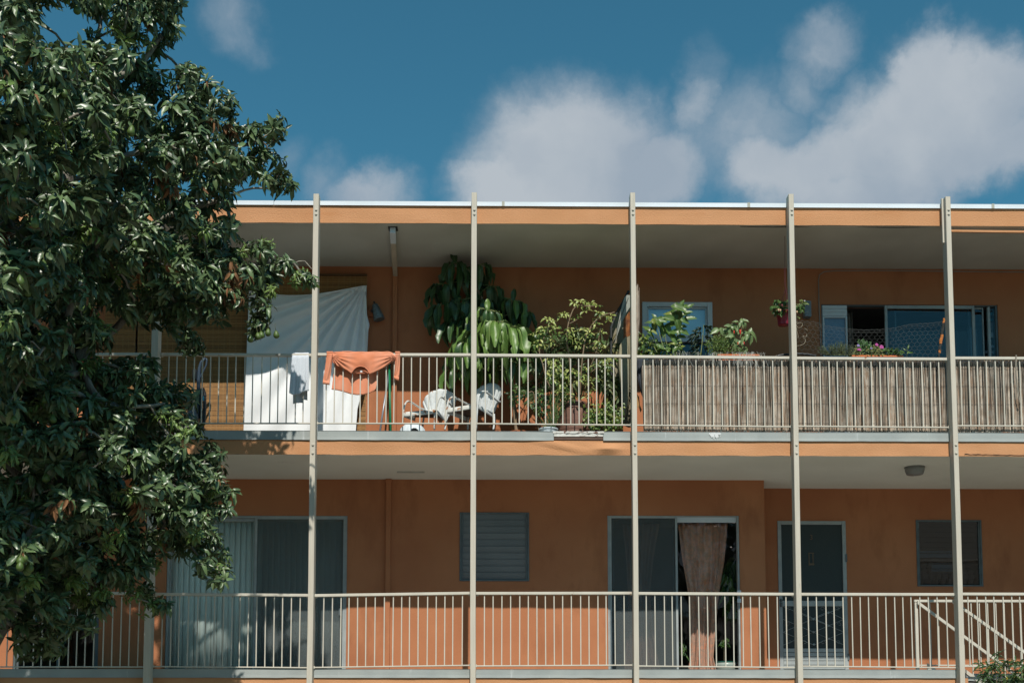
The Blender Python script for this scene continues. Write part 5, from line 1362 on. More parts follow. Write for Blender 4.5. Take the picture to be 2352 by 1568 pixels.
# --- large umbrella tree ---------------------------------------------------
t = thing('umbrella_tree', 'tall umbrella plant with big drooping leaves reaching the soffit beside the middle post', 'plant', (X(1188, .75, 985), .75, ZF))
base = P(1189, 975, .95); base.z = ZF+.1
tr = smooth_path([base, P(1181, 935, .97), P(1175, 890, 1.0), P(1168, 868, 1.02), P(1158, 830, 1.05), P(1140, 780, 1.05), P(1120, 720, 1.05), P(1095, 660, 1.0), P(1075, 620, .95)])
MB().tube(tr, taper(len(tr), .030, .014), 8).build('trunk', STEMB, t, smooth=True)
fr, mi = [], []
def palmate(c, axis, n, Lg, W, mdark, drop=.9, up=None, pet=.10, fan=1.0):
    """umbrella of drooping leaves around one point"""
    c = Vector(c); mbp = MB(); axis = Vector(axis).normalized(); u = axis.orthogonal().normalized(); v = axis.cross(u); ph = RP.random()*6
    for i in range(n):
        a = ph+i*2*math.pi/n+RP.uniform(-.15, .15); d = u*math.cos(a)+v*math.sin(a)
        st = c+d*pet*RP.uniform(.8, 1.2)+axis*.02
        mbp.tube([c, c.lerp(st, .6)+axis*.012, st], .0035, 4)
        f = d*RP.uniform(.5, .95)*fan+Vector((0, 0, -drop*RP.uniform(.8, 1.2)))
        nrm = d+Vector((0, -.25, .55))
        l = Lg*RP.uniform(.85, 1.12); fr.append(frame_np(st, f, nrm, l, W*RP.uniform(.9, 1.1))); mi.append(1 if RP.random() < mdark else 0)
    return mbp
pets = MB()
def merge(m, o): 
    k = len(m.v); m.v += o.v; m.f += [tuple(i+k for i in f) for f in o.f]; m.m += o.m
# (px, py, Y, count, length px, share of leaves darkened as in shade)
UMB = [(1046, 606, .62, 9, 62, 1.), (1078, 622, .9, 8, 60, 1.), (1100, 612, .75, 7, 55, 1.), (1022, 655, .85, 8, 60, 1.), (1020, 700, .7, 8, 72, 1.), (1060, 690, .6, 9, 66, 1.), (1105, 690, .8, 9, 60, 1.), (1128, 660, 1.0, 7, 60, 1.),
       (1085, 735, .5, 9, 62, .8), (1048, 745, .7, 8, 60, .7), (1178, 692, .65, 8, 52, .8), (1200, 720, .85, 7, 50, .8), (1137, 741, .28, 12, 74, .0), (1168, 755, .30, 10, 82, .0), (1098, 765, .35, 9, 72, .1), (1120, 715, .45, 9, 50, .3),
       (1070, 790, .45, 8, 66, .2), (1062, 715, .8, 8, 56, .8), (1200, 790, .6, 8, 52, .3), (1100, 830, .45, 8, 62, .2), (1150, 815, .35, 9, 66, .1), (1190, 835, .5, 8, 55, .3), (1218, 770, .8, 6, 50, .5), (1050, 815, .6, 7, 50, .5), (1135, 850, .5, 6, 45, .3), (1040, 850, .5, 5, 60, .1), (1085, 850, .4, 6, 55, .1), (1215, 815, .7, 6, 46, .4)]
for (px, py, Y, n, L_, dk) in UMB:
    Yq = 1.16 if (py > 805 and px < 1165) else (.95+(Y-.5)*.35 if dk > .6 else .52+(Y-.28)*.45)
    c = P(px, py, Yq); s = L_*.0057
    q = palmate(c, (RP.uniform(-.35, .35), -.45, 1), n+1, s, s*.30, dk, pet=.07+.05*RP.random())
    merge(pets, q)
    k = min(tr, key=lambda p: (p-c).length+max(0, p.z-c.z)); merge(pets, MB().tube([k, k.lerp(c, .6)+Vector((0, 0, .03)), c], .006, 5))
    if RP.random() < .6:   # one young leaf standing up
        fr.append(frame_np(c, (RP.uniform(-.3, .3), -.1, 1), (0, -1, .2), s*.62, s*.27)); mi.append(1 if dk > .6 else 0)
pets.build('leaf_stalks', STEMG, t, kind='stuff')
leaves(t, fr, 'oblong', G_UMB, mi, limit=300, n=6)
r = .5*(X(1214, .75)-X(1166, .75)); pot(t, X(1192, .95, 985), .95, ZF, r*.75, r, .23, TERRA)

# --- variegated umbrella bush in the brown jar -------------------------------
t = thing('variegated_umbrella_bush', 'leggy variegated bush growing out of the big brown pot', 'plant', (X(1330, .55, 985), .55, ZF))
jx = X(1318, .55, 985); jr = .5*(X(1354, .55, 950)-X(1281, .55, 950)); jz = Z(926, .55, 1330)-ZF
MB().lathe([(0, 0), (jr*.98, 0), (jr*1.06, jz*.18), (jr*1.04, jz*.24), (jr*1.02, jz*.25), (jr*1.05, jz*.26), (jr*1.02, jz*.5), (jr*.93, jz*.78), (jr*.89, jz*.80), (jr*.92, jz*.82), (jr*.88, jz*.86), (jr*.84, jz*.88), (jr*.86, jz*.92), (jr*.80, jz), (jr*.72, jz), (jr*.70, jz*.95), (0, jz*.94)], (jx, .55, ZF), 36).build('pot', BRPOT, t, smooth=False)
def g4(zx, zy): return (2050+zx/2.85)/1.7415, (1180+zy/2.85)/1.7415
def q4(zx, zy, Y): return P(*g4(zx, zy), Y)
stems = [([(770, 1240, .55), (772, 1100, .5), (785, 850, .45), (805, 660, .42), (835, 480, .42), (890, 370, .42), (950, 290, .42), (1050, 225, .42), (1120, 208, .42), (1165, 195, .42)], .011),
         ([(690, 1235, .55), (668, 950, .5), (645, 700, .45), (620, 560, .42), (622, 430, .42), (638, 320, .42), (665, 230, .42), (700, 155, .42), (760, 120, .42), (850, 125, .42), (930, 130, .42)], .011),
         ([(560, 1240, .5), (480, 1150, .42), (430, 1050, .38), (380, 940, .35), (345, 790, .33), (310, 680, .33), (320, 560, .33), (400, 420, .33)], .010),
         ([(640, 320, .42), (620, 270, .42), (600, 215, .42)], .006), ([(650, 325, .42), (700, 300, .42), (740, 275, .42)], .006), ([(830, 620, .42), (880, 585, .42), (910, 560, .42), (985, 520, .42)], .006),
         ([(865, 860, .45), (930, 720, .40), (965, 600, .4), (985, 480, .42), (1005, 360, .42)], .007), ([(910, 560, .42), (940, 640, .42), (990, 660, .42)], .005), ([(880, 890, .5), (1000, 800, .45), (1090, 740, .4)], .006), ([(400, 300, .33), (415, 330, .33), (400, 420, .33)], .005)]
for pts, r in stems:
    pp = smooth_path([q4(*p) for p in pts]); MB().tube(pp, taper(len(pp), r, r*.55), 7).build('stem', STEMB, t, smooth=True)
fr, mi = [], []
def rosette(c, n, Lg, W, ax, pet=.02, dk=.3, drop=.25, green=1):
    ax = Vector(ax).normalized(); u = ax.orthogonal().normalized(); v = ax.cross(u); ph = RP.random()*6
    for i in range(n):
        a = ph+i*2*math.pi/n; d = u*math.cos(a)+v*math.sin(a); f = d+ax*RP.uniform(.1, .6)+Vector((0, 0, -drop))
        fr.append(frame_np(Vector(c)+d*pet, f, ax+Vector((0, -.3, .3)), Lg*RP.uniform(.8, 1.15), W*RP.uniform(.85, 1.15))); mi.append(green if RP.random() < dk else 0)
CLUMPS = [(690, 90, 12), (760, 70, 14), (780, 130, 10), (850, 80, 13), (900, 95, 13), (945, 130, 12), (850, 175, 5), (600, 195, 13), (570, 245, 8), (720, 270, 11), (1000, 205, 12), (1050, 220, 14), (1100, 240, 12), (970, 260, 10), (1080, 290, 7),
          (380, 290, 7), (430, 270, 6), (450, 320, 8), (300, 400, 14), (350, 380, 12), (410, 360, 12), (470, 380, 10), (500, 440, 12), (330, 450, 14), (390, 470, 14), (290, 500, 14), (440, 520, 11), (350, 540, 13), (300, 580, 12), (270, 620, 11), (240, 470, 10), (400, 420, 13), (510, 350, 7),
          (840, 400, 13), (880, 440, 12), (820, 480, 10), (870, 500, 10), (970, 330, 11), (940, 380, 9), (1010, 440, 9), (980, 540, 12), (1030, 570, 11), (1000, 610, 10), (940, 570, 9), (640, 380, 8), (670, 440, 9), (640, 500, 9), (600, 480, 7), (690, 520, 8),
          (760, 540, 10), (800, 580, 9), (720, 580, 9), (450, 880, 15), (500, 840, 13), (520, 930, 15), (470, 960, 15), (560, 890, 14), (600, 930, 14), (430, 920, 11), (540, 1010, 14), (590, 1060, 13), (620, 980, 12), (520, 1080, 12), (640, 850, 9), (590, 1120, 11), (540, 1170, 10), (580, 1210, 10),
          (480, 760, 10), (510, 790, 9), (400, 740, 8), (1060, 740, 12), (1100, 800, 11), (1150, 740, 9), (1080, 860, 8), (940, 800, 9), (980, 780, 8), (780, 900, 10), (820, 950, 10), (880, 1000, 9), (830, 830, 8), (760, 960, 9), (700, 880, 8), (900, 1080, 9), (850, 1150, 9), (640, 1150, 9), (700, 1180, 8), (980, 950, 9)]
for zx, zy, n in CLUMPS:
    for k in range(1 if zy < 640 else 2):
        Y = RP.uniform(.26, .50) if zx < 600 and zy < 700 else RP.uniform(.30, .60); c = q4(zx+RP.uniform(-18, 18), zy+RP.uniform(-16, 16), Y)
        rosette(c, max(5, n//2+1), .072, .030, (RP.uniform(-.6, .6), -.6, .8), pet=.018, dk=.35 if zy > 300 else .2)
leaves(t, fr, 'obovate', G_VAR, mi, limit=300, n=4)

# --- palm behind --------------------------------------------------------------
t = thing('potted_palm', 'feathery palm with arching fronds behind the variegated bush', 'palm', (X(1370, .9, 985), .9, ZF))
pc = Vector((X(1345, .85, 985), .9, ZF+.25)); pot(t, pc.x, pc.y, ZF, .13, .17, .26, DARK)
FRN = [[(770, 1150), (700, 850), (600, 640), (450, 560), (360, 600)], [(780, 1150), (770, 800), (765, 560), (768, 400)], [(800, 1150), (900, 850), (1010, 680), (1110, 600), (1190, 640)], [(740, 1160), (600, 900), (420, 820), (280, 780), (230, 850)],
       [(760, 1160), (560, 1020), (380, 960), (220, 1060), (180, 1110)], [(820, 1150), (960, 1000), (1080, 980), (1200, 1080), (1220, 1200)], [(790, 1150), (800, 900), (720, 720), (560, 700)], [(810, 1150), (900, 950), (960, 860), (1060, 1000), (1100, 1100)], [(770, 1150), (700, 1000), (690, 900), (660, 1050), (620, 1200)],
       [(740, 1200), (500, 1100), (330, 1130), (200, 1240)], [(780, 1140), (740, 700), (720, 500), (735, 420)]]
for i, pts in enumerate(FRN):
    Yb_ = RP.uniform(.50, .75); pp = smooth_path([q4(a, b, lerp(.9, Yb_, j/(len(pts)-1))) for j, (a, b) in enumerate(pts)], 6)
    fo = MB().tube(pp, taper(len(pp), .006, .002), 5).build('frond', STEMG, t, smooth=True)
    fr, mi = [], []
    n = len(pp)
    for j in range(int(n*.35), n):
        tt = (pp[min(j+1, n-1)]-pp[j-1]).normalized(); s0 = tt.cross(Vector((0, -1, .3))).normalized()
        Lf = .26*math.sin(math.pi*min(.97, (j-n*.3)/(n*.72)+.12))+.05
        for s in (-1, 1):
            f = s0*s+tt*.7+Vector((0, 0, -.35)); fr.append(frame_np(pp[j], f, (0, -.8, .6), Lf*RP.uniform(.85, 1.1), .027)); mi.append(1 if RP.random() < (.3 if i in (0, 2) else .08) else 0)
    single_leaves('leaflet', fr, 'lance', G_PALM, mi, fo, 4)

# --- small plants at the foot -------------------------------------------------
t = thing('pencil_cactus', 'thin green pencil-stemmed plant in a small white pot', 'plant', (X(1273, .35, 985), .35, ZF))
wx = X(1256, .30, 980); MB().lathe([(0, 0), (.085, 0), (.115, .10), (.122, .10), (.122, .115), (.11, .115), (.105, .10), (0, .10)], (wx+.02, .32, ZF), 28, seam=lambda a: 1+.03*abs(math.sin(a*8))).build('pot', pmat('white_fluted_pot', (.55, .62, .66), rough=.5), t, smooth=False)
mb = MB()
for k in range(46):
    x = wx+.02+RP.uniform(-.05, .22); b = Vector((lerp(wx+.02, x, .3), .34, ZF+.10)); h = RP.uniform(.15, .62)*(1 if x > wx+.06 else .5); tip = Vector((x+RP.uniform(-.10, .10), .34+RP.uniform(-.1, .1), ZF+.1+h)); m_ = b.lerp(tip, .5)+Vector((RP.uniform(-.03, .03), 0, 0))
    mb.tube([b, m_, tip], [.004, .0035, .002], 4)
    for q in range(4):
        s = m_.lerp(tip, q/4); mb.tube([s, s+Vector((RP.uniform(-.09, .09), RP.uniform(-.06, .06), RP.uniform(.01, .09)))], .0022, 3)
mb.build('stems', pmat('cactus_green', (.12, .20, .06), (.09, .15, .05), rough=.5, island=.3), t, kind='stuff')

t = thing('small_fig_plant', 'small leafy branch reaching left between the umbrella plant and the palm', 'plant', (X(1240, .6, 985), .6, ZF))
pp = smooth_path([Vector((X(1240, .6, 985), .6, ZF)), q4(250, 1150, .5), q4(180, 1110, .45), q4(110, 1100, .42), q4(50, 1060, .40), q4(30, 1130, .40)]); MB().tube(pp, taper(len(pp), .007, .003), 5).build('stem', STEMB, t, smooth=True)
fr, mi = [], []
for k in range(64):
    c = q4(*RP.choice([(50, 1050), (20, 1150), (80, 1130), (110, 1100), (40, 1200), (10, 1200), (120, 1140), (60, 1090), (-20, 1160), (30, 1110)]), .40)+Vector((RP.uniform(-.04, .04), RP.uniform(-.08, .08), RP.uniform(-.04, .04)))
    fr.append(frame_np(c, (RP.uniform(-1, 1), -.3, RP.uniform(-1.2, .3)), (0, -1, .4), .062, .026)); mi.append(0 if RP.random() < .7 else 2)
for k in range(70):
    c = q4(RP.uniform(260, 420), RP.uniform(1050, 1350), RP.uniform(.4, .7)); fr.append(frame_np(c, (RP.uniform(-1, 1), -.3, RP.uniform(-1, .5)), (0, -1, .4), .07, .026)); mi.append(RP.choice((0, 2)))
leaves(t, fr, 'ovate', G_CIT, mi, n=3)

t = thing('trailing_bush', 'low yellow-green trailing bush at the foot of the brown pot by the surfboards', 'bush', (X(1385, .28, 985), .28, ZF))
fr, mi = [], []; mb = MB()
for k in range(34):
    b = Vector((X(1385, .3, 985), .32, ZF+.02)); c = q4(RP.uniform(800, 1240), RP.uniform(1260, 1530), RP.uniform(.15, .42)); m_ = b.lerp(c, .5)+Vector((0, 0, .06)); mb.tube([b, m_, c], .0025, 3)
for k in range(560):
    zx, zy = RP.gauss(1060, 120), RP.gauss(1400, 85)
    if not (770 < zx < 1260 and 1215 < zy < 1540): continue
    if zx < 930 and zy < 1300 and RP.random() < .5: continue
    c = q4(zx, zy, RP.uniform(.12, .45)); fr.append(frame_np(c, (RP.uniform(-1, 1), -.4, RP.uniform(-1, .8)), (RP.uniform(-.4, .4), -1, .6), RP.uniform(.035, .062), .030)); mi.append(1 if RP.random() < .5 else 0)
mb.build('stems', STEMB, t, kind='stuff'); leaves(t, fr, 'round', G_CIT, mi, n=3)

# --- surfboards and clutter by the third post -----------------------------------
def board(name, label, outline, Y, dy, mat, edge, lean=.0):
    t = thing(name, label, 'surfboard', tuple(P(outline[0][0], 988, Y)), 'surfboards stored upright'); n = len(outline)
    pts = [P(a, b, Y+lean*(988-b)/300) for a, b in outline]; c = sum(pts, Vector())/n
    vs = pts+[p+Vector((0, dy, 0)) for p in pts]+[c.lerp(p, .86)+Vector((0, -.018, 0)) for p in pts]
    mb = MB(); mb.add(vs, [tuple(range(2*n, 3*n))]+[(i, (i+1) % n, 2*n+(i+1) % n, 2*n+i) for i in range(n)]); mb.build('deck', mat, t, smooth=False)
    mb = MB(); mb.add(vs[:2*n], [tuple(range(2*n-1, n-1, -1))]+[(i, n+i, n+(i+1) % n, (i+1) % n) for i in range(n)]); mb.build('rail_edge', edge, t)
    return t
OLV = pmat('tan_board_cover', (.22, .19, .12), (.17, .15, .10), rough=.7, scale=3); DKE = pmat('black_board_edge', (.02, .025, .025), rough=.6)
def g5(zx, zy): return (2420+zx/2.528)/1.7415, (1120+zy/2.529)/1.7415
def o5(l): return [g5(a, b) for a, b in l]
board('surfboard', 'tall tan surfboard in a dark-edged cover leaning beside the third post', o5([(240, 1480), (150, 1440), (110, 1300), (90, 1000), (75, 700), (72, 480), (110, 380), (165, 290), (240, 160), (262, 150), (262, 1480)]), .78, .05, OLV, DKE, .12)
MB().tube([P(*g5(a, b), .74) for a, b in ((66, 1300), (62, 900), (62, 480), (110, 350), (180, 230), (240, 110))], .018, 6).build('cover_edge', DKE, bpy.data.objects['surfboard'])
board('surfboard', 'short pointed olive and grey surfboard standing in front of the tall tan one', o5([(185, 1420), (215, 1360), (240, 1230), (250, 1050), (250, 830), (235, 640), (215, 565), (180, 610), (150, 660), (135, 760), (140, 900), (170, 1150), (178, 1330)]), .50, .04,
      pmat('olive_grey_board', (.30, .27, .17), (.13, .14, .12), rough=.5, scale=.9, contrast=(.42, .58)), pmat('cream_edge', (.35, .33, .26)), .05)
t = thing('canvas_wedge', 'narrow pale grey folded canvas hanging point down over the surfboards', 'canvas', tuple(P(*g5(160, 600), .55)))
pl = [g5(a, b) for a, b in ((100, 640), (120, 500), (160, 300), (195, 175), (225, 150), (262, 152), (262, 260), (215, 330), (165, 440), (130, 540))]
mb = MB(); mb.prism([P(a, b, .56) for a, b in pl], (0, .015, 0)); mb.build('folded_cloth', pmat('grey_canvas', (.30, .31, .27), (.24, .25, .22), rough=.9, scale=30), t)
mb = MB(); mb.tube([P(*g5(a, b), .552) for a, b in ((104, 600), (150, 400), (235, 180))], .004, 5); mb.build('seam', pmat('dark_seam', (.1, .1, .09)), t)
t = thing('bamboo_roll', 'small roll of burnt orange bamboo tucked between canvas and third post', 'bamboo roll', tuple(P(*g5(220, 570), .60)))
mb = MB()
for k in range(16):
    a = P(*g5(192+k*4.2, 300+ (16-k)*6), .60+.02*math.sin(k*2)); b = P(*g5(192+k*4.2, 590-k*2), .60+.02*math.sin(k*2)); mb.tube([a, a.lerp(b, .5)+Vector((RP.uniform(-.003, .003), 0, 0)), b], .0042, 5)
mb.build('canes', pmat('burnt_cane', (.42, .16, .05), (.20, .07, .03), rough=.6, island=.5, scale=20), t, kind='stuff')
t = thing('reed_bundle', 'loose pale reeds sticking up just right of the third post', 'reed bundle', tuple(P(1462, 988, .12)))
mb = MB()
for k in range(30):
    zx = 300+RP.uniform(0, 46); top = RP.uniform(35, 270)+(40 if zx > 335 else 0); Y = .10+RP.uniform(-.02, .03)
    a = P(*g5(zx, top), Y); b = P(*g5(300+(zx-300)*.3, 700+RP.uniform(-60, 300)), Y); c = a.lerp(b, .4)+Vector((RP.uniform(0, .02), 0, 0)); mb.tube([a, c, b, Vector((b.x, Y, ZF))], .0022, 4)
mb.build('reeds', pmat('pale_reed', (.52, .46, .38), (.40, .32, .26), rough=.8, island=.3), t, kind='stuff')
t = thing('jeans', 'dark speckled denim hanging just behind the rail right of the third post', 'jeans', tuple(P(1470, 900, .10)))
DEN = pmat('speckled_denim', (.03, .04, .055), (.06, .07, .085), rough=.9, scale=140)
L1 = [g5(a, b) for a, b in ((324, 790), (325, 960), (345, 1050), (372, 1160))]; R1 = [g5(a, b) for a, b in ((392, 790), (392, 900), (390, 1040), (386, 1180))]
def fj(u, v):
    i = min(2, int(v*3)); s = v*3-i; a = (lerp(L1[i][0], L1[i+1][0], s), lerp(L1[i][1], L1[i+1][1], s)); b = (lerp(R1[i][0], R1[i+1][0], s), lerp(R1[i][1], R1[i+1][1], s))
    return P(lerp(a[0], b[0], u), lerp(a[1], b[1], u), .11-.02*math.sin(u*3.14)+.008*math.sin(u*20))
mb = MB(); mb.grid(fj, 16, 20, thick=(0, .02, 0)); mb.build('leg_cloth', DEN, t, smooth=True)
t = thing('hide_cloth', 'scrap of ochre cloth behind the rail below the denim', 'cloth', tuple(P(1468, 985, .2)))
mb = MB(); mb.prism([P(*g5(a, b), .22) for a, b in ((322, 1150), (345, 1180), (352, 1260), (372, 1310), (360, 1335), (340, 1270), (324, 1300))], (0, .02, 0)); mb.build('cloth', pmat('ochre_hide', (.40, .22, .08), rough=.8), t)

# ------------------------------------------------------------------ reed fences on the right-hand bays
REED = pmat('dry_reed', (.56, .49, .41), (.40, .33, .26), rough=.85, scale=9, contrast=(.35, .65), island=.60, c3=(.40, .29, .21), c3scale=26, c3range=(.52, .60), c3stretch=(1, 1, .2), spec=.15)
REEDB = pmat('reed_painted_shade', (.17, .14, .11), (.11, .09, .07), rough=.9, island=.7)  # inner reeds coloured dark for the shade between the front ones
NET = pmat('black_shade_net', (.025, .028, .03), (.05, .055, .06), rough=.95, scale=160)
def reed_fence(xa, xb, label, seed):
    rr = random.Random(seed); Y = .022; x0, x1 = xa, xb
    t = thing('reed_fence', label, 'reed fence', ((x0+x1)/2, Y, ZF), 'reed screens tied behind the upper railing')
    zt = Z(821, Y, 1650); zb = Z(992, Y, 1650); mb = MB(); x = x0; lean = 0
    while x < x1:
        lean = .035*mnoise.noise(Vector((x*2.2, seed, 0)))+.012*rr.uniform(-1, 1); r = rr.uniform(.0018, .0037)
        top = zt-rr.uniform(.0, .05)-.03*max(0, mnoise.noise(Vector((x*4, seed, 9))))*2; 
        if rr.random() < .12: top -= rr.uniform(.05, .2)
        bot = zb+rr.uniform(-.012, .03); y = Y+rr.uniform(-.006, .008); bw = rr.uniform(-.008, .008)
        mb.tube([(x, y, bot), (x+lean*.5+bw, y+rr.uniform(-.003, .003), (bot+top)/2), (x+lean, y, top)], r, 4, cap=False); x += rr.uniform(.0040, .0088)*(1+.4*mnoise.noise(Vector((x*5, seed, 2))))
    mb.build('reeds', REED, t, kind='stuff')
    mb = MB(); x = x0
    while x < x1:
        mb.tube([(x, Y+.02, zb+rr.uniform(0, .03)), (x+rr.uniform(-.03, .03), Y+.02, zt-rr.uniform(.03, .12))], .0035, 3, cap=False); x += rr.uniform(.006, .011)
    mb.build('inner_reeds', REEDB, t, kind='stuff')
    mb = MB()
    for k in range(26):   # stray broken ends
        x = rr.uniform(x0, x1); z = rr.choice((zt-.02, zb+.01)); mb.tube([(x, Y-.012, z), (x+rr.uniform(-.05, .05), Y-.018, z+rr.uniform(-.07, .05))], .0018, 3)
    mb.build('stray_reeds', pmat('pale_reed', (.52, .46, .38)), t, kind='stuff')
    for h in (.12, .38, .62, .86):
        z = lerp(zb, zt, h); mb = MB(); mb.tube([(lerp(x0, x1, i/30), Y-.010, z+.008*mnoise.noise(Vector((i*.7, h, seed)))) for i in range(31)], .0018, 3); mb.build('binding_wire', pmat('rusty_wire', (.08, .07, .065)), t)
    MB().box(x0, x1, Y+.034, Y+.038, zb+.02, zt-.02).build('shade_net', NET, t)
reed_fence(X(1478, .02, 900), PX[5][0]-.02, 'reed screen right of the third post, its left edge free of the post', 1)
reed_fence(PX[5][0]+.0, PX[6][0]-.02, 'reed screen in the bay below the chicken wire and pansies', 2)
reed_fence(PX[6][0]+.0, X(2560, .02, 900), 'greyer reed screen in the last bay at the right edge', 3)
MB().tube([P(2334, 815, -.05), P(2333, 850, -.055), P(2338, 900, -.05), P(2343, 925, -.045)], .008, 5).build('rag_strip', pmat('grey_rag', (.30, .27, .22)), bpy.data.objects['reed_fence.002'])

# ------------------------------------------------------------------ planters behind the reed fences
def g6(zx, zy): return (2500+zx/4.2)/1.7415, (1180+zy/4.2)/1.7415
def q6(zx, zy, Y): return P(*g6(zx, zy), Y)
ORP = pmat('orange_plastic_planter', (.62, .17, .05), (.55, .14, .04), rough=.5)
def trough(x0, x1, y0, ztop, mat, label):
    t = thing('planter_box', label, 'planter', ((x0+x1)/2, y0, ZF)); h = .17; d = .18; mb = MB()
    mb.bbox(x0, x1, y0, y0+d, ztop-h, ztop-.025, .01); mb.bbox(x0-.012, x1+.012, y0-.012, y0+d+.012, ztop-.025, ztop, .006); mb.build('trough', mat, t)
    mb = MB(); mb.box(x0+.02, x1-.02, y0+.02, y0+d-.02, ztop, ztop+.003); mb.build('soil', SOIL, t)
    for x in (x0+.1, x1-.1): MB().box(x-.012, x+.012, y0+.02, y0+.05, ZF, ztop-h).build('leg', ALUD, t)
    return t
trough(X(1500, .12), X(1640, .12), .10, Z(824, .12, 1560), DARK, 'dark planter hidden behind the reed screen, holding the citrus')
trough(X(1652, .12), X(1745, .12), .10, Z(813.5, .10, 1700), ORP, 'orange plastic planter holding the chilli plant')
trough(X(1962, .12), X(2076, .12), .10, Z(816.0, .10, 2020), ORP, 'orange plastic planter holding the pansies and parsley')
trough(X(1880, .12), X(1956, .12), .10, Z(822, .12, 1920), DARK, 'dark planter holding the rosemary')
# citrus
t = thing('citrus_bush', 'bright green citrus bush with yellow-edged leaves in front of the white window', 'plant', (X(1540, .2, 824), .2, Z(826, .2, 1540)))
fr, mi = [], []
CST = [[(870, 1000), (865, 850), (900, 640), (940, 480), (960, 400), (985, 260), (1000, 200)], [(860, 780), (880, 640), (850, 500), (840, 420), (860, 300), (880, 220)], [(700, 1000), (620, 800), (570, 620), (540, 520), (520, 420), (500, 380)], [(760, 1000), (700, 820), (680, 650), (730, 560)], [(560, 1000), (480, 850), (430, 680), (420, 600)], [(330, 1000), (260, 820), (230, 700), (200, 600)], [(930, 640), (980, 600)], [(450, 1000), (380, 900), (350, 780)]]
for pts in CST:
    Yc = RP.uniform(.14, .28); pp = smooth_path([q6(a, b, Yc) for a, b in pts]); MB().tube(pp, taper(len(pp), .006, .003), 5).build('stem', STEMG, t, smooth=True)
BIG = [(890, 220, 200, -20), (830, 260, 120, 160), (760, 300, 100, 140), (950, 150, 90, 60), (1030, 170, 120, 30), (900, 330, 170, -70), (830, 370, 140, -110), (1000, 330, 120, 20), (1090, 190, 90, 35), (1060, 290, 90, 10), (1070, 400, 150, 10), (990, 420, 110, -10), (760, 400, 150, 160), (700, 400, 90, 170), (780, 490, 150, 170), (890, 480, 130, -70), (960, 520, 90, 20), (970, 600, 130, -5), (860, 600, 130, 150), (620, 520, 150, -60), (650, 600, 130, -90), (720, 570, 130, -70), (740, 640, 120, -30),
       (500, 360, 80, 120), (480, 430, 90, 100), (580, 400, 110, 40), (430, 450, 100, 165), (620, 450, 100, 0), (490, 510, 110, -80), (560, 470, 100, -40), (410, 570, 130, 110), (440, 640, 110, -20), (380, 690, 90, 200), (480, 620, 80, -30), (920, 860, 120, 45), (850, 900, 100, 230), (820, 770, 120, -50), (800, 700, 110, -60), (840, 690, 80, -40), (950, 690, 90, 10), (880, 740, 90, -20), (600, 880, 120, -20), (510, 860, 110, -30), (680, 900, 110, 30), (560, 950, 100, -80), (860, 960, 90, -60)]
for (zx, zy, L_, ang) in BIG:
    a = math.radians(ang); d = Vector((math.cos(a), -.25, math.sin(a))); l = L_*.00138*.95; c = q6(zx, zy, RP.uniform(.10, .24))-d*l*.4
    fr.append(frame_np(c, d, (RP.uniform(-.3, .3), -1, .5), l, l*.50)); mi.append(1 if RP.random() < .16 else 0)
for k in range(420):
    zx = RP.uniform(180, 960); zy = RP.uniform(600, 1000)
    if zy < 740-60*math.sin(zx/130) and zx > 250: continue
    if zx > 880 and zy < 800: continue
    a = RP.uniform(-3.1, 3.1); d = Vector((math.cos(a), RP.uniform(-.5, .2), math.sin(a)-.2)); l = RP.uniform(.035, .08); fr.append(frame_np(q6(zx, zy, RP.uniform(.10, .34)), d, (RP.uniform(-.5, .5), -1, .6), l, l*.5)); mi.append(RP.choice((0, 0, 1, 2, 2) if zx > 300 else (0, 1, 1, 2)))
leaves(t, fr, 'ovate', G_CIT, mi, limit=300, n=4)
# dark narrow-leaved herb
t = thing('narrow_leaved_herb', 'dark green plant with fans of narrow serrated leaflets before the window corner', 'plant', (X(1605, .3, 824), .3, Z(826, .3, 1605)))
G_H = [pmat('herb_dark', (.025, .055, .028), (.018, .042, .022), rough=.5, scale=10, midrib=(.05, .09, .05), trans=.1)]; fr = []
pp = smooth_path([q6(1270, 1010, .32), q6(1290, 850, .32), q6(1310, 650, .32), q6(1320, 500, .32)]); MB().tube(pp, taper(len(pp), .006, .003), 5).build('stem', STEMG, t)
for (zx, zy, w) in [(1320, 520, .8), (1290, 560, 1), (1380, 540, 1.1), (1230, 590, 1), (1350, 600, 1.1), (1290, 640, 1.1), (1200, 660, 1.2), (1400, 640, 1), (1250, 700, 1.2), (1340, 700, 1.1), (1150, 740, 1.2), (1290, 760, 1.2), (1380, 760, 1), (1220, 800, 1.2), (1320, 830, 1.1), (1260, 870, 1.2), (1180, 900, 1.1), (1330, 900, 1), (1240, 950, 1.2), (1300, 980, 1.1), (1160, 970, 1)]:
    c = q6(zx, zy, RP.uniform(.25, .40)); side = -1 if zx < 1310 else 1
    for k in range(7):
        a = math.radians(-60+k*20); d = Vector((side*math.cos(a)*1.0, RP.uniform(-.5, .3), math.sin(a)*.55-.12)); l = .105*w*(1-abs(k-3)*.12); fr.append(frame_np(c, d, (0, -.5, 1), l, l*.15))
leaves(t, fr, 'lance', G_H, [0]*len(fr), n=4)
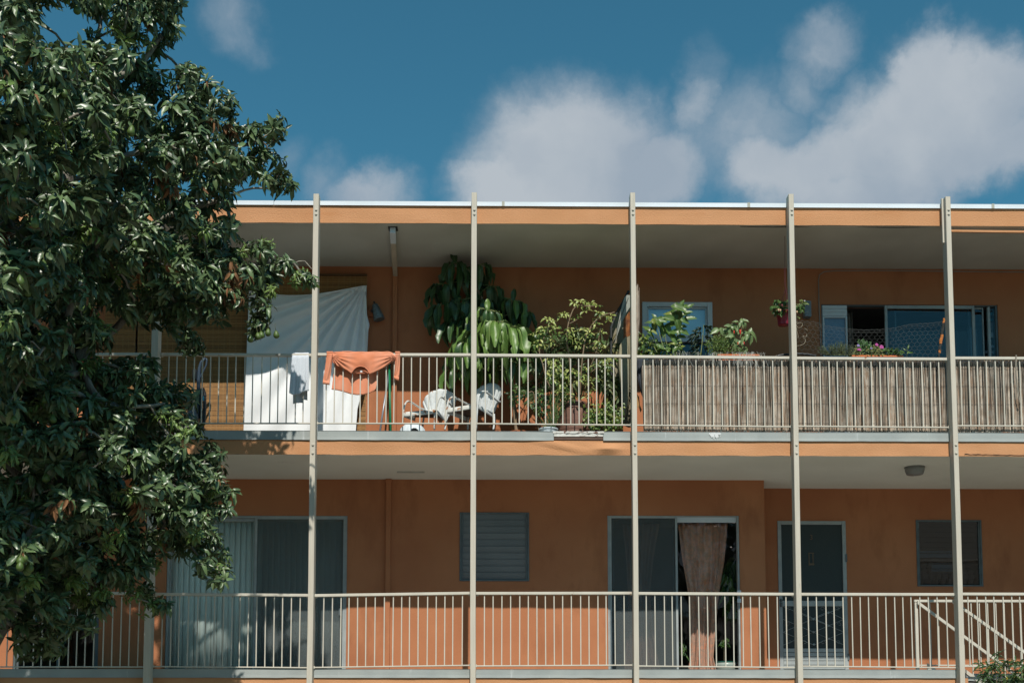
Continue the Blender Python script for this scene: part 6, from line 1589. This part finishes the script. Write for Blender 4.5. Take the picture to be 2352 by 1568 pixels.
# fine-leaved shrub
t = thing('myrtle_bush', 'dense fine-leaved green bush left of the chilli plant', 'bush', (X(1655, .2, 824), .2, Z(826, .2, 1655)))
G_F = [pmat('fine_leaf_green', (.085, .15, .03), (.055, .11, .022), rough=.4, trans=.2, scale=20), pmat('fine_leaf_light', (.19, .26, .06), (.14, .2, .05), rough=.45, trans=.2, scale=20)]
fr, mi = [], []; mb = MB()
for k in range(1500):
    zx, zy = RP.gauss(1590, 120), RP.gauss(830, 90)
    top = 640+abs(zx-1600)*.45 if zx > 1440 else 760
    if not (1340 < zx < 1830) or zy < top-10*math.sin(zx/12) or zy > 1010: continue
    if zx > 1740 and zy < 800 and RP.random() < .6: continue
    fr.append(frame_np(q6(zx, zy, RP.uniform(.10, .30)), (RP.uniform(-1, 1), RP.uniform(-.8, .2), RP.uniform(-.4, 1)), (RP.uniform(-.5, .5), -1, .5), RP.uniform(.020, .034), .011)); mi.append(1 if RP.random() < .35 else 0)
for k in range(40):
    a = q6(1560+RP.uniform(-60, 60), 1010, .2); b = q6(RP.uniform(1400, 1780), RP.uniform(680, 950), .2); mb.tube([a, a.lerp(b, .5)+Vector((0, 0, .03)), b], .002, 3)
mb.build('stems', STEMG, t, kind='stuff'); batch_leaves('foliage', fr, tmpl('ovate', 2), G_F, mi, t)
# chilli
t = thing('chilli_plant', 'pepper plant with small red chillies growing from the orange planter', 'plant', (X(1706, .2, 815), .2, Z(815, .2, 1706)))
G_C = [pmat('chilli_leaf', (.15, .225, .085), (.11, .175, .06), rough=.4, spec=.5, scale=10, midrib=(.26, .34, .14), back=(.16, .22, .10), trans=.2), G_CIT[0]]
for pts in ([(1980, 1000), (1975, 860), (1920, 730), (1880, 640), (1790, 600), (1700, 640)], [(1980, 860), (2010, 760), (2060, 680), (2110, 640)], [(1930, 740), (1950, 620), (1975, 510)], [(1900, 710), (1840, 680), (1720, 655)], [(1975, 850), (1880, 820)]):
    pp = smooth_path([q6(a, b, .19) for a, b in pts]); MB().tube(pp, taper(len(pp), .0055, .0025), 5).build('stem', pmat('chilli_stem', (.30, .24, .12)), t, smooth=True)
fr, mi = [], []
CH = [(1530, 600, 120, 205), (1620, 590, 80, -60), (1660, 580, 70, 100), (1740, 520, 80, 170), (1870, 440, 70, 165), (1960, 430, 70, 80), (2010, 430, 80, -10), (1975, 460, 90, -60), (2030, 490, 60, -60), (1930, 490, 60, -100), (1850, 500, 80, 150), (1800, 530, 70, 120), (1870, 550, 80, -80), (1820, 580, 80, -70), (1740, 560, 80, -150), (1700, 590, 80, 180), (1760, 620, 70, -60), (1910, 560, 70, -20), (2020, 640, 80, 170), (2105, 600, 70, 80), (2160, 640, 120, -25), (2050, 690, 90, -110), (2110, 720, 110, -80), (2085, 660, 60, -60), (1990, 750, 110, -110), (1850, 620, 90, -90), (1800, 640, 80, -120), (1780, 690, 100, 180), (1870, 760, 90, -10), (1810, 750, 90, -160), (1860, 810, 90, -80), (1985, 860, 70, -30), (1770, 740, 80, 200), (1920, 790, 70, -130), (1690, 630, 70, -100), (2060, 640, 60, 100), (1900, 640, 60, -50), (1850, 860, 60, -90), (2010, 980, 50, 20), (2030, 950, 60, 60), (1950, 640, 50, -70)]
for (zx, zy, L_, ang) in CH:
    a = math.radians(ang); d = Vector((math.cos(a), -.3, math.sin(a))); l = L_*.00138; c = q6(zx, zy, RP.uniform(.12, .24))-d*l*.4; fr.append(frame_np(c, d, (RP.uniform(-.3, .3), -1, .6), l, l*.5)); mi.append(0)
for k in range(60): fr.append(frame_np(q6(RP.gauss(1900, 60), RP.gauss(930, 35), RP.uniform(.12, .24)), (RP.uniform(-1, 1), -.3, RP.uniform(-.3, 1)), (0, -1, .5), .03, .014)); mi.append(1)
leaves(t, fr, 'ovate', G_C, mi, n=4)
CHI = pmat('red_chilli', (.55, .03, .015), rough=.3)
for (zx, zy, s) in ((1935, 620, 1.2), (1832, 622, .8), (1898, 812, .7), (2000, 805, .7)):
    c = q6(zx, zy, .13); MB().lathe([(0, .028*s), (.008*s, .024*s), (.011*s, .008*s), (.009*s, -.018*s), (0, -.034*s)], tuple(c), 8).build('chilli', CHI, t, smooth=True)
# loose grass straw over the rail
t = thing('dry_straw_tuft', 'pale dry straw hanging over the handrail beside the orange planter', 'straw', tuple(P(1712, 820, -.03)))
mb = MB()
for k in range(70):
    x = RP.uniform(1560, 1760) if k < 50 else RP.uniform(1700, 1725); a = P(x, 815, .02); b = P(x+RP.uniform(-14, 14), 812-RP.uniform(0, 6), -.03); c = P(x+RP.uniform(-10, 10), 826+RP.uniform(0, 20), -.055)
    mb.tube([a, b, c], .0012, 3)
mb.build('straws', pmat('pale_straw', (.50, .50, .46)), t, kind='stuff')

# ------------------------------------------------------------------ hanging strawberry basket
def g7(zx, zy): return (3040+zx/4.9)/1.7415, (1140+zy/4.9)/1.7415
def q7(zx, zy, Y): return P(*g7(zx, zy), Y)
Yh = .34; c = q7(455, 545, Yh); rt = .5*(q7(585, 545, Yh).x-q7(335, 545, Yh).x); hb_ = q7(455, 545, Yh).z-q7(455, 790, Yh).z
t = thing('hanging_strawberry_basket', 'crimson hanging pot with a strawberry plant partly behind the fourth post', 'hanging basket', tuple(c))
MB().lathe([(0, -hb_), (rt*.80, -hb_), (rt*.85, -hb_*.93), (rt*.86, -hb_*.90), (rt, 0), (rt*1.05, 0), (rt*1.05, .02), (rt*.97, .02), (rt*.94, -.02), (0, -.025)], tuple(c), 32).build('pot', pmat('crimson_plastic', (.23, .012, .035), (.20, .01, .03), rough=.35, spec=.5), t, smooth=True)
mb = MB(); hook = Vector((q7(505, 30, Yh).x, Yh, Z_UF_B-.0)); kn = q7(512, 60, Yh)
mb.tube([hook, hook-Vector((0, 0, .06)), q7(490, 10, Yh), kn], .003, 5)
for a in (0.3, 1.9, 3.5, 5.1): mb.tube([kn, c+Vector((rt*math.cos(a), rt*math.sin(a), .02))], .002, 4)
mb.build('hanger_cord', pmat('crimson_cord', (.10, .02, .04)), t)
G_S = [pmat('strawberry_leaf', (.04, .10, .022), (.028, .075, .018), rough=.45, scale=14, midrib=(.09, .17, .05), back=(.08, .14, .06), trans=.15), pmat('strawberry_leaf_light', (.08, .15, .035), rough=.45, trans=.2)]
fr, mi = [], []; ms = MB()
for k in range(46):
    zx = RP.choice((RP.uniform(250, 560), RP.uniform(250, 560), RP.uniform(690, 840))); zy = RP.uniform(290, 560) if zx < 600 else RP.uniform(360, 500)
    if zx < 320 and zy < 400: zx += 60
    e = q7(zx, zy, Yh+RP.uniform(-.16, .14)); ms.tube([c+Vector((RP.uniform(-.05, .05), 0, .01)), c.lerp(e, .6)+Vector((0, 0, .05)), e], .002, 3)
    a0 = RP.uniform(0, 6)
    for j in range(3):
        a = a0+j*2.1; fr.append(frame_np(e, (math.cos(a), math.sin(a)*.6-.2, -.35), (RP.uniform(-.2, .2), -.6, 1), .058, .05)); mi.append(0 if RP.random() < .7 else 1)
ms.build('leaf_stalks', STEMG, t, kind='stuff'); leaves(t, fr, 'round', G_S, mi, n=4)
mb = MB()
for (a, b) in (((700, 420), (850, 300)), ((700, 440), (930, 370)), ((760, 400), (800, 300)), ((700, 600), (770, 660))): mb.tube([c+Vector((.06, -.05, .03)), q7(*a, Yh-.1), q7(*b, Yh-.1)], .0025, 4)
mb.build('runner', pmat('runner_stem', (.30, .34, .14)), t)
SB = pmat('unripe_strawberry', (.55, .30, .16), (.55, .42, .28), rough=.5, scale=60); OB = pmat('orange_strawberry', (.60, .22, .05), rough=.5)
for (zx, zy, m) in ((362, 492, SB), (398, 498, SB), (512, 510, OB), (722, 530, SB), (440, 400, pmat('pink_berry', (.45, .12, .12)))):
    p = q7(zx, zy, Yh-.15); MB().lathe([(0, .018), (.011, .014), (.013, .003), (.007, -.014), (0, -.020)], tuple(p), 8).build('strawberry', m, t, smooth=True)
p = q7(873, 312, Yh-.12); MB().lathe([(0, .008), (.010, .005), (.011, -.003), (0, -.006)], tuple(p), 8).build('flower', pmat('white_petal', (.7, .7, .72)), t, smooth=True)
fr2 = [frame_np(q7(a, b, Yh-.12), (RP.uniform(-1, 1), -.3, RP.uniform(-.3, 1)), (0, -1, .3), .026, .014) for a, b in ((800, 290), (810, 310), (795, 320), (905, 365), (930, 375), (915, 380), (890, 370), (730, 630), (765, 662), (860, 340), (850, 360)) for _ in range(2)]
batch_leaves('small_sprigs', fr2, tmpl('ovate', 2), G_F, [1]*len(fr2), t)
# dangling dry runner
t = thing('dry_vine', 'curly dry vine tendril hanging on the chicken wire right of the fourth post', 'vine', tuple(q7(720, 1180, .06)))
mb = MB()
for pts in ([(720, 720), (735, 760), (760, 740), (820, 745), (828, 790), (790, 830), (740, 830), (712, 780)], [(715, 840), (722, 900), (740, 960), (748, 1010), (742, 1035)], [(910, 965), (915, 1000), (870, 1010), (850, 990), (845, 1020)], [(850, 1040), (880, 1050), (890, 1090), (870, 1140), (820, 1170), (720, 1195)], [(870, 845), (900, 860), (930, 890)]):
    mb.tube(smooth_path([q7(a, b, .05) for a, b in pts]), .002, 4)
mb.build('tendril', pmat('dry_tendril', (.50, .44, .33)), t)

# ------------------------------------------------------------------ chicken wire
Yw = .06
t = thing('chicken_wire', 'sagging strip of hexagonal chicken wire above the rail of the right-hand bay', 'wire netting', (X(2000, Yw, 818), Yw, Z(820, Yw, 2000)))
def wtop(px):
    pl = [(1826, 740), (1845, 737), (1875, 740), (1895, 748), (1925, 752), (1950, 756), (1985, 758), (2010, 757), (2035, 756), (2060, 752), (2085, 746), (2110, 744), (2140, 742), (2172, 738)]
    for a, b in zip(pl, pl[1:]):
        if a[0] <= px <= b[0]: return lerp(a[1], b[1], (px-a[0])/(b[0]-a[0]))
    return 740
mb = MB(); hx, hy = 12.3, 9.6; px = 1824; col = 0
def wp(px, py): 
    top = wtop(max(1826, min(2172, px))); f = (py-738)/(818-738); yy_ = lerp(top, 820, f)
    return P(px+1.2*mnoise.noise(Vector((px*.05, py*.05, 3))), yy_+1.0*mnoise.noise(Vector((px*.06, py*.06, 8))), Yw+.015*mnoise.noise(Vector((px*.012, py*.02, 0))))
rows = 10; cols = int((2172-1824)/hx)
for r_ in range(rows):
    for c_ in range(cols):
        x = 1824+c_*hx+(hx/2 if r_ % 2 else 0); y = 738+r_*hy*.93
        a = wp(x, y+2.4); b = wp(x+hx/2, y-2.0); d = wp(x+hx, y+2.4); e = wp(x, y+6.8)
        for s, q in ((a, b), (b, d), (a, e)): mb.tube([s, q], .0007, 3, cap=False)
mb.build('netting', pmat('galvanised_wire', (.13, .135, .13), rough=.6, metal=.2), t, kind='stuff')
for o in (0, 4.5):
    MB().tube([P(p, wtop(p)+o+1.5*mnoise.noise(Vector((p*.08, o, 0))), Yw) for p in range(1828, 2172, 8)], .0013, 4).build('top_wire', pmat('galvanised_wire', (.30, .31, .30)), t)
# hose
t = thing('black_hose', 'length of black hose arching just above the rail at the fourth post', 'hose', tuple(q7(720, 1370, .2)))
MB().tube(smooth_path([q7(a, b, .18) for a, b in ((340, 1392), (380, 1378), (500, 1362), (620, 1352), (760, 1348), (900, 1356), (1020, 1372), (1100, 1392))]), .014, 8).build('hose', pmat('black_rubber', (.025, .03, .035), rough=.4), t, smooth=True)
# folded parasol, orange and black
t = thing('folded_parasol', 'folded orange and black parasol leaning just left of the fifth post', 'parasol', tuple(P(2156, 822, .35)))
pp = [P(2155, 830, .35), P(2159, 800, .36), P(2164, 765, .38), P(2168, 735, .40)]
OR = pmat('orange_nylon', (.45, .15, .03), rough=.6); BK = pmat('black_nylon', (.02, .022, .02), rough=.6)
for i, (a, b, m, r) in enumerate(((0, .20, BK, .014), (.20, .27, OR, .015), (.27, .42, BK, .018), (.42, .64, OR, .020), (.64, .92, BK, .019), (.92, 1.04, OR, .014))):
    A = pp[0].lerp(pp[3], a); B = pp[0].lerp(pp[3], b)
    mb = MB(); k = 10; mb.tube([A.lerp(B, j/6)+Vector((.004*math.sin(j+i), 0, 0)) for j in range(7)], [r*(1+.06*math.sin(j*2+i)) for j in range(7)], 7); mb.build('canopy_panel', m, t)
MB().tube([Vector((pp[0].x-.03, .33, ZF)), pp[0]], .012, 6).build('pole', ALUD, t)
# rosemary, parsley, pansies
def g8(zx, zy): return (3240+zx/2.7477)/1.7415, (1180+zy/2.7477)/1.7415
def q8(zx, zy, Y): return P(*g8(zx, zy), Y)
t = thing('rosemary_bush', 'grey-green needle-leaved rosemary bush in front of the upstairs sliding door', 'herb bush', (X(1925, .2, 818), .2, Z(822, .2, 1925)))
mb = MB(); mn = MB(); ROS = pmat('rosemary_grey_green', (.085, .11, .065), (.055, .08, .045), rough=.7, island=.4)
for k in range(170):
    u = RP.uniform(-1, 1); bx_ = 330+u*150; tx_ = bx_+u*60+RP.uniform(-25, 25)
    topy = 500+90*abs(u)**1.6+RP.uniform(0, 90)
    if bx_ < 240: topy = 545+RP.uniform(0, 80)
    a = q8(bx_, 665, .2+RP.uniform(-.06, .08)); b = q8(tx_-(30 if bx_ < 240 else 0), topy, .2+RP.uniform(-.14, .12)); m_ = a.lerp(b, .5)+Vector((RP.uniform(-.015, .015), 0, 0)); mb.tube([a, m_, b], [.003, .002, .001], 3)
    for j in range(20):
        s = j/20; p = a.lerp(m_, s*2) if s < .5 else m_.lerp(b, s*2-1); d = Vector((RP.uniform(-1, 1), RP.uniform(-1, 1), RP.uniform(.3, 1))).normalized()*.020; mn.tube([p, p+d], [.0016, .0006], 3, cap=False)
mb.build('stems', STEMG, t, kind='stuff'); mn.build('needles', ROS, t, kind='stuff')
t = thing('parsley', 'bright curly parsley between the rosemary and the pansies', 'herb', (X(1990, .2, 818), .2, Z(818, .2, 1990)))
fr = []
for k in range(330):
    zx, zy = RP.gauss(600, 42), RP.gauss(580, 45)
    if zy < 485 or zy > 665 or zx < 535 or zx > 690 or zy < 480+abs(zx-560)*.45: continue
    fr.append(frame_np(q8(zx, zy, RP.uniform(.12, .28)), (RP.uniform(-1, 1), RP.uniform(-.7, .2), RP.uniform(-.4, .9)), (RP.uniform(-.5, .5), -1, .5), .034, .022))
G_P = [pmat('parsley_green', (.05, .125, .03), (.035, .095, .022), rough=.5, scale=30, trans=.2)]; batch_leaves('leaves', fr, tmpl('ovate', 2), G_P, [0]*len(fr), t)
t = thing('pansies', 'purple and magenta pansies with small leaves in the orange planter', 'flowers', (X(2010, .2, 818), .2, Z(818, .2, 2010)))
fr, mi = [], []
for k in range(420):
    zx = RP.choice((RP.gauss(700, 45), RP.gauss(530, 22), RP.gauss(740, 40))); zy = RP.uniform(590, 665)
    if RP.random() < .1: zy = RP.uniform(560, 600)
    fr.append(frame_np(q8(zx, zy, RP.uniform(.08, .22)), (RP.uniform(-1, 1), RP.uniform(-.7, .2), RP.uniform(-.4, .9)), (RP.uniform(-.5, .5), -1, .5), .030, .016)); mi.append(RP.choice((0, 1, 1)))
batch_leaves('foliage', fr, tmpl('ovate', 2), [G_F[0], pmat('olive_yellow_leaf', (.20, .20, .06), (.14, .15, .04), rough=.6)], mi, t)
def pansy(zx, zy, r, m):
    c = q8(zx, zy, .07); MB().tube([c+Vector((0, .01, 0)), c+Vector((.01, .04, -.10))], .002, 3).build('flower_stalk', STEMG, t)
    mb = MB()
    for j in range(5):
        a = j*1.257+.3; e = c+Vector((math.cos(a)*r*.5, -.004*j, math.sin(a)*r*.5)); mb.add([e+Vector((math.cos(b)*r*.6, -.004*math.cos(b*2), math.sin(b)*r*.6)) for b in [q*.785 for q in range(8)]], [tuple(range(8))])
    mb.build('flower', m, t)
MAG = pmat('magenta_petal', (.45, .07, .28), (.36, .05, .24), rough=.6, scale=50); VIO = pmat('violet_petal', (.18, .13, .38), (.30, .24, .42), rough=.6, scale=60)
for z in ((732, 547, .021, MAG), (785, 572, .027, MAG), (530, 555, .019, VIO), (545, 600, .018, MAG), (672, 585, .014, VIO), (527, 600, .013, MAG)): pansy(*z)
t = thing('strawberry_seedlings', 'low leafy strawberry seedlings and a thin sprig at the end of the orange planter', 'plant', (X(2070, .2, 818), .2, Z(818, .2, 2070)))
fr, mi = [], []
for k in range(70):
    zx = RP.uniform(830, 990); zy = RP.uniform(590, 660); fr.append(frame_np(q8(zx, zy, RP.uniform(.08, .2)), (RP.uniform(-1, 1), -.5, RP.uniform(-.6, .5)), (0, -.7, 1), .055, .036)); mi.append(0 if RP.random() < .6 else 1)
for (zx, zy, a) in ((1060, 620, 130), (1075, 600, 80), (1050, 640, 170), (1080, 640, 20), (1065, 650, 60), (1040, 635, 200), (1070, 590, 70)):
    d = Vector((math.cos(math.radians(a)), -.2, math.sin(math.radians(a)))); fr.append(frame_np(q8(zx, zy, .12), d, (0, -1, .3), .075, .02)); mi.append(1)
leaves(t, fr, 'ovate', [G_S[0], G_CIT[0]], mi, n=4)
MB().tube([q8(1070, 668, .13), q8(1068, 600, .12)], .003, 4).build('stem', STEMG, t)
# things behind the narrow pane at the far right
t = thing('carton', 'dark cardboard carton with white print standing behind the last glass pane', 'box', tuple(P(2284, 815, WY+.2)))
cx0, cx1 = X(2272, WY+.14), X(2294, WY+.14); zc0, zc1 = ZF, Z(760, WY+.14, 2284)
MB().bbox(cx0, cx1+.2, WY+.14, WY+.5, zc0, Z(778, WY+.14, 2284), .01).build('carton_body', pmat('black_carton', (.02, .022, .025)), t)
WP = pmat('white_print', (.6, .65, .7)); text_part('IONER', .052, (X(2282.5, WY+.137), WY+.136, Z(809, WY+.137, 2283)), WP, t, 'lettering')
mb = MB()
for k in range(9): x = X(2277+k*1.6, WY+.137); mb.box(x-.003, x+.003, WY+.136, WY+.138, Z(799-RP.uniform(0, 2), WY+.137, 2284), Z(791+RP.uniform(0, 3), WY+.137, 2284))
mb.build('print_mark', WP, t, kind='stuff')
t = thing('pinned_posters', 'turquoise and white sheets hanging inside the narrow pane at far right', 'poster', tuple(P(2284, 730, WY+.13)))
for (y0_, y1_, m) in ((716, 724, pmat('turquoise_paper', (.02, .22, .30))), (732, 737, pmat('turquoise_paper', (.02, .22, .30))), (740, 762, pmat('grey_paper', (.12, .16, .19))), (763, 775, pmat('white_paper', (.35, .40, .43)))):
    MB().box(X(2275, WY+.12), X(2291, WY+.12), WY+.12, WY+.124, Z(y1_, WY+.12, 2284), Z(y0_, WY+.12, 2284)).build('sheet', m, t)

# ------------------------------------------------------------------ behind the lower middle door
CUR = pmat('rust_patterned_curtain', (.64, .31, .21), (.48, .28, .21), rough=.9, scale=26, contrast=(.44, .56), c3=(.58, .20, .10), c3scale=14, c3range=(.58, .72), c3stretch=(1, 1, .6))
def pinch2(v):       # v 0 bottom .. 1 top
    pl = [(0, .14, .76), (.12, .22, .68), (.25, .22, .72), (.5, .20, .80), (.75, .08, .93), (1, 0, 1.0)]
    for a, b in zip(pl, pl[1:]):
        if a[0] <= v <= b[0]: s = (v-a[0])/(b[0]-a[0]); return (lerp(a[1], b[1], s), lerp(a[2], b[2], s))
    return (0, 1)
zc0, zc1 = Z_C1T+.02, H_LD[3]-.06
curtain('curtain', X(1560, WY+.25, 1400), X(1674, WY+.25, 1400), zc0, zc1, WY+.26, CUR, 7, .034, pinch2, 'rust and cream patterned curtain tied narrow behind the clear right-hand pane downstairs', 'curtain', seed=5, nv=50)
curtain('curtain', X(1420, WY+.30, 1400), X(1530, WY+.30, 1400), zc0, zc1, WY+.30, pmat('dull_rust_curtain', (.48, .26, .20), (.34, .22, .18), rough=.9, scale=20), 7, .034, lambda v: (.1+.1*math.sin(v*3.1), .9-.22*math.sin(v*3.1)), 'dull rust curtain dimly seen behind the insect screen downstairs', 'curtain', seed=8)
def indoor_plant(name, label, px, py, Y, spread, n, Lg, hang, seed, potm=None):
    rr = random.Random(seed); c = P(px, py, Y); t = thing(name, label, 'plant', (c.x, Y, Z_C1T)); fr = []; mb = MB()
    for k in range(n):
        a = rr.uniform(0, 6.28); e = c+Vector((math.cos(a)*spread*rr.random(), math.sin(a)*spread*.5, rr.uniform(-hang, .1))); mb.tube([c, c.lerp(e, .5)+Vector((0, 0, .04)), e], .002, 3)
        fr.append(frame_np(e, (rr.uniform(-.5, .5), -.3, -1 if hang > .3 else rr.uniform(-.5, .4)), (0, -1, .3), Lg*rr.uniform(.8, 1.2), Lg*.26)); fr.append(frame_np(c.lerp(e, .6), (rr.uniform(-.7, .7), -.3, -.8), (0, -1, .3), Lg*rr.uniform(.7, 1), Lg*.24))
    mb.build('stems', STEMG, t, kind='stuff'); leaves(t, fr, 'lance', [G_CIT[0], G_CIT[2]], [rr.choice((0, 0, 1)) for _ in fr], n=4); return t, c
indoor_plant('trailing_house_plant', 'long-leaved house plant trailing down inside the right edge of the downstairs door', 1672, 1290, WY+.34, .14, 26, .24, .75, 3)
t, c = indoor_plant('seedling', 'small palmate seedling standing in the white bowl indoors', 1663, 1478, WY+.30, .09, 9, .09, .06, 4)
MB().tube([c, Vector((c.x, c.y, Z_C1T+.12))], .004, 5).build('stem', STEMB, t)
b = P(1668, 1530, WY+.32); t = thing('white_bowl', 'big white glazed bowl with green rim indoors behind the clear pane', 'bowl', (b.x, WY+.32, Z_C1T))
rb = .5*(X(1694, WY+.32, 1510)-X(1640, WY+.32, 1510)); MB().lathe([(0, 0), (rb*.6, 0), (rb*.85, .05), (rb*.98, .15), (rb, .20), (rb*.93, .20), (rb*.85, .12), (0, .11)], (b.x, WY+.34, Z_C1T), 32).build('bowl', pmat('cream_glaze', (.50, .52, .47), rough=.3), t, smooth=True)
MB().lathe([(rb*.93, .20), (rb*1.02, .20), (rb*1.02, .215), (rb*.93, .215)], (b.x, WY+.34, Z_C1T), 32).build('rim', pmat('green_glaze', (.03, .13, .10), rough=.3), t)
t, c = indoor_plant('leafy_pot_plant', 'small bright leafed pot plant indoors at the foot of the door mullion', 1568, 1490, WY+.30, .07, 12, .08, .14, 6)
MB().lathe([(0, 0), (.07, 0), (.09, .12), (.0, .12)], (c.x, c.y, Z_C1T), 20).build('pot', DARK, t)

# ------------------------------------------------------------------ shrub at the lower right corner
t = thing('oleander_shrub', 'narrow-leaved shrub with small yellow flowers at the lower right corner before the stairs', 'shrub', (X(2330, -1.2, 1560), -1.2, GZ))
G_O = [pmat('oleander_leaf', (.045, .095, .028), (.032, .072, .022), rough=.42, scale=8, midrib=(.10, .16, .06), back=(.08, .12, .05), trans=.12), pmat('oleander_leaf_light', (.09, .15, .04), rough=.45, trans=.2)]
fr, mi = [], []; mb = MB(); root = Vector((X(2345, -1.2, 1568), -1.2, GZ)); fl = []
def inO(px, py):
    pl = [(2242, 1523), (2262, 1500), (2300, 1497), (2330, 1518), (2352, 1510), (2480, 1480), (2480, 1640), (2240, 1640), (2232, 1590), (2262, 1560)]
    return inside(px, py, pl)
n = 0
while n < 190:
    px, py = RP.uniform(2225, 2470), RP.uniform(1490, 1640)
    if not inO(px, py): continue
    n += 1; Y = -1.2+RP.uniform(-.35, .35); p = P(px, py, Y); ax = Vector((RP.uniform(-.7, .3), RP.uniform(-.5, .3), .8)).normalized()
    k = root.lerp(p, .6)+Vector((RP.uniform(-.1, .1), 0, -.1)); mb.tube([k, k.lerp(p, .6)+Vector((0, 0, .03)), p], [.006, .004, .002], 3, cap=False)
    u = ax.orthogonal().normalized(); v = ax.cross(u)
    for j in range(9):
        a = j*2.4; f = u*math.cos(a)+v*math.sin(a)+ax*lerp(-.1, .9, j/9)+Vector((0, 0, -.2)); fr.append(frame_np(p-ax*.05*(1-j/9), f, ax+Vector((0, -.4, .3)), RP.uniform(.075, .12), .022)); mi.append(0 if RP.random() < .8 else 1)
    if RP.random() < .16: fl.append(p+Vector((0, -.03, .0)))
for k in range(7): mb.tube([root, root+Vector((RP.uniform(-.2, .2), RP.uniform(-.2, .2), 1.4)), root+Vector((RP.uniform(-.4, .4), RP.uniform(-.3, .3), 2.0))], [.02, .014, .008], 5)
mb.build('branches', STEMB, t, kind='stuff'); leaves(t, fr, 'lance', G_O, mi, limit=280, n=4)
YF = pmat('pale_yellow_flower', (.50, .42, .08), rough=.6)
for p in fl:
    mb = MB()
    for j in range(6): mb.lathe([(0, .007), (.008, 0), (0, -.007)], (p.x+RP.uniform(-.018, .018), p.y+RP.uniform(-.01, .01), p.z+RP.uniform(-.018, .018)), 5)
    mb.build('flower_cluster', YF, t)
